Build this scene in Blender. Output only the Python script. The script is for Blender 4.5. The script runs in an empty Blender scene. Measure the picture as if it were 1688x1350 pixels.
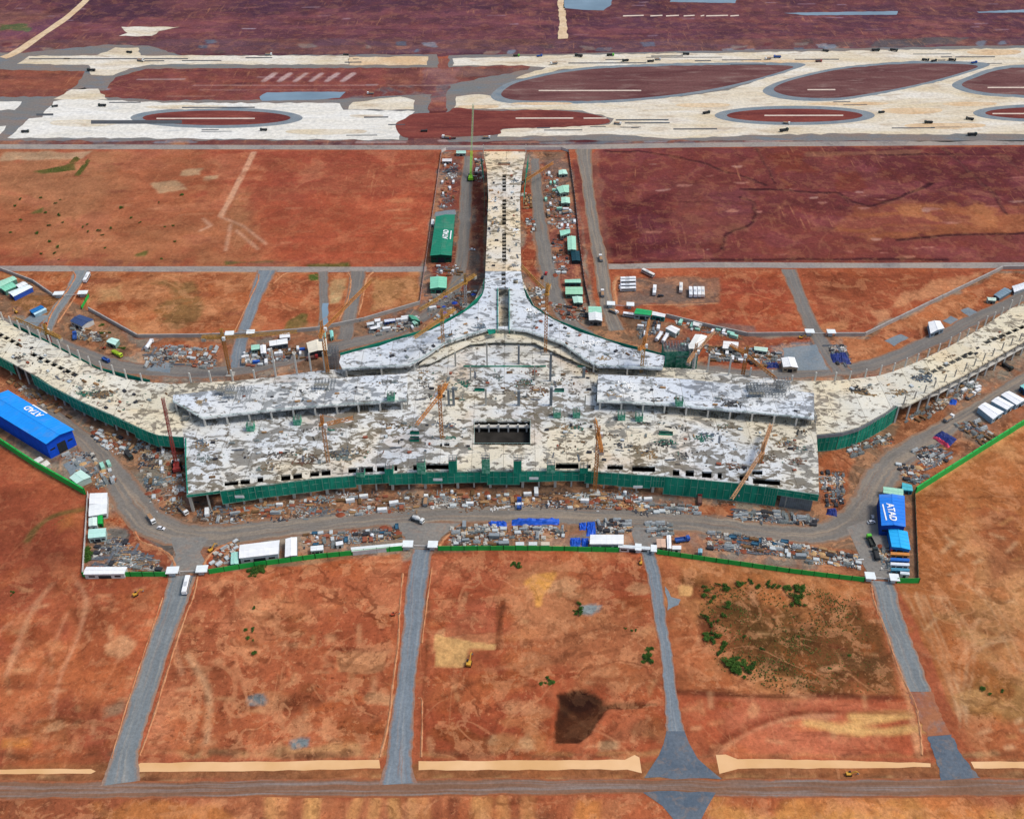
EXPOSURE = 0.0
# Aerial view of an airport terminal under construction on red laterite soil
import bpy, math, random
import numpy as np
from mathutils import Vector, Matrix
from mathutils.geometry import tessellate_polygon
random.seed(7)
S = bpy.context.scene
COL = S.collection
# ---------------------------------------------------------------- survey: photo pixel -> point on a level plane
F, CX, CY, H = 1700.0, 844.0, 675.0, 400.0
PITCH = math.radians(38.0)
CP, SP = math.cos(PITCH), math.sin(PITCH)

def P(u, v, z=0.0):
    a, b = (u-CX)/F, (CY-v)/F
    dx, dy, dz = a, CP+b*SP, -SP+b*CP
    t = (z-H)/dz
    return Vector((dx*t, dy*t, z))

def proj(p):
    x, y, z = p[0], p[1], p[2]-H
    d = y*CP-z*SP
    return CX+F*x/d, CY-F*(y*SP+z*CP)/d

def PL(pts, z=0.0): return [P(u, v, z) for u, v in pts]

def smooth(pts, n=6, closed=True):
    out = []; m = len(pts)
    rng = range(m) if closed else range(m-1)
    for i in rng:
        if closed: p = [Vector(pts[(i+k) % m]) for k in (-1, 0, 1, 2)]
        else: p = [Vector(pts[min(max(i+k, 0), m-1)]) for k in (-1, 0, 1, 2)]
        for j in range(n):
            t = j/n
            out.append(0.5*((2*p[1])+(p[2]-p[0])*t+(2*p[0]-5*p[1]+4*p[2]-p[3])*t*t+(3*p[1]-p[0]-3*p[2]+p[3])*t**3))
    if not closed: out.append(Vector(pts[-1]))
    return out

# ---------------------------------------------------------------- materials
def lin(h):
    h = h.lstrip('#'); r = []
    for i in (0, 2, 4):
        c = int(h[i:i+2], 16)/255
        r.append(c/12.92 if c <= .04045 else ((c+.055)/1.055)**2.4)
    return tuple(r)+(1.0,)

MATS = {}
class NB:
    def __init__(s, name):
        s.m = bpy.data.materials.new(name); s.m.use_nodes = True
        s.t = s.m.node_tree; s.n = s.t.nodes; s.b = s.n['Principled BSDF']
        s.co = s.n.new('ShaderNodeTexCoord')
    def link(s, a, b): s.t.links.new(a, b)
    def noise(s, scale, detail=4, rough=.6, dist=0, vec=None, out='Fac'):
        n = s.n.new('ShaderNodeTexNoise'); n.inputs['Scale'].default_value = scale
        n.inputs['Detail'].default_value = detail; n.inputs['Roughness'].default_value = rough
        n.inputs['Distortion'].default_value = dist
        s.link(vec if vec is not None else s.co.outputs['Object'], n.inputs['Vector']); return n.outputs[out]
    def mapping(s, scale):
        n = s.n.new('ShaderNodeMapping'); n.inputs['Scale'].default_value = scale
        s.link(s.co.outputs['Object'], n.inputs['Vector']); return n.outputs['Vector']
    def ramp(s, fac, a, b, ca=(0, 0, 0, 1), cb=(1, 1, 1, 1)):
        n = s.n.new('ShaderNodeValToRGB'); e = n.color_ramp.elements
        e[0].position, e[1].position = a, b; e[0].color, e[1].color = ca, cb
        s.link(fac, n.inputs['Fac']); return n.outputs['Color']
    def mix(s, fac, a, b, mode='MIX'):
        n = s.n.new('ShaderNodeMix'); n.data_type = 'RGBA'; n.blend_type = mode
        for sock, v in ((n.inputs[0], fac), (n.inputs[6], a), (n.inputs[7], b)):
            if isinstance(v, bpy.types.NodeSocket): s.link(v, sock)
            elif isinstance(v, (int, float)): sock.default_value = v
            else: sock.default_value = v
        return n.outputs[2]
    def bump(s, h, strength, dist):
        n = s.n.new('ShaderNodeBump'); n.inputs['Strength'].default_value = strength; n.inputs['Distance'].default_value = dist
        s.link(h, n.inputs['Height']); s.link(n.outputs['Normal'], s.b.inputs['Normal'])
    def done(s, col, rough=.9, spec=.2, metal=0):
        if isinstance(col, bpy.types.NodeSocket): s.link(col, s.b.inputs['Base Color'])
        else: s.b.inputs['Base Color'].default_value = col
        s.b.inputs['Roughness'].default_value = rough; s.b.inputs['Specular IOR Level'].default_value = spec
        s.b.inputs['Metallic'].default_value = metal
        return s.m

def paint_mat(hexc, var=.22, scale=.35, rough=.75, spec=.25, dirt=None, dirt_amt=.35):
    key = (hexc, var, scale, rough, dirt, dirt_amt)
    if key in MATS: return MATS[key]
    b = NB('paint '+hexc)
    c = lin(hexc); d = tuple(x*(1-var) for x in c[:3])+(1,)
    col = b.mix(b.ramp(b.noise(scale, 5), .35, .65), d, c)
    if dirt: col = b.mix(b.ramp(b.noise(scale*.6, 6, .7, .5), .52, .72, (0, 0, 0, 1), (dirt_amt,)*3+(1,)), col, lin(dirt))
    MATS[key] = b.done(col, rough, spec); return MATS[key]

def concrete(name, base, tint, stain, s1=.11, thr=.5, dust='#b98a60', spots=.62, brown='#6f6148'):
    b = NB(name); V1 = b.mapping((.8, 1.15, 1))
    col = b.mix(b.ramp(b.noise(.014, 4, .6, .4), .42, .58), lin(base), lin(tint))
    col = b.mix(b.ramp(b.noise(.03, 5, .65, .3), .52, .72, (0, 0, 0, 1), (.5, .5, .5, 1)), col, lin(dust))
    cov = b.noise(.017, 3, .5, .5)
    st = b.mix(b.ramp(b.noise(.022, 3), .44, .58), lin(stain), lin(brown))
    st = b.mix(b.ramp(b.noise(.3, 4, .6), .35, .7), st, b.mix(.35, st, lin('#3f3a33')))
    n1 = b.noise(s1, 4, .58, .55, V1)
    ma = b.n.new('ShaderNodeMath'); ma.operation = 'MULTIPLY_ADD'; ma.inputs[1].default_value = .34
    b.link(cov, ma.inputs[0]); b.link(n1, ma.inputs[2])
    m1 = b.ramp(ma.outputs[0], thr+.155, thr+.205, (0, 0, 0, 1), (.85, .85, .85, 1)); col = b.mix(m1, col, st)
    n2 = b.noise(s1*.45, 5, .6, .9, V1)
    m1b = b.ramp(n2, thr+.07, thr+.14, (0, 0, 0, 1), (.7, .7, .7, 1)); col = b.mix(m1b, col, st)
    m2 = b.ramp(b.noise(.27, 4, .62, .6, V1), spots, spots+.035, (0, 0, 0, 1), (.85, .85, .85, 1)); col = b.mix(m2, col, lin('#655b4c'))
    m3 = b.ramp(b.noise(.55, 3, .6, .3), .665, .69, (0, 0, 0, 1), (.9, .9, .9, 1)); col = b.mix(m3, col, lin('#3c3733'))
    br = b.n.new('ShaderNodeTexBrick'); br.inputs['Scale'].default_value = .055
    br.inputs['Mortar Size'].default_value = .01; br.inputs['Color1'].default_value = (1, 1, 1, 1); br.inputs['Color2'].default_value = (.8, .83, .88, 1)
    br.inputs['Mortar'].default_value = (.45, .43, .41, 1); br.inputs['Brick Width'].default_value = 1.0; br.inputs['Row Height'].default_value = 1.0
    br.offset = 0
    b.link(b.co.outputs['Object'], br.inputs['Vector'])
    col = b.mix(.8, col, br.outputs['Color'], 'MULTIPLY')
    col = b.mix(1.0, col, b.ramp(b.noise(1.2, 4, .7), .25, .75, (.82, .82, .82, 1), (1.1, 1.1, 1.1, 1)), 'MULTIPLY')
    return b.done(col, .9, .15)

def track_mat(name, base, light, edge, tr=.55):
    """gravel lane: wheel tracks run along it, soil is dragged in from both edges (UV: u across, v metres along)"""
    b = NB(name); mp = b.n.new('ShaderNodeMapping'); mp.inputs['Scale'].default_value = (5.5, .012, 1); b.link(b.co.outputs['UV'], mp.inputs['Vector'])
    col = b.mix(b.ramp(b.noise(.05, 5, .6, .4), .36, .64), lin(base), tuple(x*.82 for x in lin(base)[:3])+(1,))
    col = b.mix(b.ramp(b.noise(1.0, 4, .6, .3, mp.outputs['Vector']), .46, .66, (0, 0, 0, 1), (tr, tr, tr, 1)), col, lin(light))
    mp2 = b.n.new('ShaderNodeMapping'); mp2.inputs['Scale'].default_value = (9, .02, 1); mp2.inputs['Location'].default_value = (3, 7, 0); b.link(b.co.outputs['UV'], mp2.inputs['Vector'])
    col = b.mix(b.ramp(b.noise(1.0, 5, .65, .5, mp2.outputs['Vector']), .56, .7, (0, 0, 0, 1), (.6, .6, .6, 1)), col, lin(edge))
    sx = b.n.new('ShaderNodeSeparateXYZ'); b.link(b.co.outputs['UV'], sx.inputs[0])
    m1 = b.n.new('ShaderNodeMath'); m1.operation = 'SUBTRACT'; b.link(sx.outputs[0], m1.inputs[0]); m1.inputs[1].default_value = .5
    m2 = b.n.new('ShaderNodeMath'); m2.operation = 'ABSOLUTE'; b.link(m1.outputs[0], m2.inputs[0])
    m3 = b.n.new('ShaderNodeMath'); m3.operation = 'MULTIPLY_ADD'; b.link(b.noise(.12, 5, .65, .6), m3.inputs[0]); m3.inputs[1].default_value = .3; b.link(m2.outputs[0], m3.inputs[2])
    col = b.mix(b.ramp(m3.outputs[0], .52, .6, (0, 0, 0, 1), (.85, .85, .85, 1)), col, lin(edge))
    col = b.mix(1.0, col, b.ramp(b.noise(.6, 7, .8), .27, .73, (.66, .65, .64, 1), (1.26, 1.26, 1.26, 1)), 'MULTIPLY')
    b.bump(b.noise(1.0, 4), .3, .3)
    return b.done(col, .95, .1)

def dust_mat(name, a, c, d, sc=.05, fine=.5, amt=1.0, streak=None):
    b = NB(name)
    vec = b.mapping(streak) if streak else None
    col = b.mix(b.ramp(b.noise(sc, 6, .6, .4, vec), .36, .64), lin(a), lin(c))
    col = b.mix(b.ramp(b.noise(sc*2.7, 6, .65, .6, vec), .52, .7, (0, 0, 0, 1), (amt,)*3+(1,)), col, lin(d))
    col = b.mix(1.0, col, b.ramp(b.noise(fine, 4, .7), .25, .75, (.72, .72, .72, 1), (1.2, 1.2, 1.2, 1)), 'MULTIPLY')
    b.bump(b.noise(fine*1.5, 4), .3, .3)
    return b.done(col, .95, .1)

def attr_mat(name, rough=.85):
    b = NB(name)
    a = b.n.new('ShaderNodeAttribute'); a.attribute_name = 'tone'
    col = b.mix(1.0, a.outputs['Color'], b.ramp(b.noise(.9, 4), .3, .7, (.75, .75, .75, 1), (1.15, 1.15, 1.15, 1)), 'MULTIPLY')
    return b.done(col, rough, .2)

M_NET = NB('green debris net')
_c = M_NET.mix(M_NET.ramp(M_NET.noise(.11, 5, .6, .6, M_NET.mapping((1, 1, .35))), .35, .68), lin('#0c6f5a'), lin('#2c9a7e'))
_c = M_NET.mix(M_NET.ramp(M_NET.noise(.7, 3, .6, 0, M_NET.mapping((2.2, 2.2, .25))), .5, .72, (0, 0, 0, 1), (.45, .45, .45, 1)), _c, lin('#3f9a80'))
M_NET = M_NET.done(_c, .85, .1)
C_HALL = concrete('cast concrete deck', '#dfd4ba', '#dcdedb', '#7f7b72', .17, .525, '#c39c6e', .585)
C_WING = concrete('fresh white deck', '#d8dde0', '#e0e0da', '#85898c', .17, .525, '#c4c2b8', .59, '#8f9290')
C_ARM = concrete('pale cream deck', '#e4d7b8', '#dfdac9', '#8a7f70', .19, .56, '#dcbb8a', .6)
C_PIER = concrete('buff deck', '#e4d0ac', '#e0dacd', '#8a7c66', .19, .56, '#dfb580', .605)
M_CONC = paint_mat('#b9b5aa', .25, .3, .9, .1, '#6f665a')
M_CONCL = paint_mat('#d2cfc6', .2, .3, .9, .1, '#8f877a')
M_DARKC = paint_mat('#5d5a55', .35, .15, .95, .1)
M_STEEL = paint_mat('#7d8488', .3, .5, .6, .3)
M_TYRE = paint_mat('#1d1d1e', .2, 1, .9, .1)
M_GLASS = paint_mat('#20262c', .2, .8, .2, .5)
M_DEBRIS = attr_mat('mixed building debris')

# ---------------------------------------------------------------- mesh builder and object helpers
WLOC = {}
class MB:
    def __init__(s): s.v = []; s.f = []; s.c = None
    def add(s, vs, fs):
        o = len(s.v); s.v.extend([tuple(x) for x in vs]); s.f.extend([tuple(i+o for i in f) for f in fs]); return s
    def box(s, x0, y0, z0, x1, y1, z1):
        return s.add([(x0, y0, z0), (x1, y0, z0), (x1, y1, z0), (x0, y1, z0), (x0, y0, z1), (x1, y0, z1), (x1, y1, z1), (x0, y1, z1)],
                     [(0, 3, 2, 1), (4, 5, 6, 7), (0, 1, 5, 4), (1, 2, 6, 5), (2, 3, 7, 6), (3, 0, 4, 7)])
    def bar(s, a, b, w, h=None):
        a, b = Vector(a), Vector(b); d = b-a
        if d.length < 1e-6: return s
        h = h or w; d.normalize()
        up = Vector((0, 0, 1)) if abs(d.z) < .95 else Vector((0, 1, 0))
        x = d.cross(up).normalized()*(w/2); y = x.cross(d).normalized()*(h/2)
        vs = [p+q for p in (a, b) for q in (-x-y, x-y, x+y, -x+y)]
        return s.add(vs, [(0, 1, 2, 3), (7, 6, 5, 4), (0, 4, 5, 1), (1, 5, 6, 2), (2, 6, 7, 3), (3, 7, 4, 0)])
    def cyl(s, a, b, r, n=10, r2=None):
        a, b = Vector(a), Vector(b); d = (b-a).normalized(); r2 = r if r2 is None else r2
        up = Vector((0, 0, 1)) if abs(d.z) < .95 else Vector((0, 1, 0))
        x = d.cross(up).normalized(); y = x.cross(d)
        vs = [a+(x*math.cos(6.2832*i/n)+y*math.sin(6.2832*i/n))*r for i in range(n)]+[b+(x*math.cos(6.2832*i/n)+y*math.sin(6.2832*i/n))*r2 for i in range(n)]
        return s.add(vs, [(i, (i+1) % n, n+(i+1) % n, n+i) for i in range(n)]+[tuple(range(n))[::-1], tuple(range(n, 2*n))])
    def prism(s, outer, z0, z1, holes=()):
        loops = [[Vector((p[0], p[1], 0)) for p in outer]]+[[Vector((p[0], p[1], 0)) for p in h] for h in holes]
        tris = tessellate_polygon(loops)
        flat = [p for l in loops for p in l]; n = len(flat); o = len(s.v)
        s.v.extend([(p.x, p.y, z1) for p in flat]); s.v.extend([(p.x, p.y, z0) for p in flat])
        for t in tris:
            a, b, c = [flat[i] for i in t]
            if (b-a).cross(c-a).z < 0: t = t[::-1]
            s.f.append(tuple(i+o for i in t)); s.f.append(tuple(i+o+n for i in t[::-1]))
        k = 0
        for l in loops:
            m = len(l)
            ar = sum(l[i].x*l[(i+1) % m].y-l[(i+1) % m].x*l[i].y for i in range(m))
            inner = k > 0
            for i in range(m):
                i0, i1 = k+i, k+(i+1) % m
                q = (o+i0, o+n+i0, o+n+i1, o+i1)
                if (ar > 0) != inner: pass
                else: q = q[::-1]
                s.f.append(q[::-1] if False else q)
            k += m
        return s
    def lattice(s, a, b, w, step, r, tri=False, up=None):
        a, b = Vector(a), Vector(b); d = b-a; L = d.length; d.normalize()
        u = Vector((0, 0, 1)) if abs(d.z) < .9 else Vector((0, 1, 0))
        x = d.cross(u).normalized()*(w/2); y = x.normalized().cross(d).normalized()*(w/2)
        offs = [-x-y, x-y, x+y, -x+y] if not tri else [-x-y, x-y, y]
        m = len(offs)
        for q in offs: s.bar(a+q, b+q, r*1.4)
        n = max(1, int(L/step))
        for i in range(n):
            p0, p1 = a+d*(L*i/n), a+d*(L*(i+1)/n)
            for k in range(m):
                q0, q1 = offs[k], offs[(k+1) % m]
                s.bar(p0+q0, p1+q1, r); s.bar(p0+q0, p0+q1, r)
        return s
    def build(s, name, mat, parent=None, smooth_=False):
        off = WLOC.get(parent.name, Vector((0, 0, 0))) if parent else Vector((0, 0, 0))
        me = bpy.data.meshes.new(name)
        me.from_pydata([(v[0]-off.x, v[1]-off.y, v[2]-off.z) for v in s.v], [], s.f)
        if isinstance(mat, (list, tuple)):
            for m in mat: me.materials.append(m)
        else: me.materials.append(mat)
        if s.c is not None:
            at = me.attributes.new('tone', 'FLOAT_COLOR', 'FACE')
            at.data.foreach_set('color', np.array(s.c, dtype=np.float32).ravel())
        if smooth_:
            me.polygons.foreach_set('use_smooth', [True]*len(me.polygons))
        me.update()
        o = bpy.data.objects.new(name, me); COL.objects.link(o)
        if parent:
            o.parent = parent; WLOC[o.name] = off
        return o

def tag(o, label, cat, group=None, kind=None):
    o['label'] = label
    if cat: o['category'] = cat
    if group: o['group'] = group
    elif 'group' in o: del o['group']
    if kind: o['kind'] = kind
    return o

def thing(name, label, cat, loc=(0, 0, 0), rz=0, group=None):
    o = bpy.data.objects.new(name, None); COL.objects.link(o); o.empty_display_size = .5
    o.location = loc; o.rotation_euler = (0, 0, rz); WLOC[o.name] = Vector(loc)
    return tag(o, label, cat, group)

KIDS = {}
def kids(o):
    return [c for c in o.children]
def dup(o, loc, rz=0, label=None, group=None, scale=None, cat=None):
    r = o.copy(); COL.objects.link(r); r.location = loc; r.rotation_euler = (0, 0, rz)
    if scale: r.scale = scale if not isinstance(scale, (int, float)) else (scale,)*3
    if label: r['label'] = label
    if cat: r['category'] = cat
    if group: r['group'] = group
    elif 'group' in r: del r['group']
    for c in KIDS.get(o.name) or KIDS.setdefault(o.name, kids(o)):
        k = c.copy(); COL.objects.link(k); k.parent = r
        for g in KIDS.get(c.name) or KIDS.setdefault(c.name, kids(c)):
            h = g.copy(); COL.objects.link(h); h.parent = k
    return r
PROTO_USED = set()
def place(proto, loc, rz, label, group=None, scale=None):
    """the first use moves the prototype itself, the following ones copy it"""
    if proto.name in PROTO_USED:
        return dup(proto, loc, rz, label, group, scale)
    PROTO_USED.add(proto.name)
    if proto.type == 'EMPTY' or True:
        KIDS[proto.name] = kids(proto)
        for c in KIDS[proto.name]: KIDS[c.name] = kids(c)
    proto.location = loc; proto.rotation_euler = (0, 0, rz); proto['label'] = label
    proto.scale = (scale if not isinstance(scale, (int, float)) else (scale,)*3) if scale else (1, 1, 1)
    if group: proto['group'] = group
    return proto
def heading(a, b, z=0):
    d = P(*b, z)-P(*a, z); return math.atan2(d.y, d.x)

rnd = random.Random(11)
def ragged(w, step=6, amp=.8, r=rnd):
    out = []; n = len(w)
    for i in range(n):
        a, b = w[i], w[(i+1) % n]; L = (b-a).length; k = max(1, min(60, int(L/step)))
        d = (b-a).normalized() if L > 0 else Vector((1, 0, 0)); nn = Vector((-d.y, d.x, 0))
        for j in range(k):
            out.append(a+(b-a)*(j/k)+nn*(r.uniform(-amp, amp) if j else 0))
    return out
def sheet(name, px, z, mat, label, cat, sm=0, rag=0, step=6, kind='structure', hole=()):
    p = smooth(px, sm) if sm else px
    w = PL(p)
    if rag: w = ragged(w, step, rag)
    holes = [PL(smooth(h, 6) if len(h) > 4 else h) for h in hole]
    loops = [w]+holes
    tris = tessellate_polygon([[Vector((q.x, q.y, 0)) for q in l] for l in loops])
    flat = [q for l in loops for q in l]
    mb = MB(); fs = []
    for t in tris:
        a, b, c = [flat[i] for i in t]
        fs.append(t if (b-a).cross(c-a).z > 0 else t[::-1])
    mb.add([(q.x, q.y, z) for q in flat], fs)
    return tag(mb.build(name, mat), label, cat, None, kind)
def ribbon(name, px, widths, z, mat, label, cat, sm=8, rag=0.0, kind='structure'):
    w = smooth(PL(px), sm, False) if sm else PL(px)
    n = len(w); mb = MB(); vs = []; k = len(px)-1
    for i, p in enumerate(w):
        t = (w[min(i+1, n-1)]-w[max(i-1, 0)]).normalized(); nn = Vector((-t.y, t.x, 0))
        if isinstance(widths, (int, float)): wd = widths
        else:
            f = i/(n-1)*k; j = min(int(f), k-1); wd = widths[j]*(1-f+j)+widths[j+1]*(f-j)
        a, b = p+nn*(wd/2+rnd.uniform(-rag, rag)), p-nn*(wd/2+rnd.uniform(-rag, rag))
        vs += [(a.x, a.y, z), (b.x, b.y, z)]
    mb.add(vs, [(2*i+1, 2*i+3, 2*i+2, 2*i) for i in range(n-1)])
    o = mb.build(name, mat); uv = o.data.uv_layers.new(name='UVMap'); acc = [0]
    for i in range(1, n): acc.append(acc[-1]+(w[i]-w[i-1]).length)
    for lp in o.data.loops: uv.data[lp.index].uv = (lp.vertex_index % 2, acc[lp.vertex_index//2])
    return tag(o, label, cat, None, kind)
def berm(px, wd, h, mat, label, z=0.0):
    w = smooth(PL(px), 8, False); mb = MB(); n = len(w)
    for i, p in enumerate(w):
        t = (w[min(i+1, n-1)]-w[max(i-1, 0)]).normalized(); nn = Vector((-t.y, t.x, 0)); k = rnd.uniform(.6, 1.3)*wd/2
        a, b = p+nn*k, p-nn*k
        mb.v += [(a.x, a.y, z-.2), (p.x+rnd.uniform(-.2, .2), p.y, z+h*rnd.uniform(.5, 1.2)), (b.x, b.y, z-.2)]
    mb.f += [(3*i+j+1, 3*i+j, 3*i+3+j, 3*i+4+j) for i in range(n-1) for j in (0, 1)]
    return tag(mb.build('soil_berm', mat), label, 'soil', None, 'structure')
# ---------------------------------------------------------------- ground: one sheet, soil colours per vertex (pigment, not light)
_xs = np.concatenate([[-9000, -5000, -2500, -1400, -1000], np.arange(-780, -430, 2.4), np.arange(-430, 430, 1.25), np.arange(430, 780.1, 2.4), [1000, 1400, 2500, 5000, 9000]])
_yl = [190.0]
while _yl[-1] < 1460: _yl.append(_yl[-1]+.95+(_yl[-1]-190)*.0017)
_ys = np.concatenate([[-3000, -1000, -200, 80, 150], np.array(_yl), [1600, 1900, 2500, 3500, 5500, 9000]])
NX, NY = len(_xs), len(_ys)
GX, GY = np.meshgrid(_xs, _ys)
_tab = np.random.RandomState(5).rand(16, 256, 256)
def vnoise(x, y, s, seed):
    t = _tab[seed % 16]; x = x/s+seed*17.3; y = y/s+seed*9.7
    xi = np.floor(x).astype(int); yi = np.floor(y).astype(int); fx = x-xi; fy = y-yi
    fx = fx*fx*(3-2*fx); fy = fy*fy*(3-2*fy); a, b = xi & 255, (xi+1) & 255; c, d = yi & 255, (yi+1) & 255
    return (t[c, a]*(1-fx)+t[c, b]*fx)*(1-fy)+(t[d, a]*(1-fx)+t[d, b]*fx)*fy
def fbm(x, y, s, o, seed):
    r = 0; a = .5; n = 0
    for i in range(o):
        r = r+a*vnoise(x, y, s/2**i, seed+i); n += a; a *= .55
    return r/n
_wx = (fbm(GX, GY, 60, 3, 1)-.5)*50; _wy = (fbm(GX, GY, 60, 3, 4)-.5)*50
N1 = fbm(GX+_wx, GY+_wy, 110, 5, 2)
N2 = fbm(GX+_wx, GY+_wy, 34, 5, 5)
N3 = fbm(GX, GY, 9, 4, 8)
NS = fbm((GX*.9+GY*.25)/4+_wx*.2, GY+_wy*.25, 14, 5, 9)      # long dragged streaks
NW = fbm(GX, GY, 20, 6, 12)-.5
GC = np.zeros((NY, NX, 3)); GZ = np.zeros((NY, NX))
def L3(h): return np.array(lin(h)[:3])
GC[:] = L3('#a85a3d')
def _sub(w, m):
    x0 = min(p.x for p in w)-m; x1 = max(p.x for p in w)+m; y0 = min(p.y for p in w)-m; y1 = max(p.y for p in w)+m
    j0, j1 = np.searchsorted(_xs, [x0, x1]); i0, i1 = np.searchsorted(_ys, [y0, y1])
    return slice(max(i0-1, 0), i1+1), slice(max(j0-1, 0), j1+1)
def sdist(w, X, Y, closed=True):
    n = len(w); d2 = np.full(X.shape, 1e18); ins = np.zeros(X.shape, bool)
    for i in range(n if closed else n-1):
        a, b = w[i], w[(i+1) % n]; ex, ey = b.x-a.x, b.y-a.y
        t = np.clip(((X-a.x)*ex+(Y-a.y)*ey)/(ex*ex+ey*ey+1e-9), 0, 1)
        d2 = np.minimum(d2, (X-a.x-t*ex)**2+(Y-a.y-t*ey)**2)
        if closed and abs(ey) > 1e-9:
            c = ((a.y > Y) != (b.y > Y)) & (X < ex*(Y-a.y)/ey+a.x); ins ^= c
    d = np.sqrt(d2)
    return np.where(ins, -d, d) if closed else d
def paint(px, col, soft=3, warp=6, amt=1.0, sm=0, col2=None, nz=None, lo=.42, hi=.6, brk=0, dz=0, line=0):
    """lay a soil of colour col inside a surveyed outline; col2 mottles it; brk breaks the patch up; line > 0: a track of that width"""
    p = px; line_w = line
    if line: warp = min(warp, 1.2); soft = min(soft, 1.2)
    else: soft *= .4; warp *= 1.25
    if sm: p = smooth(px, sm, line == 0)
    w = PL(p); sl = _sub(w, soft+warp+line+4)
    X, Y = GX[sl], GY[sl]
    if X.size == 0: return
    d = sdist(w, X, Y, line == 0)
    if line: d = d-line/2
    m = np.clip(.5-(d+NW[sl]*2*warp)/(2*soft), 0, 1); m = m*m*(3-2*m)
    if brk:
        b = np.clip((N2[sl]-brk)/.06+.5, 0, 1); m = m*b
    m = (m*amt)[..., None]
    c = L3(col)[None, None, :]
    if col2:
        q = (nz if nz is not None else N2)[sl]
        k = np.clip((q-lo)/(hi-lo), 0, 1)[..., None]; c = c*(1-k)+L3(col2)*k
    GC[sl] = GC[sl]*(1-m)+c*m
    if dz: GZ[sl] += dz*m[..., 0]

# --- far country
paint([(-1500, 96), (3200, 96), (3200, -400), (-1500, -400)], '#573640', 6, 10, col2='#6c4245', nz=N1)
paint([(-200, 70), (900, 72), (900, 8), (500, 20), (180, 30), (-200, 55)], '#7a4a4c', 14, 30, .55, col2='#8a5150', nz=NS)
paint([(-300, 64), (90, 62), (120, 25), (60, 18), (-300, 15)], '#8c5f55', 10, 16, .7, col2='#6b4350', nz=N2)
paint([(0, 50), (45, 52), (45, 40), (0, 40)], '#4f6a3c', 5, 8, .8)
paint([(900, 70), (1900, 64), (1900, 30), (900, 26)], '#66404a', 10, 20, .7, col2='#7d4a4a', nz=NS)
paint([(1500, 60), (1900, 58), (1900, 30), (1520, 35)], '#8c5850', 10, 30, .6, brk=.5)
paint([(-400, 92), (2100, 84), (2100, 62), (1000, 66), (340, 64), (-400, 70)], '#77504a', 4, 5, .9, col2='#67484c', nz=NS)
paint([(1430, 80), (1580, 74), (1600, 62), (1450, 66)], '#625d5a', 4, 6, .8)
paint([(-400, 244), (2200, 238), (2200, 92), (-400, 98)], '#7a4640', 4, 4, 1, col2='#8f5748', nz=N2)
paint([(640, 244), (1000, 240), (1000, 170), (640, 175)], '#602f34', 8, 10, .9, col2='#7a4a45', nz=NS)
paint([(-100, 165), (145, 160), (150, 112), (-100, 112)], '#9a5a44', 5, 8, .9, col2='#7d4a3e', nz=NS)
paint([(150, 168), (640, 168), (640, 112), (210, 112)], '#8d4d42', 5, 8, .9, col2='#7b443e', nz=NS)
paint([(745, 130), (860, 122), (900, 112), (745, 112)], '#7b5a50', 4, 6, .9)
paint([(700, 112), (760, 112), (745, 170), (690, 175)], '#7e5250', 4, 8, .9, col2='#94695f')
paint([(-100, 240), (2100, 237), (2100, 228), (-100, 231)], '#716a66', 2, 3, .75, brk=.45, col2='#6a4a46', nz=NS)
for x0, x1, y, c in ((320, 600, 141, '#b58a7c'), (330, 600, 149, '#a0776c'), (425, 560, 128, '#c2a295'), (640, 740, 141, '#b89384'), (400, 420, 48, '#b8a8a8')):
    paint([(x0, y), (x1, y)], c, 2, 1, .9, line=2)
for k in range(11): paint([(435+k*13, 134), (452+k*13, 122)], '#76403e' if k % 2 else '#c3a698', 2, 2, .8, line=6)
for k in range(60):
    u = rnd.choice([rnd.uniform(1180, 1600), rnd.uniform(340, 900), rnd.uniform(0, 340), rnd.uniform(900, 1688)]); v = rnd.uniform(66, 86); w = rnd.uniform(6, 26); s = rnd.uniform(-8, 8)
    paint([(u, v), (u+w, v-.5), (u+w+s, v+rnd.uniform(3, 8)), (u+s, v+6)], rnd.choice(['#5e6a74', '#4a2e36', '#7f8a90', '#9a6a58', '#5c4a48', '#8a7c70', '#6a3438']), 3, 4, .75)
for k in range(70):
    u = rnd.uniform(0, 1688); v = rnd.uniform(4, 60); w = rnd.uniform(3, 14)
    paint([(u-w, v), (u+w, v-.4)], rnd.choice(['#a88a90', '#8a5a5c', '#45283a', '#9a7070']), 2, 3, .6, line=3)
for k in range(60):
    u = rnd.uniform(0, 1688); v = rnd.choice([rnd.uniform(229, 238), rnd.uniform(112, 160), rnd.uniform(229, 238)]); w = rnd.uniform(6, 40)
    paint([(u-w, v), (u+w, v-.4)], rnd.choice(['#8d9498', '#b09a90', '#5a3034', '#6a747a', '#a0705e']), 2, 3, .7, line=4)
paint([(560, 168), (680, 166), (745, 160), (742, 140), (640, 142)], '#6d6664', 5, 8, .7, brk=.48)
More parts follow.
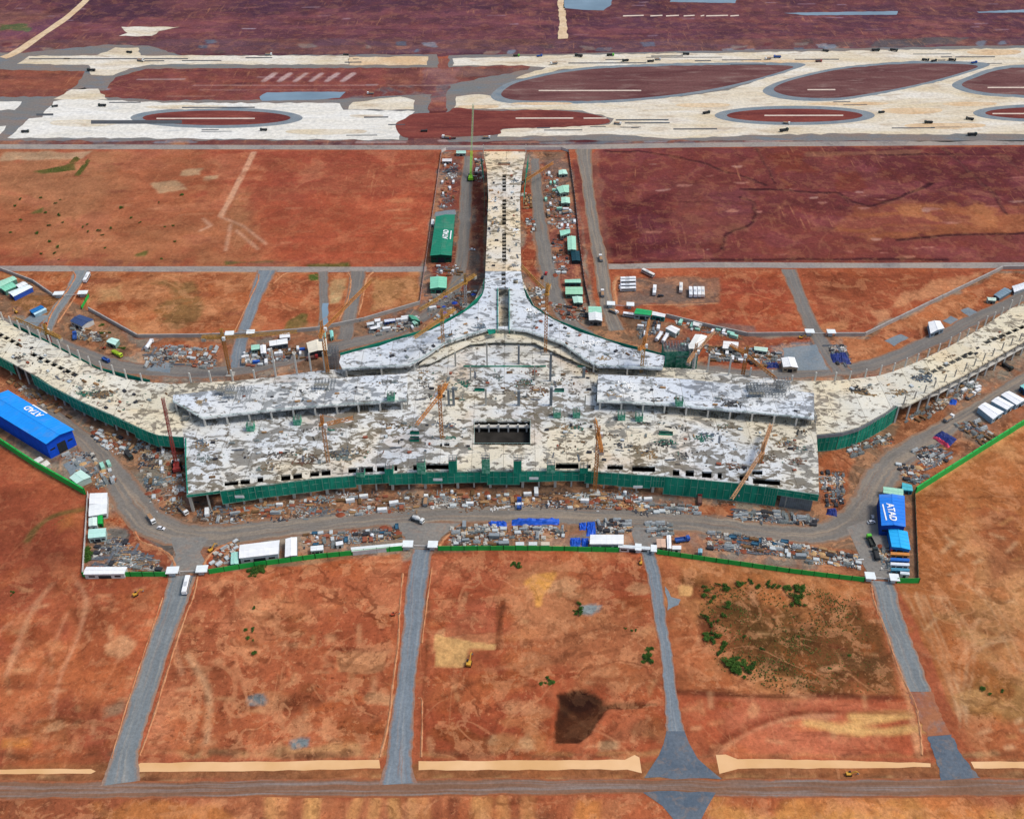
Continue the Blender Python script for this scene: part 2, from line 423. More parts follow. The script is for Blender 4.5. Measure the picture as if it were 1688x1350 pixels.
# --- the two big fields beside the pier
LF = [(-400, 249), (724, 249), (712, 340), (703, 438), (-400, 440)]
paint(LF, '#a95a3f', 3, 2, 1, col2='#9c4d37', nz=NS)
paint([(-400, 250), (300, 250), (420, 350), (470, 440), (-400, 440)], '#b0764f', 45, 40, .85, col2='#a96544', nz=N1)
paint(LF, '#c07a55', 6, 6, .5, brk=.58)
paint(LF, '#8c4a38', 6, 6, .35, brk=.62)
paint([(420, 330), (700, 320), (700, 430), (430, 430)], '#b2583b', 18, 20, .6)
paint([(418, 252), (364, 355)], '#cf9a78', 1.0, 1.0, 1, line=5)
for q in ([(365, 358), (400, 372), (430, 395), (438, 402)], [(335, 360), (348, 372), (330, 380)], [(380, 370), (372, 412)], [(390, 380), (425, 410)]): paint(q, '#cf9a7a', 1.2, 2, .8, line=2.5)
for q in ([(250, 302), (290, 298), (305, 312), (262, 318)], [(300, 282), (330, 279), (328, 287), (300, 288)], [(338, 290), (362, 287), (360, 294), (340, 295)], [(10, 252), (150, 250), (140, 262), (0, 265)]): paint(q, '#c3a37c', 5, 5, .75)
for q in ([(55, 283), (120, 271), (124, 279), (70, 285)], [(108, 274), (125, 258), (130, 262), (115, 277)], [(122, 288), (145, 262), (148, 265), (130, 290)], [(55, 351), (70, 343), (68, 350)], [(505, 437), (575, 432), (580, 441), (510, 444)], [(372, 432), (450, 430), (450, 433), (375, 435)], [(225, 420), (240, 415), (238, 421)]): paint(q, '#4c5f2c', 4, 4, .85)
paint([(-300, 441), (700, 441), (700, 433), (300, 430), (-300, 428)], '#7d4a40', 3, 6, .6, brk=.47)
RFP = 1
RF = [(984, 248), (1000, 244), (2200, 240), (2200, 432), (1010, 434), (996, 410)]
paint(RF, '#6a3232', 3, 2, 1, col2='#7c3e39', nz=N1, lo=.4, hi=.62)
paint(RF, '#96503f', 6, 6, .65, brk=.57); paint([(1000, 330), (1100, 320), (1110, 425), (1010, 430)], '#552329', 10, 12, .7); paint([(1120, 300), (1230, 310), (1240, 380), (1150, 400), (1110, 370)], '#7f4640', 6, 10, .7); paint([(1260, 250), (1420, 255), (1440, 320), (1290, 312)], '#84402f', 10, 14, .55)
paint(RF, '#5e2f38', 6, 8, .5, col2='#6a3440', nz=NS, brk=.55)
paint([(1380, 350), (1470, 335), (1560, 330), (1640, 340), (1800, 330), (1800, 385), (1600, 386), (1500, 395), (1390, 385)], '#a2603f', 10, 14, .85, col2='#8a4a3c', nz=NS, lo=.45, hi=.6)
paint([(1470, 332), (1560, 318), (1650, 345), (1640, 372), (1500, 356)], '#b4734a', 8, 14, .7, brk=.5)
paint([(1330, 252), (1520, 248), (1510, 255), (1330, 258)], '#8a5a45', 3, 4, .8)
for q, wd in (([(1000, 250), (1060, 250), (1110, 258), (1160, 268), (1190, 282), (1225, 290), (1262, 305)], 5), ([(1222, 312), (1280, 312), (1330, 316), (1380, 318), (1400, 332), (1430, 340), (1470, 330), (1535, 302)], 5), ([(1250, 247), (1278, 302)], 3), ([(1218, 325), (1238, 330), (1248, 354), (1236, 370), (1200, 385), (1190, 410)], 4), ([(1555, 245), (1590, 275), (1640, 320), (1660, 352)], 4), ([(1430, 255), (1655, 256), (1690, 290)], 3), ([(1010, 434), (1180, 428), (1420, 428), (1560, 428)], 5), ([(1480, 395), (1560, 388), (1700, 384)], 5)):
    q2 = []
    for (x0, y0), (x1, y1) in zip(q, q[1:]): q2 += [(x0+(x1-x0)*t+rnd.uniform(-3, 3), y0+(y1-y0)*t+rnd.uniform(-1, 1)) for t in (0, .2, .4, .6, .8)]
    paint(q2+[q[-1]], '#3c1a20', 1.2, 2.5, .9, line=wd*.8); paint([(x+2, y+2.2) for x, y in q2], '#8c5348', 1.2, 2, .5, line=2)
for k in range(46):
    u = rnd.uniform(995, 1680); v = rnd.uniform(258, 425); w = rnd.uniform(3, 16)
    paint([(u-w, v), (u+w, v-.5), (u+w*.6, v+1.5), (u-w*.5, v+1.8)], rnd.choice(['#b87c6c', '#a5685a', '#c09080']), 2, 3, .75)
for k in range(40):
    u = rnd.uniform(60, 700); v = rnd.uniform(258, 425); w = rnd.uniform(6, 26)
    paint([(u-w, v+rnd.uniform(-1, 3)), (u+w, v)], rnd.choice(['#c88a64', '#b97352', '#8a4533']), 2, 3, .45, line=3)
paint([(958, 262), (985, 250), (1010, 438), (990, 438)], '#7a4a42', 4, 4, .8, col2='#94604f')
paint([(940, 262), (958, 262), (985, 440), (972, 520), (955, 500)], '#7c4038', 4, 4, .9, col2='#8e5545')
# --- strip of plots between the mid road and the site fence
paint([(-200, 448), (700, 448), (690, 505), (520, 545), (230, 556), (130, 500), (50, 462), (-200, 450)], '#ad6440', 4, 4, 1, col2='#b98055', nz=N2)
paint([(150, 455), (430, 455), (395, 545), (240, 552), (160, 500)], '#a9623f', 6, 10, .8, col2='#b1704a', nz=N2)
paint([(235, 465), (340, 462), (330, 510), (300, 540), (250, 530), (300, 490)], '#6e5a34', 10, 14, .65, brk=.46)
paint([(160, 478), (200, 470), (205, 495), (165, 500)], '#c79a6a', 6, 6, .7)
paint([(450, 456), (520, 456), (520, 545), (420, 548)], '#b3613f', 5, 8, .9, col2='#b97a52', nz=N2)
paint([(480, 530), (500, 520), (505, 540), (470, 545)], '#5c5f30', 4, 5, .8)
paint([(545, 456), (575, 458), (560, 500), (545, 500)], '#c2a676', 4, 5, .85)
paint([(610, 460), (690, 458), (690, 500), (610, 515)], '#b78253', 6, 8, .9, col2='#b36a45', nz=N2)
paint([(510, 454), (528, 452), (530, 462), (512, 462)], '#3d6a2a', 3, 3, .9)
paint([(1000, 446), (1290, 446), (1330, 550), (1230, 548), (1110, 525), (1010, 512)], '#9c5038', 4, 5, 1, col2='#a85a3e', nz=N1)
paint([(1180, 452), (1290, 452), (1320, 545), (1190, 530)], '#a24e35', 8, 10, .9, col2='#8f4432', nz=NS)
paint([(1012, 458), (1190, 456), (1186, 500), (1012, 505)], '#7b6a60', 4, 5, .9, col2='#8f6753', nz=N2)
paint([(1010, 455), (1026, 452), (1018, 500), (1008, 500)], '#b06a48', 2, 2, .9)
paint([(1185, 535), (1250, 535), (1245, 548), (1200, 545)], '#7b6660', 3, 4, .7)
paint([(1320, 452), (1640, 446), (1560, 485), (1430, 545), (1370, 545)], '#8f4834', 4, 4, 1, col2='#9c5238', nz=N1)
paint([(1540, 465), (1625, 447), (1600, 470), (1500, 500), (1450, 525), (1440, 515)], '#c28560', 5, 8, .85)
paint([(1355, 535), (1400, 530), (1395, 545), (1350, 548)], '#c08058', 4, 5, .8)
paint([(1330, 458), (1370, 470), (1400, 500), (1370, 510)], '#b57350', 5, 9, .45, brk=.48)
# --- the building site
SITE = [(-200, 460), (50, 462), (140, 510), (230, 556), (420, 553), (600, 525), (690, 500), (728, 250), (935, 250), (985, 510), (1040, 520), (1230, 553), (1415, 553), (1640, 448), (1900, 443), (1900, 580), (1507, 812), (1513, 960), (1080, 910), (830, 906), (345, 945), (137, 950), (147, 815), (-200, 620)]
paint(SITE, '#8b6b55', 2, 2, 1, col2='#9a5f44', nz=N2, lo=.44, hi=.56)
paint(SITE, '#78736c', 3, 4, .85, brk=.53)
paint(SITE, '#a08e7a', 2, 4, .5, brk=.6)
paint([(732, 255), (800, 252), (795, 470), (770, 480), (700, 500), (712, 430)], '#84443a', 4, 6, .9, col2='#7a6a60', nz=N2)
paint([(785, 300), (800, 300), (800, 450), (788, 450)], '#8a4436', 3, 4, .9)
paint([(860, 300), (880, 300), (885, 440), (900, 500), (862, 450)], '#a04e36', 4, 5, .95, col2='#8a4a3a')
paint([(880, 270), (940, 255), (975, 500), (930, 520), (900, 440)], '#866a5c', 4, 6, .9, col2='#8a4b3e', nz=N2)
paint([(1040, 530), (1230, 556), (1380, 560), (1370, 600), (1230, 610), (1100, 590)], '#8a6552', 4, 6, .9, col2='#98492f', nz=N2)
paint([(1270, 570), (1350, 565), (1375, 605), (1290, 612)], '#76777a', 4, 6, .9)
paint([(1385, 555), (1430, 556), (1640, 452), (1690, 452), (1690, 490), (1520, 575), (1400, 610)], '#99543a', 4, 5, .95, col2='#a96844', nz=N2)
paint([(1480, 690), (1690, 590), (1690, 640), (1500, 760), (1450, 740)], '#9d5f3f', 5, 8, .8, col2='#82776a', nz=N2)
paint([(1510, 770), (1600, 700), (1690, 650), (1690, 690), (1510, 800)], '#a4613f', 4, 5, .85, col2='#807468', nz=N2)
paint([(0, 612), (130, 700), (180, 720), (300, 730), (300, 850), (230, 800), (130, 730), (0, 650)], '#8b6348', 4, 6, .85, col2='#7c7468', nz=N2)
paint([(0, 602), (60, 640), (100, 680), (60, 680), (0, 640)], '#a05b3b', 5, 8, .8)
paint([(150, 868), (290, 880), (300, 945), (145, 945)], '#77746f', 4, 5, .9, col2='#8a6a55', nz=N2)
paint([(235, 565), (380, 560), (375, 608), (230, 605)], '#a35b3c', 4, 6, .85, col2='#8d7360', nz=N2)
paint([(30, 480), (110, 492), (90, 520), (60, 530), (20, 500)], '#8a5f3a', 4, 6, .9)
paint([(150, 850), (205, 855), (215, 880), (205, 900), (285, 945), (295, 942), (275, 910), (222, 876)], '#964c30', 2, 2, .9)
paint([(345, 900), (390, 890), (345, 942), (332, 940)], '#9b4a2f', 2, 3, .9)
paint([(717, 900), (760, 862), (765, 868), (735, 905)], '#a05636', 2, 2, .9)
paint([(370, 838), (418, 832), (416, 856), (370, 860)], '#9d4d30', 2, 3, .9)
paint([(340, 845), (365, 840), (362, 860), (300, 858)], '#7a6a5c', 3, 4, .8)
paint([(730, 812), (1060, 812), (1060, 838), (870, 842), (730, 835)], '#9c7050', 3, 5, .9, col2='#84756a', nz=N2)
paint([(850, 832), (1040, 834), (1040, 840), (850, 840)], '#c08e5e', 2, 2, .9)
paint([(1140, 830), (1210, 832), (1210, 850), (1140, 845)], '#a0593a', 3, 5, .9)
paint([(1140, 885), (1420, 905), (1420, 950), (1140, 922)], '#a06040', 3, 5, .8, col2='#857568', nz=N2)
paint([(1350, 760), (1420, 730), (1400, 800), (1380, 860), (1350, 830)], '#9c5b3d', 4, 6, .9, col2='#7c7268', nz=N2)
# --- big plots in front
paint([(-300, 728), (140, 815), (137, 952), (274, 952), (240, 1060), (180, 1262), (-300, 1268)], '#a4553a', 2, 2, 1, col2='#b0633f', nz=N2)
paint([(-300, 720), (150, 815), (140, 900), (90, 960), (-300, 960)], '#8c4530', 25, 22, .8, col2='#9c5238', nz=N1)
paint([(115, 1000), (195, 1005), (180, 1100), (130, 1110)], '#8e4a2f', 5, 5, .8)
paint([(195, 1000), (265, 1000), (230, 1110), (185, 1110)], '#ad5a3a', 6, 6, .8)
paint([(10, 1190), (120, 1170), (150, 1200), (-30, 1250)], '#8d5a38', 14, 14, .6)
paint([(0, 1215), (50, 1210), (55, 1232), (0, 1235)], '#cf7f42', 4, 3, .9)
paint([(0, 1235), (160, 1230), (165, 1262), (0, 1262)], '#8f4f30', 4, 5, .6)
for q in ([(120, 945), (140, 985), (125, 1050), (98, 1110)], [(10, 1110), (60, 1000), (90, 960)], [(60, 1130), (110, 1010)], [(0, 1040), (60, 990)]): paint(q, '#cd8a66', 1.2, 2, .6, sm=5, line=1.6)
paint([(175, 1165), (215, 1140), (205, 1175), (170, 1185)], '#9a8468', 5, 5, .6)
paint([(135, 840), (90, 850), (60, 870), (45, 890)][::-1], '#5b5a30', 2, 3, .7, sm=5, line=4)
paint([(100, 845), (130, 840), (128, 870), (95, 880)], '#b3703f', 8, 8, .7)
paint([(345, 950), (660, 912), (655, 1060), (640, 1180), (632, 1250), (232, 1250), (280, 1090)], '#ae5f3f', 2, 2, 1, col2='#bb7350', nz=N2)
paint([(420, 990), (500, 960), (520, 1000), (440, 1040), (400, 1150), (380, 1100)], '#c98358', 12, 16, .6, brk=.48)
paint([(320, 970), (420, 950), (420, 1000), (330, 1030)], '#c07a54', 10, 12, .6, brk=.5)
paint([(360, 1060), (650, 1040), (640, 1200), (380, 1240)], '#a5522f', 20, 22, .6, brk=.5)
paint([(520, 1010), (660, 1010), (655, 1060), (520, 1070)], '#a65539', 10, 10, .7)
paint([(556, 1075), (640, 1075), (632, 1106), (556, 1106)], '#b97a58', 2, 2, .8, dz=-.8)
paint([(556, 1072), (642, 1072)], '#80402c', 1.5, 1, .7, line=3)
paint([(310, 1080), (335, 1120), (345, 1160), (340, 1200)], '#d39a70', 2, 3, .6, sm=5, line=4)
paint([(420, 1238), (590, 1228), (600, 1244), (420, 1248)], '#c69a6a', 4, 4, .6)
for q in ([(375, 1235), (395, 1220), (410, 1245)], [(430, 1245), (450, 1225), (470, 1245)], [(260, 1235), (300, 1228), (330, 1248)]): paint(q, '#6e3d28', 4, 4, .7)
for q in ([(410, 1150), (430, 1147), (432, 1156), (412, 1158)], [(485, 1221), (508, 1218), (508, 1228), (487, 1230)]): paint(q, '#808688', 2.5, 3, .9)
paint([(712, 912), (1062, 912), (1100, 1160), (1100, 1200), (1058, 1250), (690, 1250), (700, 1100)], '#a65437', 2, 2, 1, col2='#b16445', nz=N2)
paint([(840, 950), (940, 930), (1060, 1010), (1090, 1150), (960, 1150), (850, 1060)], '#a96a47', 22, 22, .7, col2='#b87a52', nz=N2)
paint([(700, 1100), (820, 1080), (900, 1200), (780, 1240), (700, 1200)], '#9f4e35', 12, 16, .7, col2='#b2643f', nz=NS)
paint([(738, 990), (828, 990), (822, 1040), (735, 1046)], '#a85a42', 2, 2, .9, dz=-1.5)
paint([(820, 990), (832, 985), (826, 1070), (816, 1070)], '#7a4229', 2, 1.5, .6)
paint([(732, 992), (830, 988)], '#713c2a', 1.5, 1, .6, line=3)
paint([(718, 1048), (735, 1050), (818, 1062), (816, 1070), (772, 1068), (764, 1099), (716, 1099)], '#cf9c66', 1.5, 2, 1)
paint([(735, 1040), (820, 1040), (815, 1062), (740, 1066)], '#bd7d58', 4, 4, .7)
paint([(866, 960), (880, 948), (912, 946), (905, 965), (888, 992), (880, 975)], '#d28e50', 3, 4, .95)
paint([(955, 996), (980, 990), (1000, 994), (994, 1006), (975, 1016), (955, 1010)], '#8f9496', 3, 4, .95)
paint([(938, 930), (1060, 930), (1065, 970), (945, 968)], '#a0553a', 2, 2, .7)
paint([(945, 967), (1055, 972)], '#7d4630', 1.5, 1.5, .6, line=2)
paint([(1010, 980), (1072, 985), (1075, 1010), (1010, 1012)], '#97522f', 4, 4, .6)
paint([(918, 1142), (950, 1136), (985, 1140), (1000, 1152), (1085, 1155), (1090, 1166), (1010, 1170), (985, 1200), (955, 1228), (912, 1226)], '#3a1f16', 2, 3, 1, col2='#482719', nz=N3, dz=-1.2)
paint([(920, 1146), (975, 1142), (1000, 1160), (950, 1180), (920, 1185)], '#5a3022', 5, 6, .7)
paint([(1000, 1190), (1090, 1180), (1095, 1215), (1000, 1225)], '#b07a55', 8, 10, .7, col2='#7d4a34', nz=N2)
paint([(820, 1215), (900, 1210), (905, 1240), (815, 1240)], '#c9a27c', 5, 6, .75, col2='#b57850', nz=N3)
paint([(985, 1222), (1020, 1218), (1022, 1235), (988, 1238)], '#ba936f', 3, 3, .8)
paint([(1075, 912), (1180, 928), (1430, 960), (1500, 1180), (1535, 1248), (1185, 1248), (1120, 1150)], '#ad6440', 2, 2, 1, col2='#b5754c', nz=N2)
paint([(1110, 925), (1430, 962), (1445, 990), (1320, 985), (1150, 950)], '#b07045', 6, 6, .8)
paint([(1150, 960), (1300, 960), (1430, 985), (1480, 1140), (1300, 1145), (1170, 1100)], '#73492a', 14, 20, .95, col2='#a0683f', nz=N2, lo=.5, hi=.6)
paint([(1200, 1020), (1290, 1010), (1340, 1060), (1320, 1120), (1250, 1110)], '#5a4022', 14, 18, .8, brk=.44)
paint([(1150, 1020), (1185, 1020), (1180, 1070), (1150, 1070)], '#6a3a26', 6, 7, .8)
paint([(1395, 1080), (1470, 1075), (1475, 1110), (1400, 1110)], '#6d4a2e', 6, 7, .7)
paint([(1115, 1142), (1310, 1150), (1500, 1148), (1530, 1245), (1190, 1245), (1125, 1170)], '#ab5539', 4, 3, .95, col2='#b8674a', nz=NS)
paint([(1110, 1140), (1250, 1146), (1370, 1146), (1500, 1150)], '#5f2f20', 1.5, 2, .75, line=3)
for q in ([(1380, 1200), (1460, 1205), (1520, 1200)], [(1405, 1180), (1500, 1178)], [(1400, 1195), (1470, 1180)], [(1330, 1190), (1420, 1205)]): paint(q, '#cf9a5e', 2, 2, .8, line=5)
paint([(1170, 1240), (1220, 1205), (1290, 1180), (1370, 1172)], '#8f4630', 2, 3, .7, sm=6, line=5)
paint([(1460, 1000), (1470, 1060), (1495, 1140), (1515, 1245)], '#cf9268', 1.5, 2, .8, sm=5, line=3)
paint([(1120, 966), (1140, 966), (1138, 980), (1122, 980)], '#cf9a6a', 2, 2, .9)
RP = [(1515, 960), (1508, 815), (1600, 756), (1900, 590), (2000, 1262), (1620, 1255), (1560, 1150), (1480, 965)]
paint(RP, '#aa683e', 2, 2, 1, col2='#b37249', nz=N2)
paint(RP, '#9a5e35', 6, 6, .6, brk=.56)
paint(RP, '#c58f62', 6, 6, .5, brk=.6)
paint([(1620, 850), (1700, 800), (1700, 900), (1640, 960)], '#8c4d35', 14, 16, .6, brk=.47)
paint([(1600, 980), (1700, 960), (1700, 1080), (1620, 1080)], '#bb8a5c', 16, 16, .6)
paint([(1580, 1130), (1700, 1120), (1700, 1180), (1600, 1180)], '#8d6a3c', 12, 14, .6)
paint([(1560, 1180), (1700, 1200), (1700, 1255), (1610, 1255)], '#b0623f', 8, 10, .7)
paint([(1505, 815), (1600, 757), (1700, 697)], '#c98a58', 1.5, 1, .9, line=3)
for q in ([(1500, 980), (1540, 1060), (1570, 1130), (1590, 1190)], [(1520, 980), (1560, 1080), (1575, 1140)], [(1590, 960), (1640, 1000), (1680, 1090), (1700, 1110)], [(1590, 1130), (1590, 1090), (1620, 1060), (1680, 1050)], [(1560, 990), (1600, 1060), (1588, 1170), (1590, 1200)], [(1530, 1080), (1560, 1100), (1590, 1180)]): 
    for o_ in (-7, 5): paint([(x+o_+rnd.uniform(-3, 3), y+o_*.4) for x, y in q], '#d0a27a', .9, 1, .6, sm=6, line=.9)
for k in range(60):
    u = rnd.uniform(1510, 1690); v = rnd.uniform(820, 1240); w = rnd.uniform(8, 26); a = rnd.uniform(-.9, .9)
    if u < 1500+.3*(v-960): continue
    paint([(u, v), (u+w*math.cos(a), v+w*math.sin(a))], rnd.choice(['#d6a87e', '#8a4c29', '#c28a58']), 1.2, 3, .55, line=1.8)
for k in range(170):
    u = rnd.choice([rnd.uniform(0, 250), rnd.uniform(290, 640), rnd.uniform(700, 1080), rnd.uniform(1130, 1500)]); v = rnd.uniform(965, 1240)
    if u < 250: u = min(u, 260-.29*(v-960))
    w = rnd.uniform(6, 30); a = rnd.choice([rnd.uniform(-.3, .3), rnd.uniform(1.2, 1.9)])
    paint([(u-w*math.cos(a)/2, v-w*math.sin(a)/2), (u+w*math.cos(a)/2, v+w*math.sin(a)/2)], rnd.choice(['#d69c72', '#7f3f2a', '#cb855c', '#c49468']), 1.2, 3, .55, line=1.8)
# --- foreground strip along the bottom road
paint([(-300, 1262), (2000, 1255), (2000, 1290), (-300, 1290)], '#8f5c3c', 3, 4, .9, col2='#a3653f', nz=NS)
paint([(-300, 1310), (2000, 1308), (2000, 1700), (-300, 1700)], '#a85d3e', 4, 5, 1, col2='#b5704c', nz=N2)
paint([(160, 1330), (360, 1322), (420, 1400), (150, 1400)], '#c47a45', 7, 8, .85)
paint([(0, 1315), (90, 1312), (80, 1330), (0, 1335)], '#8b5238', 6, 8, .6)
paint([(1180, 1318), (1340, 1312), (1420, 1316), (1560, 1310), (1700, 1320), (1800, 1420), (1150, 1420)], '#c98a50', 8, 9, .95, col2='#bb7244', nz=N2)
paint([(950, 1318), (1000, 1312), (985, 1400), (940, 1400)], '#cc8048', 6, 7, .85)
paint([(840, 1335), (930, 1330), (900, 1400), (800, 1400)], '#7b4a34', 7, 8, .6)
paint([(1050, 1318), (1080, 1308), (1110, 1330), (1130, 1400), (1010, 1400), (1020, 1340)], '#b0603f', 4, 4, .9)
for k in range(26):
    u = rnd.uniform(420, 900); paint([(u, 1345), (u+rnd.uniform(-6, 10), 1318)], rnd.choice(['#c98a58', '#d39a60', '#8c4d36']), 3, 4, .5, line=5)
for k in range(150):
    u = rnd.uniform(-20, 1700); v = rnd.uniform(962, 1245)
    if 1150 < u < 1480 and v < 1150: continue
    w, h = rnd.uniform(8, 38), rnd.uniform(4, 16); n_ = 9; ph = rnd.uniform(0, 6)
    q = [(u+w*math.cos(6.2832*i/n_+ph)*rnd.uniform(.55, 1.1), v+h*math.sin(6.2832*i/n_+ph)*rnd.uniform(.55, 1.1)) for i in range(n_)]
    paint(q, rnd.choice(['#c98a62', '#8a4528', '#b9683f', '#96522f', '#c07a50', '#7d4128', '#cf9a70']) if u < 1490 else rnd.choice(['#c3915f', '#9a6236', '#b8804c', '#8f5a34']), rnd.choice((2, 5)), rnd.uniform(4, 9), rnd.uniform(.3, .7))
for k in range(45):
    u = rnd.choice([rnd.uniform(150, 420), rnd.uniform(0, 700), rnd.uniform(1010, 1640)]); v = rnd.uniform(458, 540) if k % 2 else rnd.uniform(258, 428)
    w, h = rnd.uniform(8, 34), rnd.uniform(2, 6); n_ = 9
    q = [(u+w*math.cos(6.2832*i/n_)*rnd.uniform(.55, 1.1), v+h*math.sin(6.2832*i/n_)*rnd.uniform(.55, 1.1)) for i in range(n_)]
    paint(q, rnd.choice(['#c08058', '#94492f', '#b06a45', '#7f4030']) if u < 1000 or v > 445 else rnd.choice(['#8f4c42', '#54262c', '#7d3f3a']), 4, 6, rnd.uniform(.3, .6))
for y0, l in ((1242, 1), (1280, 2)):
    for k in range(60):
        u = rnd.uniform(-20, 1700); w = rnd.uniform(8, 60); paint([(u, y0+rnd.uniform(-4, 8)), (u+w, y0+rnd.uniform(-4, 8))], rnd.choice(['#70402a', '#b98a5c', '#8a5a40', '#c79a6c', '#5f3826']), 1.2, 3, .6, line=rnd.uniform(1, 3))
paint([(718, 1048), (735, 1050), (818, 1062), (816, 1070), (772, 1068), (764, 1099), (716, 1099)], '#d6a46c', 1.5, 1.2, 1)
paint([(738, 990), (828, 990), (822, 1040), (735, 1046)], '#a4573c', 2, 1.5, .8); paint([(820, 990), (832, 985), (826, 1070), (816, 1070)], '#7a4229', 2, 1.5, .7)
paint([(918, 1142), (950, 1136), (985, 1140), (1002, 1152), (1000, 1178), (985, 1200), (955, 1228), (912, 1226)], '#351c14', 2, 2.5, 1, col2='#452618', nz=N3)
paint([(1002, 1154), (1085, 1154), (1088, 1166), (1006, 1172)], '#6a3a26', 4, 5, .7); paint([(556, 1075), (640, 1075), (632, 1106), (556, 1106)], '#bd7f58', 2, 1.5, .85)
paint([(866, 960), (880, 948), (912, 946), (905, 965), (888, 992), (880, 975)], '#d8964f', 3, 4, 1); paint([(1120, 966), (1140, 966), (1138, 980), (1122, 980)], '#d6a068', 2, 1.5, 1)
paint([(955, 996), (980, 990), (1000, 994), (994, 1006), (975, 1016), (955, 1010)], '#8f9698', 2, 3, 1)
for q in ([(410, 1150), (430, 1147), (432, 1156), (412, 1158)], [(485, 1221), (508, 1218), (508, 1228), (487, 1230)]): paint(q, '#7d868a', 2.5, 3, .95)
paint([(820, 1215), (900, 1210), (905, 1240), (815, 1240)], '#cfa67c', 5, 6, .8, col2='#b57850', nz=N3)
for q in ([(1380, 1200), (1460, 1205), (1520, 1200)], [(1405, 1180), (1500, 1178)], [(1400, 1195), (1470, 1180)], [(1330, 1190), (1420, 1205)]): paint(q, '#d8a468', 1.5, 2, .9, line=2.5)
for q, cc in (([(125, 960), (142, 990), (128, 1050), (100, 1110), (85, 1180)], '#d09470'), ([(10, 1110), (50, 1010), (85, 960)], '#c98c68'), ([(310, 1080), (335, 1120), (345, 1160), (340, 1220)], '#d8a47c'), ([(300, 1010), (290, 1060), (300, 1110)], '#c98c68'), ([(420, 960), (520, 935), (640, 930)], '#8c4a2e'), ([(690, 940), (705, 1000), (702, 1100), (696, 1200)], '#6f3822'), ([(730, 1150), (800, 1120), (880, 1130)], '#7d4028'), ([(1170, 1240), (1220, 1205), (1290, 1180), (1370, 1172), (1500, 1176)], '#7a3a26'), ([(1180, 1244), (1232, 1208), (1300, 1184), (1375, 1178)], '#c98a66'), ([(0, 1130), (90, 1128), (170, 1120)], '#8a4a30'), ([(20, 1195), (100, 1185), (170, 1195)], '#6e3d26')): paint(q, cc, 1.2, 2, .7, sm=6, line=1.8)
# --- fine tonal life and low relief (only downwards, so nothing rises through roads)
N4 = fbm(GX+_wx*.4, GY+_wy*.4, 16, 6, 13)
V = 1+.32*(N3-.5)+.4*(NS-.5)+.5*(N2-.5)+.45*(N4-.5)
hue = (N1-.5)*.16
GC[..., 0] *= V*(1+hue*.4)*1.02; GC[..., 1] *= V*1.06; GC[..., 2] *= V*(1-hue)*1.02
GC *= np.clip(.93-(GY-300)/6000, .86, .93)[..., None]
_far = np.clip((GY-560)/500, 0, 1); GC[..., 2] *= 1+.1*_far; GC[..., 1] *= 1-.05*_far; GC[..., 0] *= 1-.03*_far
MOT = np.full((NY, NX), .25)
for q, k in (([(345, 950), (660, 912), (640, 1180), (632, 1250), (232, 1250), (280, 1090)], 1.0), ([(712, 912), (1062, 912), (1100, 1200), (1058, 1250), (690, 1250)], .8), ([(1075, 912), (1430, 960), (1535, 1248), (1185, 1248)], .8), ([(1515, 960), (1508, 815), (1600, 756), (1900, 590), (2000, 1262), (1620, 1255)], .75), ([(-200, 448), (700, 448), (690, 505), (230, 556), (50, 462)], .8), ([(-300, 900), (137, 952), (274, 952), (180, 1262), (-300, 1268)], .55), ([(-300, 1310), (2000, 1308), (2000, 1700), (-300, 1700)], .8), ([(1000, 446), (1640, 446), (1400, 550), (1010, 512)], .6), (SITE, .9), ([(905, 1135), (1005, 1130), (1005, 1180), (950, 1235), (905, 1230)], .12), ([(714, 1045), (822, 1045), (822, 1102), (714, 1102)], .1), ([(1110, 1142), (1520, 1148), (1530, 1246), (1190, 1246)], .35)):
    w = PL(q); sl = _sub(w, 8); m_ = np.clip(.5-sdist(w, GX[sl], GY[sl])/8, 0, 1); MOT[sl] = MOT[sl]*(1-m_)+k*m_
field = np.zeros((NY, NX))
for q in ([(-100, 830), (130, 860), (130, 960), (255, 965), (170, 1250), (-100, 1250)], [(350, 965), (640, 935), (620, 1240), (245, 1240)], [(725, 925), (1050, 925), (1080, 1190), (1040, 1235), (705, 1235)], [(1110, 935), (1420, 975), (1510, 1235), (1200, 1235), (1130, 1150)], [(1530, 960), (1530, 830), (1690, 730), (1800, 1240), (1630, 1240)], [(20, 256), (710, 256), (690, 430), (20, 430)], [(1010, 256), (1680, 256), (1680, 425), (1020, 425)], [(-50, 1325), (1040, 1325), (1040, 1500), (-50, 1500)], [(1190, 1325), (1750, 1325), (1750, 1500), (1190, 1500)]):
    w = PL(q); sl = _sub(w, 2); d = sdist(w, GX[sl], GY[sl]); field[sl] = np.maximum(field[sl], np.clip(-d/8, 0, 1))
R3 = fbm(GX, GY, 7, 3, 3)
GZ = GZ*field-field*(.9*np.clip((N2-.38)*2.2, 0, 1)+.8*np.abs(R3-.5)+.25*N3)
GZ[:, :5] = 0
mb = MB()
me = bpy.data.meshes.new('ground')
co = np.stack([GX, GY, GZ], -1).reshape(-1, 3).astype(np.float32)
me.vertices.add(NX*NY); me.vertices.foreach_set('co', co.ravel())
_i = np.arange(NX*NY).reshape(NY, NX)
quads = np.stack([_i[:-1, :-1], _i[:-1, 1:], _i[1:, 1:], _i[1:, :-1]], -1).reshape(-1, 4).astype(np.int32)
nq = len(quads)
me.loops.add(nq*4); me.loops.foreach_set('vertex_index', quads.ravel())
me.polygons.add(nq); me.polygons.foreach_set('loop_start', np.arange(0, nq*4, 4, dtype=np.int32))
me.update(calc_edges=True)
at = me.attributes.new('soil', 'FLOAT_COLOR', 'POINT')
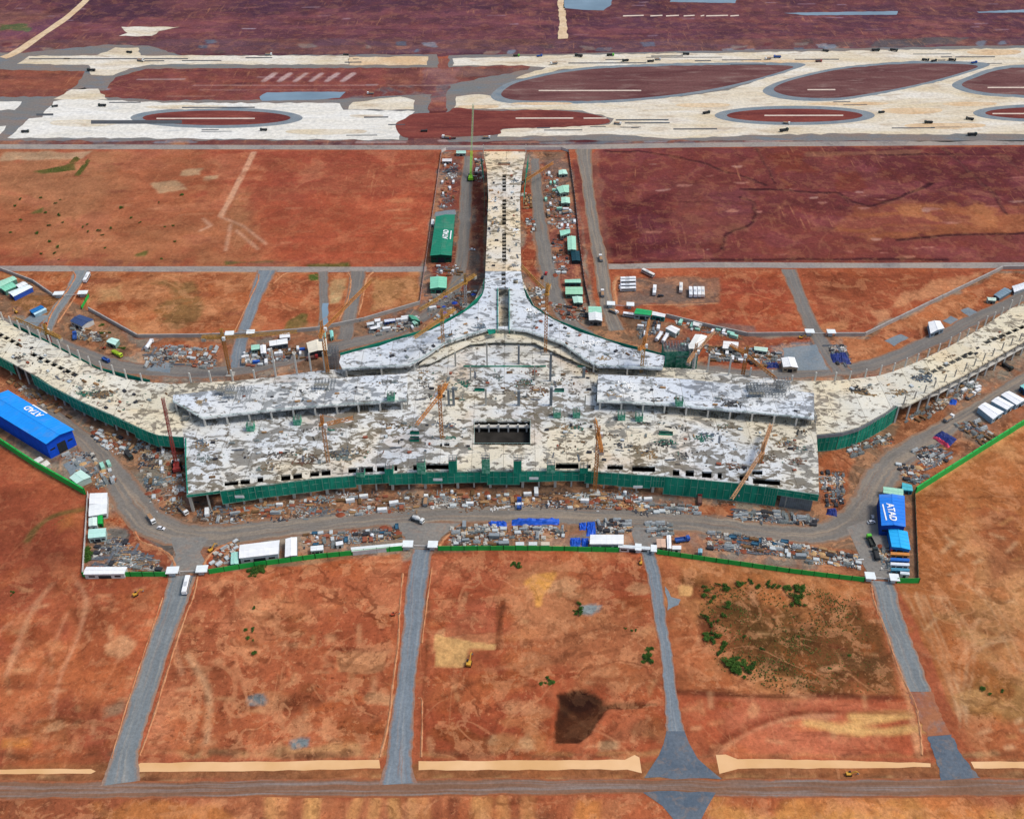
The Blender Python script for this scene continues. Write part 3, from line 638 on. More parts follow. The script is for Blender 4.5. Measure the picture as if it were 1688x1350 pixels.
at.data.foreach_set('color', np.concatenate([np.clip(GC, 0.005, .95), MOT[..., None]], -1).astype(np.float32).ravel())
me.polygons.foreach_set('use_smooth', np.ones(nq, dtype=bool))
b = NB('laterite soil')
a = b.n.new('ShaderNodeAttribute'); a.attribute_name = 'soil'
def fac(ramp_out, k=1.0):
    q = b.n.new('ShaderNodeMath'); q.operation = 'MULTIPLY'; b.link(ramp_out, q.inputs[0]); b.link(a.outputs['Alpha'], q.inputs[1]); return q.outputs[0]
soil = a.outputs['Color']
lite = b.mix(.5, soil, lin('#d89a6c')); dark = b.mix(1.0, soil, (.5, .45, .43, 1), 'MULTIPLY'); rust = b.mix(.5, soil, lin('#b8602f'))
c_ = b.mix(fac(b.ramp(b.noise(.03, 8, .65, .5), .52, .6, (0, 0, 0, 1), (.6, .6, .6, 1))), soil, rust)
c_ = b.mix(fac(b.ramp(b.noise(.07, 8, .68, .35), .53, .56, (0, 0, 0, 1), (.8, .8, .8, 1))), c_, lite)
c_ = b.mix(fac(b.ramp(b.noise(.1, 8, .7, .3), .555, .6, (0, 0, 0, 1), (.7, .7, .7, 1))), c_, dark)
vo = b.n.new('ShaderNodeTexVoronoi'); vo.inputs['Scale'].default_value = .2; vo.feature = 'SMOOTH_F1'; vo.inputs['Randomness'].default_value = 1
wv = b.n.new('ShaderNodeVectorMath'); wv.operation = 'ADD'; b.link(b.co.outputs['Object'], wv.inputs[0])
sc_ = b.n.new('ShaderNodeVectorMath'); sc_.operation = 'SCALE'; sc_.inputs['Scale'].default_value = 6; b.link(b.noise(.15, 3, .6, 0, None, 'Color'), sc_.inputs[0]); b.link(sc_.outputs[0], wv.inputs[1]); b.link(wv.outputs[0], vo.inputs['Vector'])
vm = b.mix(1.0, b.ramp(vo.outputs['Distance'], .45, .8, (0, 0, 0, 1), (.8, .8, .8, 1)), b.ramp(b.noise(.02, 4), .46, .58), 'MULTIPLY')
c_ = b.mix(fac(vm), c_, dark)  # hollows between clods darkened, shading put into the soil colour
c_ = b.mix(fac(b.ramp(b.noise(.3, 6, .66, .3), .6, .65, (0, 0, 0, 1), (.8, .8, .8, 1))), c_, lite)
c_ = b.mix(fac(b.ramp(b.noise(.42, 6, .66, .3), .6, .66, (0, 0, 0, 1), (.9, .9, .9, 1))), c_, dark)
tm = b.noise(1.0, 4, .6, .6, b.mapping((.3, .02, 1))); tm2 = b.noise(1.0, 4, .6, .6, b.mapping((.02, .3, 1)))
c_ = b.mix(b.mix(1.0, b.ramp(tm, .6, .66, (0, 0, 0, 1), (.5, .5, .5, 1)), b.ramp(b.noise(.012, 3), .5, .6), 'MULTIPLY'), c_, lite)
c_ = b.mix(b.mix(1.0, b.ramp(tm2, .6, .66, (0, 0, 0, 1), (.5, .5, .5, 1)), b.ramp(b.noise(.011, 3, .5, .2), .5, .6), 'MULTIPLY'), c_, dark)
def isoline(scale, detail, dist, width, mask_s, lo, hi, k):
    n = b.noise(scale, detail, .5, dist); q = b.n.new('ShaderNodeMath'); q.operation = 'SUBTRACT'; b.link(n, q.inputs[0]); q.inputs[1].default_value = .5
    r = b.n.new('ShaderNodeMath'); r.operation = 'ABSOLUTE'; b.link(q.outputs[0], r.inputs[0])
    return b.mix(1.0, b.ramp(r.outputs[0], width*.5, width, (k, k, k, 1), (0, 0, 0, 1)), b.ramp(b.noise(mask_s, 3), lo, hi), 'MULTIPLY')
c_ = b.mix(fac(isoline(.011, 1.5, .4, .005, .02, .48, .56, .75)), c_, lite)
c_ = b.mix(fac(isoline(.017, 2, .8, .008, .013, .5, .56, .7)), c_, lite)
c_ = b.mix(fac(isoline(.014, 5, .3, .0075, .016, .5, .58, .85)), c_, dark)
c_ = b.mix(fac(isoline(.03, 3, .5, .016, .018, .53, .58, .6)), c_, dark)
g1 = b.ramp(b.noise(.4, 8, .8, .4), .28, .74, (.58, .55, .53, 1), (1.38, 1.38, 1.38, 1))
c_ = b.mix(1.0, c_, g1, 'MULTIPLY')
hb = b.n.new('ShaderNodeMath'); hb.operation = 'MULTIPLY_ADD'; b.link(vo.outputs['Distance'], hb.inputs[0]); hb.inputs[1].default_value = -1.2; b.link(b.noise(.45, 7, .7, .4), hb.inputs[2])
b.bump(hb.outputs[0], .6, .9)
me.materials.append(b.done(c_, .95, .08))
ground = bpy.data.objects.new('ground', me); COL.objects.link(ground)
tag(ground, 'red laterite soil of the airfield, graded plots and yards', 'ground', None, 'structure')

# ---------------------------------------------------------------- roads, aprons, water
M_ROAD = track_mat('blue grey gravel road', '#7d8486', '#a09c92', '#9a7a64')
M_ROADB = track_mat('slate gravel lane', '#79838a', '#9a9c9a', '#96705a')
M_PATHR = track_mat('brown haul road', '#807a72', '#a08f7a', '#8f6c54', .8)
M_REAR = track_mat('grey brown haul road', '#7b7772', '#93887a', '#8f6a54', .6)
M_THROAT = dust_mat('trodden gravel', '#7b7974', '#8a847b', '#9a7c66', .06, .6, .6)
M_BERM = dust_mat('pushed up tan soil', '#c08a62', '#b0704c', '#d0a880', .1, .6, .6)
M_DUSTY = dust_mat('red dust over gravel', '#96604a', '#a36a4a', '#7f7b78', .08, .6, .6)
M_UPPER = dust_mat('pale perimeter track', '#8f8883', '#a09488', '#776e6a', .03, .5, .8)
M_BOTTOM = track_mat('trackway gravel', '#86644f', '#8d8580', '#9c5c3a', .75)
M_GRAVEL = dust_mat('slate blue gravel', '#727f87', '#858c8f', '#928c86', .07, .7, .5)
M_BLUEG = dust_mat('dark blue gravel', '#56626e', '#687078', '#8a7666', .08, .7, .7)
M_PAVE = dust_mat('new concrete pavement', '#dcd5c6', '#d0bf9f', '#b09a80', .03, .3, .85, (.4, 1.3, 1))
M_PAVEW = dust_mat('white concrete pavement', '#e2dfd6', '#d9d3c4', '#bfbfba', .03, .25, .8, (.4, 1.3, 1))
M_BED = dust_mat('dusty gravel bed', '#747674', '#85756a', '#6b7780', .03, .5, .9, (.5, 1.4, 1))
M_TAN = dust_mat('tan cement base', '#d9c2a0', '#cfae86', '#b99a7c', .03, .3, .7)
M_ISLE = dust_mat('maroon island soil', '#63302e', '#82433a', '#9a5c4c', .04, .4, .5, (.4, 1.5, 1))
M_ISLEP = dust_mat('dull maroon island soil', '#5f3a3a', '#75504c', '#8a7068', .03, .4, .8, (.35, 1.4, 1))
M_LINE = paint_mat('#d9c6b4', .2, .2, .9, .1)
M_JOINT = paint_mat('#55585c', .2, .2, .9, .1)
b = NB('silty water'); M_MUD = b.done(b.mix(b.ramp(b.noise(.03, 4), .35, .65), lin('#e6b987'), lin('#d6a56c')), .35, .4)
b = NB('grey pond water'); M_POND = b.done(b.mix(b.ramp(b.noise(.02, 4), .35, .65), lin('#7d94a3'), lin('#6a7f8d')), .4, .4)

ribbon('access_road', [(301, 949), (286, 1000), (258, 1080), (229, 1170), (207, 1240), (198, 1291)], [14, 12.5, 11.3, 11, 11.5, 17], .12, M_ROAD, 'grey gravel access road with a white bus on it', 'road', 8, .35)
ribbon('access_road', [(697, 906), (688, 960), (677, 1060), (669, 1130), (662, 1200), (657, 1258), (656, 1292)], [11, 10.8, 9.2, 8.8, 11, 11.5, 17], .12, M_ROADB, 'straight blue grey gravel road below the central site gate', 'road', 8, .35)
ribbon('access_road', [(1068, 908), (1080, 960), (1090, 1030), (1099, 1080), (1106, 1150), (1113, 1205)], [7.4, 7, 5.8, 5.5, 6, 8.5], .12, M_ROADB, 'narrow blue grey gravel road widening into a triangle', 'road', 8, .3)
sheet('gravel_apron', [(1100, 1200), (1094, 1225), (1086, 1245), (1062, 1282), (1190, 1284), (1150, 1250), (1136, 1225), (1126, 1200)], .11, M_BLUEG, 'blue gravel triangle where the narrow road meets the bottom track', 'gravel', 0, .6)
sheet('gravel_apron', [(1100, 986), (1096, 966), (1106, 984), (1122, 988), (1118, 997), (1100, 1006)], .10, M_GRAVEL, 'grey gravel spur beside the narrow access road', 'gravel', 0, .5, 3)
ribbon('access_road', [(1454, 958), (1471, 1020), (1494, 1082), (1516, 1140)], [12, 11.5, 11, 11], .12, M_ROAD, 'gravel road leaving the gate beside the blue shed, upper length', 'road', 8, .5)
ribbon('access_road', [(1516, 1140.3), (1532, 1178), (1548, 1212)], [12, 11, 11], .10, M_DUSTY, 'length of gravel road buried under red dust', 'road', 8, .8)
ribbon('access_road', [(1548, 1212.3), (1566, 1250), (1582, 1284)], [11, 12, 18], .12, M_BLUEG, 'blue gravel road foot meeting the bottom track', 'road', 8, .6)
for q, wd, l in (([(326, 950), (318, 985), (307, 1012), (280, 1092), (252, 1185), (230, 1245)], 1.6, 'tan soil edge on the right of the first access road'), ([(268, 985), (236, 1080), (206, 1172), (184, 1250)], 1.2, 'tan soil edge on the left of the first access road'), ([(664, 945), (659, 1000), (656, 1060), (647, 1130), (640, 1190), (626, 1248)], 1.8, 'tan soil edge on the left of the central access road'), ([(712, 935), (704, 990), (695, 1060)], 1.4, 'tan soil edge on the right of the central access road'), ([(690, 1150), (696, 1160), (694, 1248)], 1.6, 'short soil edge low on the right of the central access road'), ([(1436, 965), (1440, 990), (1458, 1035), (1480, 1100), (1508, 1160), (1516, 1200), (1520, 1245)], 2, 'long tan soil edge left of the dusty gravel road'), ([(145, 449), (122, 492), (94, 533)], 2, 'tan edge of the white bus road'), ([(120, 448), (124, 456), (117, 470), (86, 515), (75, 545)], 2, 'left tan edge of the white bus road'), ([(320, 449), (415, 450), (426, 458), (420, 475), (385, 550)], 2, 'tan kerb of soil left of the blue grey plot road'), ([(510, 450), (472, 451), (450, 468)], 2, 'tan kerb of soil right of the blue grey plot road'), ([(573, 449), (578, 462), (574, 490), (558, 530)], 2.4, 'tan soil edge left of the grey lane'), ([(615, 449), (604, 460), (598, 490), (590, 520)], 2.4, 'tan soil edge right of the grey lane'), ([(222, 876), (232, 892), (262, 904), (282, 918), (290, 940)], 2.5, 'curved red soil edge of the left corner yard'), ([(333, 942), (340, 922), (358, 904), (392, 890)], 2.5, 'red soil edge at the left front yard'), ([(722, 903), (734, 886), (764, 864)], 2.5, 'red soil edge at the central gate'), ([(1020, 456), (1012, 470), (1016, 502)], 4, 'orange soil bank at the left of the rear lot'), ([(1060, 503), (1130, 502), (1184, 500)], 2, 'orange soil edge along the bottom of the rear lot')):
    berm(q, wd, .5, M_BERM, l)
ribbon('haul_track', [(-500, 1302), (0, 1302), (300, 1300), (650, 1298), (1000, 1296), (1300, 1298), (1688, 1297), (2200, 1296)], [10, 9, 8, 9, 7, 9, 9, 9], .06, M_BOTTOM, 'rutted grey brown track along the bottom of the view', 'road', 8, .5)
sheet('gravel_apron', [(1060, 1306), (1110, 1303), (1180, 1306), (1166, 1330), (1155, 1352), (1150, 1420), (1118, 1420), (1112, 1352), (1092, 1328)], .12, M_BLUEG, 'blue gravel apron below the bottom track', 'gravel', 0, .7)
for q, l in (([(-200, 1268), (150, 1267), (158, 1271), (150, 1275), (-200, 1276)], 'thin peach drainage channel at the far left'),
             ([(222, 1262), (232, 1257), (400, 1255), (625, 1252), (627, 1266), (400, 1271), (230, 1272)], 'peach drainage channel between the first and second access roads'),
             ([(690, 1254), (1030, 1252), (1046, 1244), (1054, 1248), (1058, 1274), (1034, 1268), (690, 1269)], 'peach drainage channel with a wide head beside the gravel triangle'),
             ([(1180, 1244), (1196, 1243), (1216, 1251), (1400, 1253), (1534, 1258), (1534, 1264), (1400, 1266), (1216, 1267), (1186, 1275)], 'peach drainage channel right of the gravel triangle'),
             ([(1600, 1255), (1950, 1253), (1950, 1267), (1606, 1266)], 'peach drainage channel at the far right')):
    sheet('drainage_channel', q, .05, M_MUD, l, 'water', 0, .3)
ribbon('perimeter_road', [(60, 668), (100, 694), (150, 735), (190, 785), (222, 832), (264, 870), (340, 884), (480, 868), (640, 851), (800, 846), (1000, 852), (1150, 863), (1270, 878), (1350, 879), (1400, 860), (1432, 828), (1452, 790), (1490, 750), (1560, 706), (1640, 657), (1720, 606)],
       [8, 10, 13, 17, 21, 20, 18, 16, 16, 16, 16, 16, 15, 15, 18, 20, 20, 18, 14, 12, 12], .05, M_PATHR, 'wide brown haul road curving round the front of the terminal', 'road', 8, .7)
for q, l in (([(282, 885), (345, 885), (330, 910), (345, 944), (275, 947), (290, 915)], 'gravel throat at the left gate'), ([(640, 862), (760, 862), (728, 885), (716, 905), (670, 905), (668, 885)], 'gravel throat at the central gate'), ([(1040, 868), (1100, 870), (1085, 912), (1050, 908)], 'gravel throat at the gate by the white canopy'), ([(1395, 870), (1455, 850), (1475, 956), (1435, 955)], 'gravel throat beside the blue shed')):
    sheet('gate_road', q, .09, M_THROAT, l, 'road', 0, .6)
ribbon('service_road', [(-100, 500), (20, 536), (75, 556), (140, 585), (210, 606), (300, 613), (380, 612), (480, 592), (560, 570), (640, 550), (715, 512), (752, 470), (764, 400), (768, 330), (772, 258)], [11, 11, 12, 13, 13, 14, 14, 13, 13, 12, 11, 11, 11, 11, 9], .05, M_REAR, 'grey service road winding behind the left wing of the terminal', 'road', 8, .7)
ribbon('service_road', [(882, 262), (886, 330), (895, 400), (905, 450), (925, 512), (965, 552), (1040, 584), (1130, 603), (1230, 617), (1330, 614), (1430, 603), (1530, 565), (1610, 525), (1720, 474)], [8, 11, 13, 14, 13, 13, 12, 11, 11, 13, 13, 12, 11, 10], .05, M_REAR, 'grey service road winding behind the right wing of the terminal', 'road', 8, .7)
ribbon('cross_road', [(-400, 444), (0, 443), (350, 444), (703, 444)], 8, .05, M_UPPER, 'grey cross road below the left orange field', 'road', 4, .5)
ribbon('cross_road', [(992, 440), (1200, 437), (1450, 438), (2100, 436)], 8, .05, M_UPPER, 'pale cross road below the maroon field', 'road', 4, .5)
ribbon('airside_road', [(-500, 241), (400, 243), (900, 243), (1300, 238), (2200, 233)], 10, .05, M_UPPER, 'pale road between the taxiways and the fields', 'road', 4, .4)
ribbon('side_road', [(962, 246), (968, 300), (978, 370), (990, 432), (1000, 500), (1016, 545)], [16, 10, 10, 12, 10, 12], .06, M_PATHR, 'tan side road running along the right of the pier', 'road', 8, .6)
for q, wd, m, l in (([(136, 446), (118, 478), (86, 522), (74, 552)], [14, 9, 9, 9], M_ROAD, 'short road with a white bus near the mint roofs'), ([(440, 446), (420, 495), (398, 560), (392, 606)], [16, 9, 9, 12], M_ROADB, 'blue grey road crossing the left plots'), ([(532, 448), (534, 490), (532, 548)], [8, 7, 7], M_REAR, 'narrow grey water filled lane'), ([(590, 447), (583, 490), (568, 560)], [13, 11, 11], M_REAR, 'grey lane under the orange crane jib'), ([(1300, 444), (1318, 490), (1345, 550), (1388, 612)], [12, 10, 12, 14], M_REAR, 'grey lane crossing the right plots')):
    ribbon('plot_road', q, wd, .07, m, l, 'road', 8, .5)
for q, l in (([(532, 500), (542, 500), (540, 540), (531, 540)], 'water standing in the narrow lane'), ([(928, 14), (932, -8), (1010, -8), (1008, 8), (995, 18), (960, 17)], 'grey pond beside the far track'), ([(1104, 4), (1108, -12), (1215, -12), (1212, 6)], 'grey pond at the top of the view'), ([(1292, 22), (1480, 19), (1478, 25), (1330, 26)], 'long thin pond in the far field'), ([(1610, 20), (1700, 16), (1700, 21), (1614, 22)], 'thin pond at the far right'), ([(428, 160), (440, 153), (520, 152), (570, 152), (560, 162), (520, 165), (432, 167)], 'blue pond between the taxiways')):
    sheet('pond', q, .1, M_POND, l, 'water', 0, .8)
sheet('far_track', [(917, -20), (927, -20), (934, 40), (936, 64), (920, 65), (922, 30)], .1, M_TAN, 'tan track climbing into the far field', 'road', 0, 1)
ribbon('far_track', [(160, -18), (120, 22), (72, 56), (28, 86), (5, 96)], [9, 9, 10, 12, 12], .1, M_TAN, 'tan diagonal track at the far left', 'road', 4, .6)
for i in range(7):
    x0 = (1027, 1072, 1098, 1127, 1155, 1164, 1204)[i]; x1 = (1061, 1092, 1119, 1145, 1161, 1200, 1218)[i]
    sheet('white_strip', [(x0, 26), (x1, 25.2), (x1, 27), (x0, 28)], .1, M_LINE, 'white concrete strip in the far purple field', 'strip')
# airfield
A = lambda q, m, l, n='taxiway', z=.1, sm=0, rag=1.0: sheet(n, q, z, m, l, 'pavement', sm, rag*1.8, 7)
A([(20, 232), (0, 232), (-200, 232), (-200, 160), (95, 160), (140, 145), (170, 160), (260, 166), (560, 164), (660, 158), (712, 156), (705, 190), (672, 232)], M_BED, 'blue gravel bed under the left taxiway', 'gravel_bed', .05)
A([(12, 228), (48, 196), (70, 194), (72, 186), (88, 168), (112, 163), (280, 170), (560, 171), (566, 182), (684, 184), (670, 194), (658, 231), (420, 230), (220, 228)], M_PAVEW, 'white concrete taxiway at the left')
A([(574, 181), (582, 169), (640, 162), (660, 160), (684, 166), (682, 181)], M_PAVE, 'cream end of the left taxiway')
A([(-200, 168), (36, 168), (24, 182), (-200, 181)], M_PAVEW, 'short white slab at the left edge')
A([(-200, 212), (10, 208), (0, 222), (-200, 224)], M_PAVEW, 'white slab corner at the lower left edge')
A([(88, 164), (118, 148), (162, 147), (178, 165)], M_PAVE, 'cream connector of the left taxiway', 'taxiway', .11)
A([(-200, 112), (-200, 86), (40, 88), (180, 74), (245, 76), (300, 92), (720, 90), (722, 112), (240, 114), (190, 128), (172, 150), (118, 150), (140, 118)], M_BED, 'grey gravel bed of the far left runway', 'gravel_bed', .05)
A([(28, 106), (48, 93), (160, 92), (190, 79), (228, 79), (232, 92), (575, 93), (575, 107), (250, 107), (215, 113), (186, 125), (150, 124), (146, 108)], M_PAVE, 'pale runway with a cross connector at the far left')
A([(576, 95), (706, 94), (704, 108), (576, 108)], M_TAN, 'tan end of the far left runway')
A([(196, 60), (210, 55), (200, 45), (297, 45), (262, 52), (250, 60)], M_PAVE, 'cream concrete bay in the far left field')
A([(740, 235), (735, 160), (742, 140), (800, 128), (870, 116), (880, 106), (740, 112), (740, 92), (2200, 66), (2200, 236), (1200, 232), (840, 232)], M_BED, 'blue gravel bed under the right taxiways', 'gravel_bed', .05)
A([(746, 109), (746, 97), (1000, 90), (1300, 86), (1688, 80), (2200, 74), (2200, 228), (1688, 222), (1640, 221), (1500, 222), (1390, 221), (1250, 223), (1100, 229), (1010, 222), (820, 226), (828, 214), (1004, 206), (1012, 196), (960, 183), (748, 179), (752, 160), (790, 156), (815, 160), (835, 168), (1000, 169), (1100, 162), (1200, 150), (1262, 128), (1180, 120), (1000, 112), (930, 114), (880, 128), (850, 130), (900, 112), (860, 108)], M_PAVE, 'broad cream taxiway complex at the right')
isl1 = [(826, 156), (845, 140), (880, 130), (930, 120), (1000, 113), (1120, 109), (1250, 108), (1306, 110), (1290, 118), (1230, 135), (1170, 148), (1090, 159), (1000, 166), (900, 167), (845, 165)]
isl2 = [(1276, 150), (1290, 138), (1340, 124), (1400, 113), (1490, 106), (1570, 106), (1612, 110), (1580, 122), (1520, 138), (1450, 152), (1380, 162), (1310, 160)]
isl3 = [(1586, 142), (1610, 128), (1660, 114), (1760, 112), (1820, 140), (1760, 157), (1640, 155)]
ell = lambda cx, cy, rx, ry: [(cx+rx*math.cos(6.2832*i/14), cy+ry*math.sin(6.2832*i/14)) for i in range(14)]
def grow(q, dx, dy):
    cx = sum(p[0] for p in q)/len(q); cy = sum(p[1] for p in q)/len(q)
    ex = max(abs(p[0]-cx) for p in q); ey = max(abs(p[1]-cy) for p in q)
    return [(cx+(p[0]-cx)*(1+dx/ex), cy+(p[1]-cy)*(1+dy/ey)) for p in q]
for q, m, l in ((isl1, M_ISLEP, 'long maroon soil island, the largest among the taxiways'), (isl2, M_ISLEP, 'slanting maroon soil island right of the largest one'), (isl3, M_ISLEP, 'maroon soil island cut by the right edge of the view'), (ell(1310, 191, 112, 11), M_ISLE, 'narrow oval red island with a pale drain'), (ell(1730, 187, 106, 10), M_ISLE, 'oval red island at the right edge'), (ell(357, 195, 122, 12), M_ISLE, 'red oval island in the left white taxiway'), ([(652, 206), (668, 196), (684, 188), (735, 186), (752, 178), (800, 183), (900, 182), (970, 188), (1004, 198), (990, 206), (900, 211), (830, 213), (822, 222), (760, 226), (700, 228), (664, 226)], M_ISLE, 'dark red island behind the head of the pier')):
    g = grow(q, 20, 4.8)
    if 'behind the head' not in l: sheet('gravel_border', g, .14, M_GRAVEL, 'blue gravel border round the '+l.split(',')[0], 'gravel', 5, 1.6, 6)
    sheet('soil_island', q, .18, m, l, 'soil', 5, 1.5, 6)
for x0, x1, y in ((1260, 1390, 191), (888, 1057, 150), (1331, 1377, 148.6), (1628, 1760, 145), (1636, 1760, 188), (258, 420, 196), (850, 945, 195.5), (962, 1000, 195.5)):
    sheet('drain_line', [(x0, y-.8), (x1, y-1), (x1, y+1), (x0, y+1.1)], .22, M_LINE, 'pale concrete drain line along a soil island', 'drain')
for k, (x0, y0, w, h) in enumerate(((760, 175, 60, 5), (850, 170, 90, 4), (1120, 172, 80, 6), (1340, 170, 120, 5), (1460, 180, 90, 9), (1560, 170, 80, 6), (1500, 205, 120, 8), (1230, 100, 120, 4), (1600, 84, 80, 8), (250, 175, 120, 6), (90, 200, 100, 10), (480, 215, 120, 8), (580, 190, 50, 5))):
    sheet('bare_patch', [(x0, y0), (x0+w*.5, y0-h*.2), (x0+w, y0), (x0+w*.95, y0+h*.7), (x0+w*.4, y0+h), (x0-w*.04, y0+h*.6)], .16+.01*(k % 3), (M_TAN if x0 > 700 else M_PAVE), 'dusty uneven patch on the taxiway surface', 'pavement', 4, 1.8, 5)
JL = [(60, 188, 191.5, 88), (150, 205, 199, 300), (48, 97, 98.6, 115), (105, 97, 98.6, 310), (300, 100, 101.5, 365), (937, 104, 105.6, 1065), (1065, 95, 96, 1190), (1190, 99, 100.4, 1255), (1310, 98, 99.5, 1383), (1505, 89.5, 90.5, 1568), (1575, 94, 95.5, 1640), (1015, 197.5, 199.5, 1102), (1030, 202.5, 204.5, 1104), (897, 214.5, 216, 960), (1110, 212.5, 214.5, 1182), (1470, 211, 212.5, 1541), (640, 205.5, 207, 668), (600, 193, 195, 640), (300, 177, 179, 420), (180, 169, 170.5, 232)]
for k in range(14):
    x0 = rnd.uniform(760, 1680); y0 = rnd.choice([rnd.uniform(91, 108), rnd.uniform(168, 178), rnd.uniform(207, 222)]); JL.append((x0, y0, y0+rnd.uniform(.8, 1.6), x0+rnd.uniform(8, 60)))
for k in range(8):
    x0 = rnd.uniform(70, 640); y0 = rnd.choice([rnd.uniform(95, 106), rnd.uniform(172, 180), rnd.uniform(212, 228)]); JL.append((x0, y0, y0+rnd.uniform(.8, 1.6), x0+rnd.uniform(8, 60)))
for x0, y0, y1, x1 in JL:
    sheet('trench', [(x0, y0), (x1, y0-.3), (x1, y1-.3), (x0, y1)], .2, M_JOINT, 'dark trench line cut along the pale taxiway', 'trench')
# ---------------------------------------------------------------- the terminal: decks, piers, nets, columns
ZH, ZW, ZL = 13.0, 19.4, 15.8
T0 = P(830, 800, 0)
TB = thing('terminal_building', 'huge pale concrete terminal under construction with curved wings, a long pier and green netting', 'building', tuple(T0))
hall_front = [(308, 816), (363, 809), (400, 803), (462, 796), (511, 789), (600, 782), (690, 778), (806, 776), (860, 776), (958, 775), (1011, 779), (1096, 785), (1160, 791), (1217, 796), (1283, 805), (1350, 815)]
hall_rear = [(1340, 628), (1306, 628), (1224, 618), (1155, 609), (1100, 606), (985, 596), (900, 558), (830, 546), (760, 556), (690, 596), (600, 606), (526, 611), (450, 621), (386, 628), (318, 631), (284, 633)]
hall_out = hall_front+[(1349, 760), (1346, 716)]+hall_rear+[(303, 720), (305, 760)]
holes_px = []
def R(x0, x1, y0, y1, dy=0): holes_px.append([(x0, y0), (x1, y0+dy), (x1, y1+dy), (x0, y1)])
for r in ((370, 393, 794, 801, -2), (396, 412, 790.5, 798.5, -1), (424, 434, 786, 795, -.5), (463, 479, 783, 792.5, -1.5), (483, 498, 780.5, 789.5, -1.5), (511, 526, 778, 785.5, -1), (530, 545, 775, 784, -.8), (574, 588, 771, 779.5, -.5), (592, 615, 769.5, 778.5, -.5), (621, 635, 768, 777, 0), (650, 655, 767, 776, 0), (681, 688, 766, 775, 0), (702, 740, 764, 773.5, 0), (916, 954, 763, 772.5, 0), (967, 974, 765, 772, 0), (1001, 1027, 766, 773.5, .5), (1042, 1080, 767.5, 777, 1), (1109, 1120, 774, 783.5, .5), (1130, 1144, 775, 785, .5), (1157, 1173, 777, 787, .6), (1183, 1190, 779, 788.5, .4), (1219, 1234, 782.5, 792, .6), (1240, 1257, 775, 782, .4), (1241, 1286, 788, 797, 3), (676, 691, 713.5, 716), (676, 691, 722, 728), (725, 729, 731, 736), (732, 741, 730, 735), (782, 874, 694, 733), (1086, 1109, 713, 717, 1), (782, 800, 642.5, 645), (914, 930, 642.8, 646.5)): R(*r)
def strip(a, b, n, w, gap=.2, z=ZH):
    """row of slots along a line, in metres on the deck"""
    a, b = P(*a, z), P(*b, z); d = b-a; L = d.length/n; d.normalize(); q = Vector((-d.y, d.x, 0))*w/2; out = []
    for i in range(n):
        s, e = a+d*(L*i+L*gap/2), a+d*(L*(i+1)-L*gap/2)
        out.append([s-q, e-q, e+q, s+q])
    return out
def deck(name, outer, z, th, mat, holes=(), holes_w=(), parent=TB, lab=None):
    m = MB().prism(PL(outer, z), z-th, z, [PL(h, z) for h in holes]+list(holes_w))
    o = m.build(name, mat, parent)
    if lab: o['label'] = lab
    return o
deck('hall_deck', hall_out, ZH, 1.1, C_HALL, holes_px, lab='wide mottled deck of the main hall')
larm_front = [(303, 720), (265, 718), (246, 712), (218, 699), (188, 685), (140, 664), (125, 657), (85, 636), (64, 622), (34, 606), (0, 588), (-60, 554), (-160, 495)]
larm_rear = [(-160, 445), (-60, 494), (0, 524), (36, 546), (75, 563), (114, 584), (160, 608), (208, 625), (246, 630), (284, 633)]
larm = larm_front+larm_rear
deck('wing_deck', larm, ZH-.02, 1.1, C_ARM, [], strip((-4, 549), (34, 570), 4, 3.2)+strip((50, 582), (128, 620), 7, 3.2), lab='long curved deck of the left arm')
rarm_front = [(1346, 716), (1388, 712), (1415, 704), (1441, 690), (1459, 680), (1475, 668), (1488, 672), (1512, 660), (1546, 640), (1589, 618), (1646, 586), (1720, 545), (1820, 488)]
rarm_rear = [(1820, 428), (1720, 486), (1666, 509), (1617, 541), (1566, 571), (1516, 595), (1471, 613), (1441, 621), (1388, 627), (1340, 628)]
deck('wing_deck', rarm_front+rarm_rear, ZH-.02, 1.1, C_ARM, [], strip((1524, 619), (1604, 580), 8, 3.2)+strip((1622, 566), (1690, 537), 6, 3.2), lab='long curved deck of the right arm')
pier = [(797, 250), (867, 250), (864, 266), (861, 281), (857, 325), (858, 382), (859, 447), (800, 447), (803, 382), (805, 325), (803, 281), (800, 266)]
deck('pier_deck', pier, ZW, 1.2, C_PIER, [[(821, 268), (841, 268), (841, 273), (821, 273)]], strip((831, 316), (831, 288), 5, 3.0, .18, ZW)+strip((831, 371), (831, 328), 7, 3.0, .18, ZW)+strip((831, 431), (831, 384), 8, 3.0, .14, ZW), lab='long buff pier deck with a row of dark slots')
fl = [(800, 447.2), (859, 447.2), (863, 475), (868, 491), (877, 504), (897, 518), (915, 528), (954, 547), (1001, 561), (1033, 573), (1059, 578), (1097, 587), (1092, 608), (985, 604), (963, 592), (928, 567), (895, 555), (868, 546), (843, 543), (815, 542), (803, 544), (764, 556), (732, 567), (704, 586), (675, 603), (565, 609), (559, 597), (562, 586), (598, 576), (624, 571), (651, 561), (685, 552), (711, 544), (739, 530), (766, 514), (786, 500), (795, 487), (799, 475)]
deck('upper_deck', fl, ZW, 1.2, C_WING, [[(822, 474), (838, 474), (838, 538), (822, 538)], [(846, 460), (854, 460), (854, 468), (846, 468)]], strip((830, 470), (830, 449), 3, 3.0, .2, ZW), lab='white upper deck spreading into two curved wings')
lw = [(285, 651), (340, 645), (432, 633), (488, 629), (600, 620), (672, 616), (671, 661), (643, 663), (580, 667), (481, 674), (334, 690), (285, 662)]
rw = [(986, 617), (1050, 620), (1119, 624), (1170, 629), (1250, 637), (1342, 648), (1342, 691), (1258, 682), (1173, 675), (1100, 668), (984, 662)]
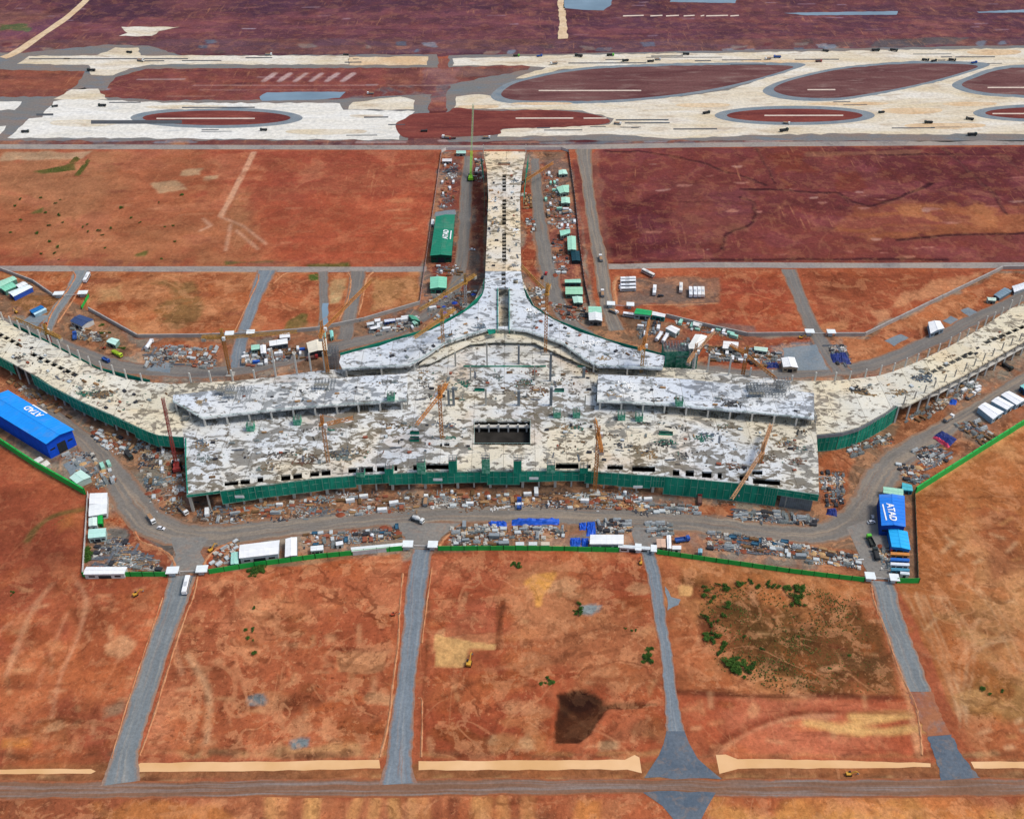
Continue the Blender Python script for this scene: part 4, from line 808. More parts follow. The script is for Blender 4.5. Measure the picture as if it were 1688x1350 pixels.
deck('upper_deck', lw, ZW, .9, C_WING, lab='raised white deck at the left of the hall')
deck('upper_deck', rw, ZW, .9, C_WING, lab='raised white deck at the right of the hall')
band = [(690, 602), (711, 598), (774, 567), (817, 563.5), (881, 565), (952, 597), (985, 609), (985, 600), (928, 566), (895, 556), (843, 545), (803, 546), (764, 558), (732, 569), (704, 588)]
deck('walkway_deck', band, ZL, .8, C_ARM, lab='narrow curved walkway below the upper deck')
# lower storey floors and recessed walls, with shade put into the dark colours
inset = lambda q, f: [(q0[0]*(1-f)+830*f, q0[1]*(1-f)+700*f) for q0 in q]
deck('lower_floor', inset(hall_out, .03), 6.2, .7, paint_mat('#3a3733', .5, .12, .95, .1))  # dark floor colour stands for the shade inside the hall
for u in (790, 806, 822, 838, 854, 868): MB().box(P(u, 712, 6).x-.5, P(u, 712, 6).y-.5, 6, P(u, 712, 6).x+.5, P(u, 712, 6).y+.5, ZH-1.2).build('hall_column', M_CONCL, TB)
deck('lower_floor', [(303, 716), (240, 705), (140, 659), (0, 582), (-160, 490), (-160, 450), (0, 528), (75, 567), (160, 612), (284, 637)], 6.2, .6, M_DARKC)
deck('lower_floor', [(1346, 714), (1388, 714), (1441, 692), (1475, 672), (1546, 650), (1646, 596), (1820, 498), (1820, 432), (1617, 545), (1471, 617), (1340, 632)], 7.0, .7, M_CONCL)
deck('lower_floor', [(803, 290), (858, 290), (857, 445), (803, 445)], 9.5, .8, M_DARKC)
deck('lower_floor', [(805, 447), (855, 447), (890, 525), (1000, 570), (985, 598), (900, 552), (765, 552), (690, 592), (600, 600), (690, 560), (770, 520)], ZH-.3, .6, C_HALL)
for q in ([(782, 700), (874, 700), (874, 704), (782, 704)],): deck('hall_beam', q, 10.2, 1.0, M_CONCL)
# columns
UNIT = MB().box(-.5, -.5, 0, .5, .5, 1)
_cm = {}
def column(name, p, z0, z1, w, mat, parent=TB, l=None):
    key = (mat.name, name)
    if key not in _cm:
        o = UNIT.build(name, mat, parent); _cm[key] = o.data
    else:
        o = bpy.data.objects.new(name, _cm[key]); COL.objects.link(o); o.parent = parent
    off = WLOC[parent.name]
    if key in _cm and o.data == _cm[key] and o.data.get('z') is None:
        o.data['z'] = 1
        for v in o.data.vertices:                    # unit box was written relative to the parent: bring it home
            v.co = v.co+off
    o.location = (p.x-off.x, p.y-off.y, z0-off.z); o.scale = (w, w, z1-z0)
    return o
def along(px, z, step, start=0):
    w = PL(px, z); out = []; acc = start
    for a, b in zip(w, w[1:]):
        L = (b-a).length; d = (b-a)/L; s = acc
        while s < L: out.append((a+d*s, d)); s += step
        acc = s-L
    return out
fr = along(hall_front, ZH, 9.3, 1.0)
for i, (p, d) in enumerate(fr):
    column('column', Vector((p.x, p.y+.8, 0)), 0, ZH-.3, 1.5 if i % 2 == 0 else .9, M_CONC)
for p, d in along(larm_front[1:11], ZH, 9.5, 3): column('column', Vector((p.x+.5, p.y+1, 0)), 0, ZH-.3, 1.0, M_CONC)
for p, d in along(rarm_front[5:], ZH, 10, 3): column('column', Vector((p.x-.3, p.y+.6, 0)), 0, ZH-.3, 1.0, M_CONCL)
# rear starter posts rising above the decks
for p, d in along(larm_rear[1:9], ZH, 10.5, 4): column('roof_post', p, ZH-.5, ZH+rnd.uniform(6, 8), .75, M_CONCL)
for u, v0, v1 in ((315, 615, 630), (348, 612, 629), (384, 610, 627), (420, 610, 623), (455, 575, 621), (490, 584, 617), (513, 583, 611), (536, 581, 611)):
    column('roof_post', P(u, v1, ZH), ZH-.5, ZH+(v1-v0)/2.1, .95, M_CONCL)
for u, v0, v1 in ((1144, 583, 609), (1166, 585, 613), (1201, 588, 618), (1236, 606, 620), (1271, 611, 625), (1305, 619, 628), (1343, 614, 627), (1376, 614, 627)):
    column('roof_post', P(u, v1, ZH), ZH-.5, ZH+(v1-v0)/2.1, .95, M_CONCL)
for p, d in along(rarm_rear[1:9], ZH, 10.5, 6): column('roof_post', p, ZH-.5, ZH+rnd.uniform(6, 8.5), .75, M_CONCL)
for p, d in along([(q[0]-6, q[1]-2) for q in rarm_front[6:12]], ZH, 10, 4): column('roof_post', p, ZH-.5, ZH+rnd.uniform(5.5, 7), .6, M_CONC)
for u, v, h, w in ((751, 604, 13, 1.3), (803, 604, 22, 1.2), (881, 626, 13, 1.0), (776, 626, 12, 1.0), (855, 600, 17, 1.6), (907, 628, 25, 1.8), (962, 622, 9, 2.2), (740, 668, 14, 1.7), (748, 668, 16, 1.9), (801, 668, 15, 1.5), (855, 668, 13, 2.2), (908, 668, 16, 2.2), (964, 672, 11, .8), (672, 668, 9, .9), (984, 640, 8, .8)):
    column('tall_column', P(u, v, ZH), ZH-.5, ZH+h*.85, w*.8, M_STEEL if w > 1.5 else M_CONC)
for u in (797, 867): column('pier_mast', P(u, 251, ZW), ZW-1, ZW+7, .5, M_CONCL)
# props and columns under the raised decks
def under(front, z0, z1, name='shoring', step=1.6, colstep=13):
    m = MB()
    for p, d in along(front, z1, step): 
        if rnd.random() < .85: m.bar((p.x, p.y+rnd.uniform(.8, 1.8), z0), (p.x, p.y+1.2, z1-.8), .16)
    m.build(name, M_STEEL, TB)
    m = MB()
    for p, d in along(front, z1, 3): m.bar((p.x, p.y-.1, z1), (p.x, p.y-.1, z1+1.1), .12)
    w = PL(front, z1)
    for a, b in zip(w, w[1:]):
        for hh in (.55, 1.1): m.bar((a.x, a.y-.1, z1+hh), (b.x, b.y-.1, z1+hh), .12)
    m.build('guard_rail', paint_mat('#9fc0b8'), TB)
    for p, d in along(front, z1, colstep, 2): column('wing_column', Vector((p.x, p.y+.5, 0)), z0, z1-.8, 1.0, M_CONCL)
lwf = [(285, 662), (334, 690), (481, 674), (580, 667), (643, 663), (671, 661)]
under(lwf, ZH, ZW)
under([(984, 662), (1100, 668), (1173, 675), (1342, 691)], ZH, ZW)
upf = [(565, 609), (675, 603), (704, 586), (732, 567), (764, 556), (803, 544)]
under(upf, ZH-.3, ZW, step=2.5, colstep=22)
under([(843, 543), (868, 546), (895, 555), (928, 567), (963, 592), (985, 604), (1092, 608)], ZH-.3, ZW, step=2.5, colstep=22)
# back walls added below the decks, shade put into their dark colour
def wall_line(px, z0, z1, name, mat, dy=0, th=.35):
    w = [Vector((p.x, p.y+dy, 0)) for p in PL(px, z1)]; m = MB()
    for a, b in zip(w, w[1:]):
        d = (b-a).normalized(); n = Vector((-d.y, d.x, 0))*th/2
        m.add([a-n+Vector((0, 0, z0)), b-n+Vector((0, 0, z0)), b+n+Vector((0, 0, z0)), a+n+Vector((0, 0, z0)), a-n+Vector((0, 0, z1)), b-n+Vector((0, 0, z1)), b+n+Vector((0, 0, z1)), a+n+Vector((0, 0, z1))],
              [(0, 3, 2, 1), (4, 5, 6, 7), (0, 1, 5, 4), (1, 2, 6, 5), (2, 3, 7, 6), (3, 0, 4, 7)])
    return m.build(name, mat, TB)
M_SHADE = paint_mat('#2b2e31', .4, .3, .95, .05)  # wall colour darkened to stand for shade under the decks
wall_line(lwf, ZH, ZW-1, 'shade_wall', M_SHADE, 7)
wall_line([(984, 662), (1100, 668), (1173, 675), (1342, 691)], ZH, ZW-1, 'shade_wall', M_SHADE, 7)
wall_line(upf, ZH-.3, ZW-1.3, 'shade_wall', M_SHADE, 9)
wall_line([(843, 543), (868, 546), (895, 555), (928, 567), (963, 592), (985, 604), (1092, 608)], ZH-.3, ZW-1.3, 'shade_wall', M_SHADE, 9)
wall_line(hall_front, 0.2, ZH-1.2, 'shade_wall', M_SHADE, 16)
wall_line(larm_front[:11], 0.2, ZH-1.2, 'shade_wall', M_SHADE, 12)
wall_line(rarm_front, 0.2, ZH-1.2, 'shade_wall', M_SHADE, 14)
wall_line([(711, 598), (774, 567), (817, 563.5), (881, 565), (952, 597)], ZH, ZL-.9, 'shade_wall', M_SHADE, 1.2)  # dark wall added as the shaded gap below the walkway
wall_line([(820.5, 474), (820.5, 547)], ZW, ZW+1.6, 'parapet', M_NET); wall_line([(839.5, 474), (839.5, 547)], ZW, ZW+1.6, 'parapet', M_NET)
# debris nets in front of the storeys
def net(px, z1, zb, step, off=1.1, skip=(), cut=lambda i: 0, label=None):
    pts = along(px, z1, step); pts.append((P(*px[-1], z1), pts[-1][1]))
    for i in range(len(pts)-1):
        if i in skip: continue
        (a, d), (b_, _) = pts[i], pts[i+1]
        if (b_-a).length < 1: continue
        d = (b_-a).normalized(); n = Vector((d.y, -d.x, 0)); n = n if n.y < 0 else -n
        zb_i = zb(i) if callable(zb) else zb
        m = MB(); K = 8; sag = rnd.uniform(.1, 1.1); low = rnd.choice((0, 0, -.9, .8, 1.4)) if zb_i > 2 else 0
        zb_i += low
        for j in range(K+1):
            t = j/K; q = a+(b_-a)*t+n*(off+.12*math.sin(t*19+i)+rnd.uniform(-.06, .06))
            zt = z1+.7-sag*math.sin(t*math.pi)+rnd.uniform(-.25, .25)
            for zz, k in ((zb_i+rnd.uniform(-.15, .15), 0), ((zb_i+zt)/2, .12), (zt, 0)):
                m.v.append((q.x+n.x*k, q.y+n.y*k, zz))
        for j in range(K):
            for k in range(2): m.f.append((j*3+k, j*3+3+k, j*3+4+k, j*3+1+k))
        o = m.build('safety_net', M_NET, TB)
        m2 = MB()
        for zz in (zb_i, z1+.5, (zb_i+z1)/2+1): m2.bar(a+n*off+Vector((0, 0, zz-a.z)), b_+n*off+Vector((0, 0, zz-a.z)), .22)
        m2.bar(a+n*(off+.1)+Vector((0, 0, zb_i-a.z-.2)), a+n*(off+.1)+Vector((0, 0, z1+.6-a.z)), .25)
        
        for f in (.2, .4, .6, .8): q = a+(b_-a)*f+n*(off+.25); m2.bar((q.x, q.y, zb_i), (q.x, q.y, z1+rnd.uniform(-.5, 1.6)), .12)
        m2.build('net_rail', paint_mat('#7fae9c'), o)
net(hall_front[1:12], ZH, lambda i: 4.9+.5*math.sin(i*2.1), 18.6, skip=(17,))
net(hall_front[11:15], ZH, lambda i: .4, 18.6, .9)
net([(1283, 805), (1350, 815)], ZH, lambda i: 8.2, 30, 1.0)
net([(308, 816), (363, 809)], ZH-.2, lambda i: ZH-1.4, 30, .5)
net(larm_front[::-1][1:], ZH-.3, lambda i: 4.6+.4*math.sin(i*1.7), 19, skip=(3,))
net(rarm_front[:6], ZH-1.0, lambda i: .3, 13, 2.2, skip=(6,))
wall_line(rarm_front[:6], ZH-1.6, ZH+.9, 'edge_beam', M_STEEL, -.9)
m = MB()
a, b2 = P(1290, 806, ZH), P(1342, 814, ZH)
for k in range(16): m.bar((a.x+(b2.x-a.x)*k/15, a.y+(b2.y-a.y)*k/15-.4, 0), (a.x+(b2.x-a.x)*k/15, a.y+(b2.y-a.y)*k/15-.4, 8), .2)
m.add([(a.x, a.y, 0), (b2.x, b2.y, 0), (b2.x, b2.y, 8), (a.x, a.y, 8)], [(0, 1, 2, 3)])
m.build('mesh_screen', M_STEEL, TB)
# green side nets of the pier head and fringe behind the wings
for q, zb in (([(793, 256), (797, 281), (799, 325)], 9), ([(871, 256), (867, 281), (863, 325)], 9), ([(798, 330), (798, 440)], 13), ([(864, 330), (864, 440)], 13)):
    w = PL(q, ZW); m = MB()
    for a_, b_ in zip(w, w[1:]):
        m.add([(a_.x, a_.y, ZW+.6), (b_.x, b_.y, ZW+.6), (b_.x, b_.y, zb), (a_.x, a_.y, zb)], [(0, 1, 2, 3)])
    m.build('side_net', M_NET, TB)
for q in ([(560, 583), (598, 573), (651, 558), (711, 541), (766, 511), (795, 484), (798, 460)], [(864, 475), (880, 505), (915, 527), (1001, 560), (1097, 585), (1098, 600)]):
    wall_line(q, ZW-3.5, ZW+.8, 'rear_net', M_NET, .8, .1)
wall_line([(20, 534), (75, 562), (160, 607), (246, 628)], ZH-2.2, ZH+.9, 'rear_net', M_NET, 1.2, .1)
for q in ([(764, 603), (900, 603)], [(952, 603), (964, 603)]): wall_line(q, ZH, ZH+.9, 'low_net', M_NET)
for q in (((803, 543), (817, 543), (817, 549), (806, 551)),): deck('net_cover', q, ZW+.5, .4, M_NET)
wall_line([(306, 722), (306, 760), (309, 812)], 2, ZH+1, 'side_net', M_NET, 0, .5)
# opening guards: green rims round some deck openings
for h in (holes_px[24], holes_px[25], holes_px[29], holes_px[30], holes_px[31]):
    w = PL(h, ZH); m = MB()
    for i in range(4):
        m.add([w[i], w[(i+1) % 4], w[(i+1) % 4]+Vector((0, 0, 1.3)), w[i]+Vector((0, 0, 1.3))], [(0, 1, 2, 3)])
    m.build('opening_guard', M_NET, TB)
m = MB(); w = PL(holes_px[28], ZH)
for i in range(4):
    a_, b_ = w[i], w[(i+1) % 4]; n_ = int((b_-a_).length/2.5)
    for k in range(n_): q = a_+(b_-a_)*k/n_; m.bar((q.x, q.y, ZH), (q.x, q.y, ZH+1.2), .14)
    m.bar((a_.x, a_.y, ZH+1.2), (b_.x, b_.y, ZH+1.2), .14)
m.build('guard_rail', paint_mat('#9fc0b8'), TB)
# white notice boards hung on the nets
for u, v in ((396, 815), (503, 796), (722, 787), (880, 785), (1051, 799)):
    p = P(u, v, 9.5); MB().box(p.x-2.6, p.y-1.9, 8.6, p.x+2.6, p.y-1.75, 10.4).build('notice_board', paint_mat('#e6e9e6', .08), TB)

# ---------------------------------------------------------------- scaffold towers and stacks standing on the decks
def scaffold(name, label, u, v, z, w, d, h, mat, net_=None, group=None):
    p = P(u, v, z); t = thing(name, label, 'scaffold', tuple(p), 0, group)
    m = MB(); nx, ny, nz = max(1, int(w/2)), max(1, int(d/2)), max(1, int(h/1.9))
    for i in range(nx+1):
        for j in range(ny+1): m.bar((p.x-w/2+w*i/nx, p.y-d/2+d*j/ny, z), (p.x-w/2+w*i/nx, p.y-d/2+d*j/ny, z+h+rnd.uniform(-.4, .6)), .2)
    for k in range(1, nz+1):
        zz = z+h*k/nz
        for j in range(ny+1): m.bar((p.x-w/2, p.y-d/2+d*j/ny, zz), (p.x+w/2, p.y-d/2+d*j/ny, zz), .17)
        for i in range(nx+1): m.bar((p.x-w/2+w*i/nx, p.y-d/2, zz), (p.x-w/2+w*i/nx, p.y+d/2, zz), .17)
    m.build('pole_frame', mat, t)
    m = MB()
    for k in range(1, nz+1):
        if k == max(1, nz-1): m.box(p.x-w/2+.1, p.y-d/2+.1, z+h*k/nz-.1, p.x-w/2+w*rnd.uniform(.4, .8), p.y-d/2+d*.35, z+h*k/nz+.05)
    if m.v: m.build('plank_floor', paint_mat('#8a8678'), t)
    if net_:
        m = MB(); x0, x1, y0, y1 = p.x-w/2-.15, p.x+w/2+.15, p.y-d/2-.15, p.y+d/2+.15
        for a_, b_ in (((x0, y0), (x1, y0)), ((x1, y0), (x1, y1)), ((x0, y1), (x0, y0))):
            m.add([(a_[0], a_[1], z+.2), (b_[0], b_[1], z+.2), (b_[0], b_[1], z+h*.93), (a_[0], a_[1], z+h*.9)], [(0, 1, 2, 3)])
        m.build('net_wrap', net_, t)
    return t
M_NETL = NB('pale green net'); M_NETL = M_NETL.done(M_NETL.mix(M_NETL.ramp(M_NETL.noise(.5, 4), .4, .62), lin('#2f8a6a'), lin('#7fb8a0')), .9, .1)
for i, (u, v, h, l) in enumerate(((642, 780, 7, 'leftmost of the tall ones on the front edge'), (695, 778, 12, 'beside the widest dark openings'), (747, 777, 13, 'right of the widest left opening'), (801, 777, 15, 'tallest one, below the central opening'), (853, 777, 13, 'below the right of the central opening'), (908, 776, 8, 'left of the wide opening'), (962, 777, 6, 'just left of the thin orange crane mast'), (595, 783, 5, 'short one near the left tower crane'))):
    scaffold('scaffold_tower', 'green scaffold tower on the front edge, '+l, u, v, ZH, 4.2, 4, h*.8, M_STEEL, M_NETL if i % 2 else M_NET, 'netted scaffold towers along the front edge')
for u, v, z, w, d, h, l in ((394, 651, ZW, 15, 8, 3.6, 'dark scaffold block on the left raised deck, nearer its left end'), (372, 646, ZW, 9, 7, 3, 'smaller dark scaffold block left of another on the left raised deck'), (536, 637, ZW, 12, 8, 3.4, 'grey scaffold block near the right half of the left raised deck'), (1262, 648, ZW, 22, 9, 4.5, 'large grey scaffold cluster on the right raised deck'), (1288, 640, ZW, 8, 8, 5.5, 'tall grey scaffold clump at the end of the right raised deck cluster'), (1240, 642, ZW, 7, 5, 3, 'small scaffold clump left of the large cluster on the right deck'), (1110, 604, 0, 16, 10, 17, 'green netted scaffold bay at the tip of the right curved wing'), (1128, 606, 0, 14, 9, 12, 'lower netted scaffold bay beside the tip of the right curved wing'), (552, 607, 0, 6, 9, 15, 'dark scaffold bay at the tip of the left curved wing'), (1336, 690, ZH, 3, 12, 6, 'scaffold stair at the corner of the right raised deck'), (316, 690, ZH, 9, 5, 3, 'scaffold stair under the slanting end of the left raised deck')):
    scaffold('scaffold_block', l, u, v, z, w, d, h, M_STEEL, M_NETL if 'green' in l or 'netted' in l else None)
for u, v, l in ((645, 659, 'green netted lift frame on the left raised deck edge'), (1119, 667, 'green netted lift frame on the right raised deck edge'), (414, 708, 'small green shelter frame on the left part of the hall deck'), (1024, 690, 'left one of two green frames on the right part of the hall deck'), (1053, 692, 'right one of two green frames on the right part of the hall deck'), (918, 686, 'grey green frame right of the hall centre'), (950, 686, 'pale green frame between grey stains right of centre'), (491, 698, 'pale frame on the grey stain left of centre')):
    scaffold('lift_frame', l, u, v, ZW if 'raised' in l else ZH, 4, 4, 5, paint_mat('#6a8f80'), M_NETL)

# ---------------------------------------------------------------- tower cranes
M_ORANGE = paint_mat('#c98644', .35, .25, .6, .3, '#8a5a34', .5); M_YEL = paint_mat('#c2924a', .3, .25, .6, .3, '#98703c', .5)
M_RED = paint_mat('#a8403a', .3, .3, .6, .3); M_WHT = paint_mat('#dfe2df', .1, .5, .6, .3, '#9a938a', .4)
M_TANC = paint_mat('#c99a70', .3, .3, .6, .3, '#8a5a34', .4)
def crane(label, base, zb, top_v, tip, ctr=None, mat=M_ORANGE, mast_mat=None, w=2.0, tipz=0, base_u=None):
    p = P(*base, zb); lo, hi = zb+3, zb+90
    for _ in range(40):
        z = (lo+hi)/2
        if proj((p.x, p.y, z))[1] > top_v: lo = z
        else: hi = z
    z = lo; mast_mat = mast_mat or mat
    t = thing('tower_crane', label, 'tower crane', tuple(p), 0, 'tower cranes over the site')
    MB().lattice((p.x, p.y, zb), (p.x, p.y, z), w*.85, 2.4, .2).build('mast', mast_mat, t)
    MB().box(p.x-2.6, p.y-2.6, zb, p.x+2.6, p.y+2.6, zb+.8).build('base_block', M_CONC, t)
    MB().cyl((p.x, p.y, z), (p.x, p.y, z+1.2), 1.7, 12).build('slewing_ring', mat, t)
    h = Vector((p.x, p.y, z+1.8)); q = P(*tip, z+1.8+tipz); d = q-h; dh = Vector((d.x, d.y, 0)).normalized()
    jb = MB().lattice(h, q, 1.7, 2.6, .2, True)
    jb.build('jib', mat, t)
    cq = P(*ctr, z+1.8)-h if ctr else -dh*14
    c = h+Vector((cq.x, cq.y, 0)); cd = (c-h).normalized()
    m = MB().bar(h, c, 1.9, .5); m.lattice(h+Vector((0, 0, .5)), c+Vector((0, 0, .5)), 1.8, 2.6, .2); cj = m.build('counter_jib', mat, t)
    e = c-cd*2.2; s = Vector((-cd.y, cd.x, 0))
    m = MB(); 
    for k in range(3): a_ = e+cd*(k*.9); m.bar(a_-s*1.3+Vector((0, 0, -1.2)), a_+s*1.3+Vector((0, 0, -1.2)), .75, 2.2)
    m.build('counterweight', M_CONC, cj)
    hd = h+Vector((0, 0, 6.5))
    m = MB().lattice(h, hd, 1.3, 1.8, .25)
    m.bar(hd, h+d*.62+Vector((0, 0, .8)), .16); m.bar(hd, c, .16); m.build('tower_head', mat, t)
    cb = h+s*1.6+dh*.8
    MB().box(cb.x-.9, cb.y-.9, z+.6, cb.x+.9, cb.y+.9, z+2.9).build('operator_cab', M_WHT, t)
    k = h+d*.7; g = max(zb+6, z-18)
    m = MB().bar(k, (k.x, k.y, g), .1); m.box(k.x-.4, k.y-.4, g-1, k.x+.4, k.y+.4, g); m.build('hook_line', M_STEEL, t)
    return t
crane('orange tower crane in the middle of the hall deck, jib reaching down left', (729, 735), ZH-6, 655, (686, 699), (737, 633))
crane('slim tower crane with a very thin mast beside the front edge right of centre', (980, 813), 0, 722, (981, 690), None, M_ORANGE, M_ORANGE)
crane('orange tower crane near the right hall end, tan jib crossing the front net', (1250, 776), ZH-6, 748, (1206, 821), (1271, 701), M_TANC, M_ORANGE)
crane('small orange tower crane on the left half of the hall deck', (542, 768), ZH-3, 704, (582, 688), (526, 702), M_ORANGE, M_TANC)
crane('yellow tower crane rising from the left curved wing', (731, 578), ZH, 528, (682, 556), (750, 511), M_YEL, M_TANC)
crane('orange tower crane rising from the right curved wing, jib pointing back to the pier', (899, 582), ZH, 486, (860, 438), (906, 470), M_YEL, M_ORANGE)
crane('yellow tower crane between the left curved wing and the mint roof', (768, 505), 0, 468, (690, 511), (784, 454), M_YEL, M_WHT)
crane('orange tower crane behind the left wing with its jib crossing the grey lane', (544, 640), 0, 548, (612, 462), (528, 558), M_ORANGE, M_ORANGE)
crane('brown orange tower crane with its jib lying along the rear fence', (380, 618), 0, 560, (490, 546), (332, 557), M_YEL, M_ORANGE)
crane('orange tower crane behind the tip of the right curved wing', (1057, 616), ZH, 574, (1070, 526), (1053, 578), M_ORANGE, M_YEL)
crane('orange tower crane behind the right wing near the rebar heaps', (1222, 632), 0, 588, (1280, 624), (1203, 570), M_ORANGE, M_ORANGE)
crane('brown tower crane standing beside the big white roof behind the right wing', (1142, 614), 0, 584, (1178, 545), (1134, 598), M_TANC, M_WHT)
crane('orange tower crane on the right side of the pier near its head', (858, 322), 0, 305, (912, 268), (846, 314), M_ORANGE, M_ORANGE)
crane('low yellow tower crane lying over the rear edge of the left arm', (86, 575), 0, 551, (24, 524), (100, 558), M_YEL, M_RED)
def crawler(label, base, head, tip, col, zt=None, bm_=None):
    """lattice boom crane on tracks: base and heading on the ground, boom tip found where it appears"""
    p = P(*base); a = heading(base, head); t = thing('crawler_crane', label, 'crane', tuple(p), 0)
    d = Vector((math.cos(a), math.sin(a), 0)); s = Vector((-d.y, d.x, 0))
    for k in (-1, 1):
        c = p+s*2.4*k; m = MB().bar(c-d*3.8+Vector((0, 0, .6)), c+d*3.8+Vector((0, 0, .6)), 1.0, 1.2); m.build('track', M_TYRE, t)
    m = MB().bar(p-d*4+Vector((0, 0, 2.4)), p+d*2.4+Vector((0, 0, 2.4)), 3.4, 1.9); m.bar(p-d*5+Vector((0, 0, 2.6)), p-d*3.6+Vector((0, 0, 2.6)), 4.4, 2.2); m.build('superstructure', col, t)
    c = p+d*1.6+s*1.4; MB().bar(c+Vector((0, 0, 2.9)), c+d*1.9+Vector((0, 0, 2.9)), 1.4, 2.3).build('operator_cab', M_GLASS, t)
    f = p+d*1.5+Vector((0, 0, 2.5)); q = P(*tip, zt)
    MB().lattice(f, f.lerp(q, .35), 1.5, 3, .17).build('boom', col, t); MB().lattice(f.lerp(q, .35), q, 1.3, 3, .14).build('boom', bm_ or col, t)
    g = p-d*3+Vector((0, 0, 9)); m = MB().bar(p-d*1.5+Vector((0, 0, 3)), g, .4); m.bar(g, q, .15); m.bar(g, p-d*4.4+Vector((0, 0, 3.4)), .2); m.build('gantry', col, t)
    m = MB().bar(q, (q.x, q.y, max(8, q.z-25)), .1); m.build('hook_line', M_STEEL, t)
    return t
M_LIME = paint_mat('#8fd62f', .2, .5, .5, .4)
crawler('bright green crawler crane left of the pier head with a tall pale boom', (776, 296), (776, 250), (780, 172), M_LIME, 52, paint_mat('#9fae9a'))
crawler('red crawler crane beside the left end of the hall, boom leaning over the deck', (292, 772), (286, 720), (268, 656), M_RED, 55)
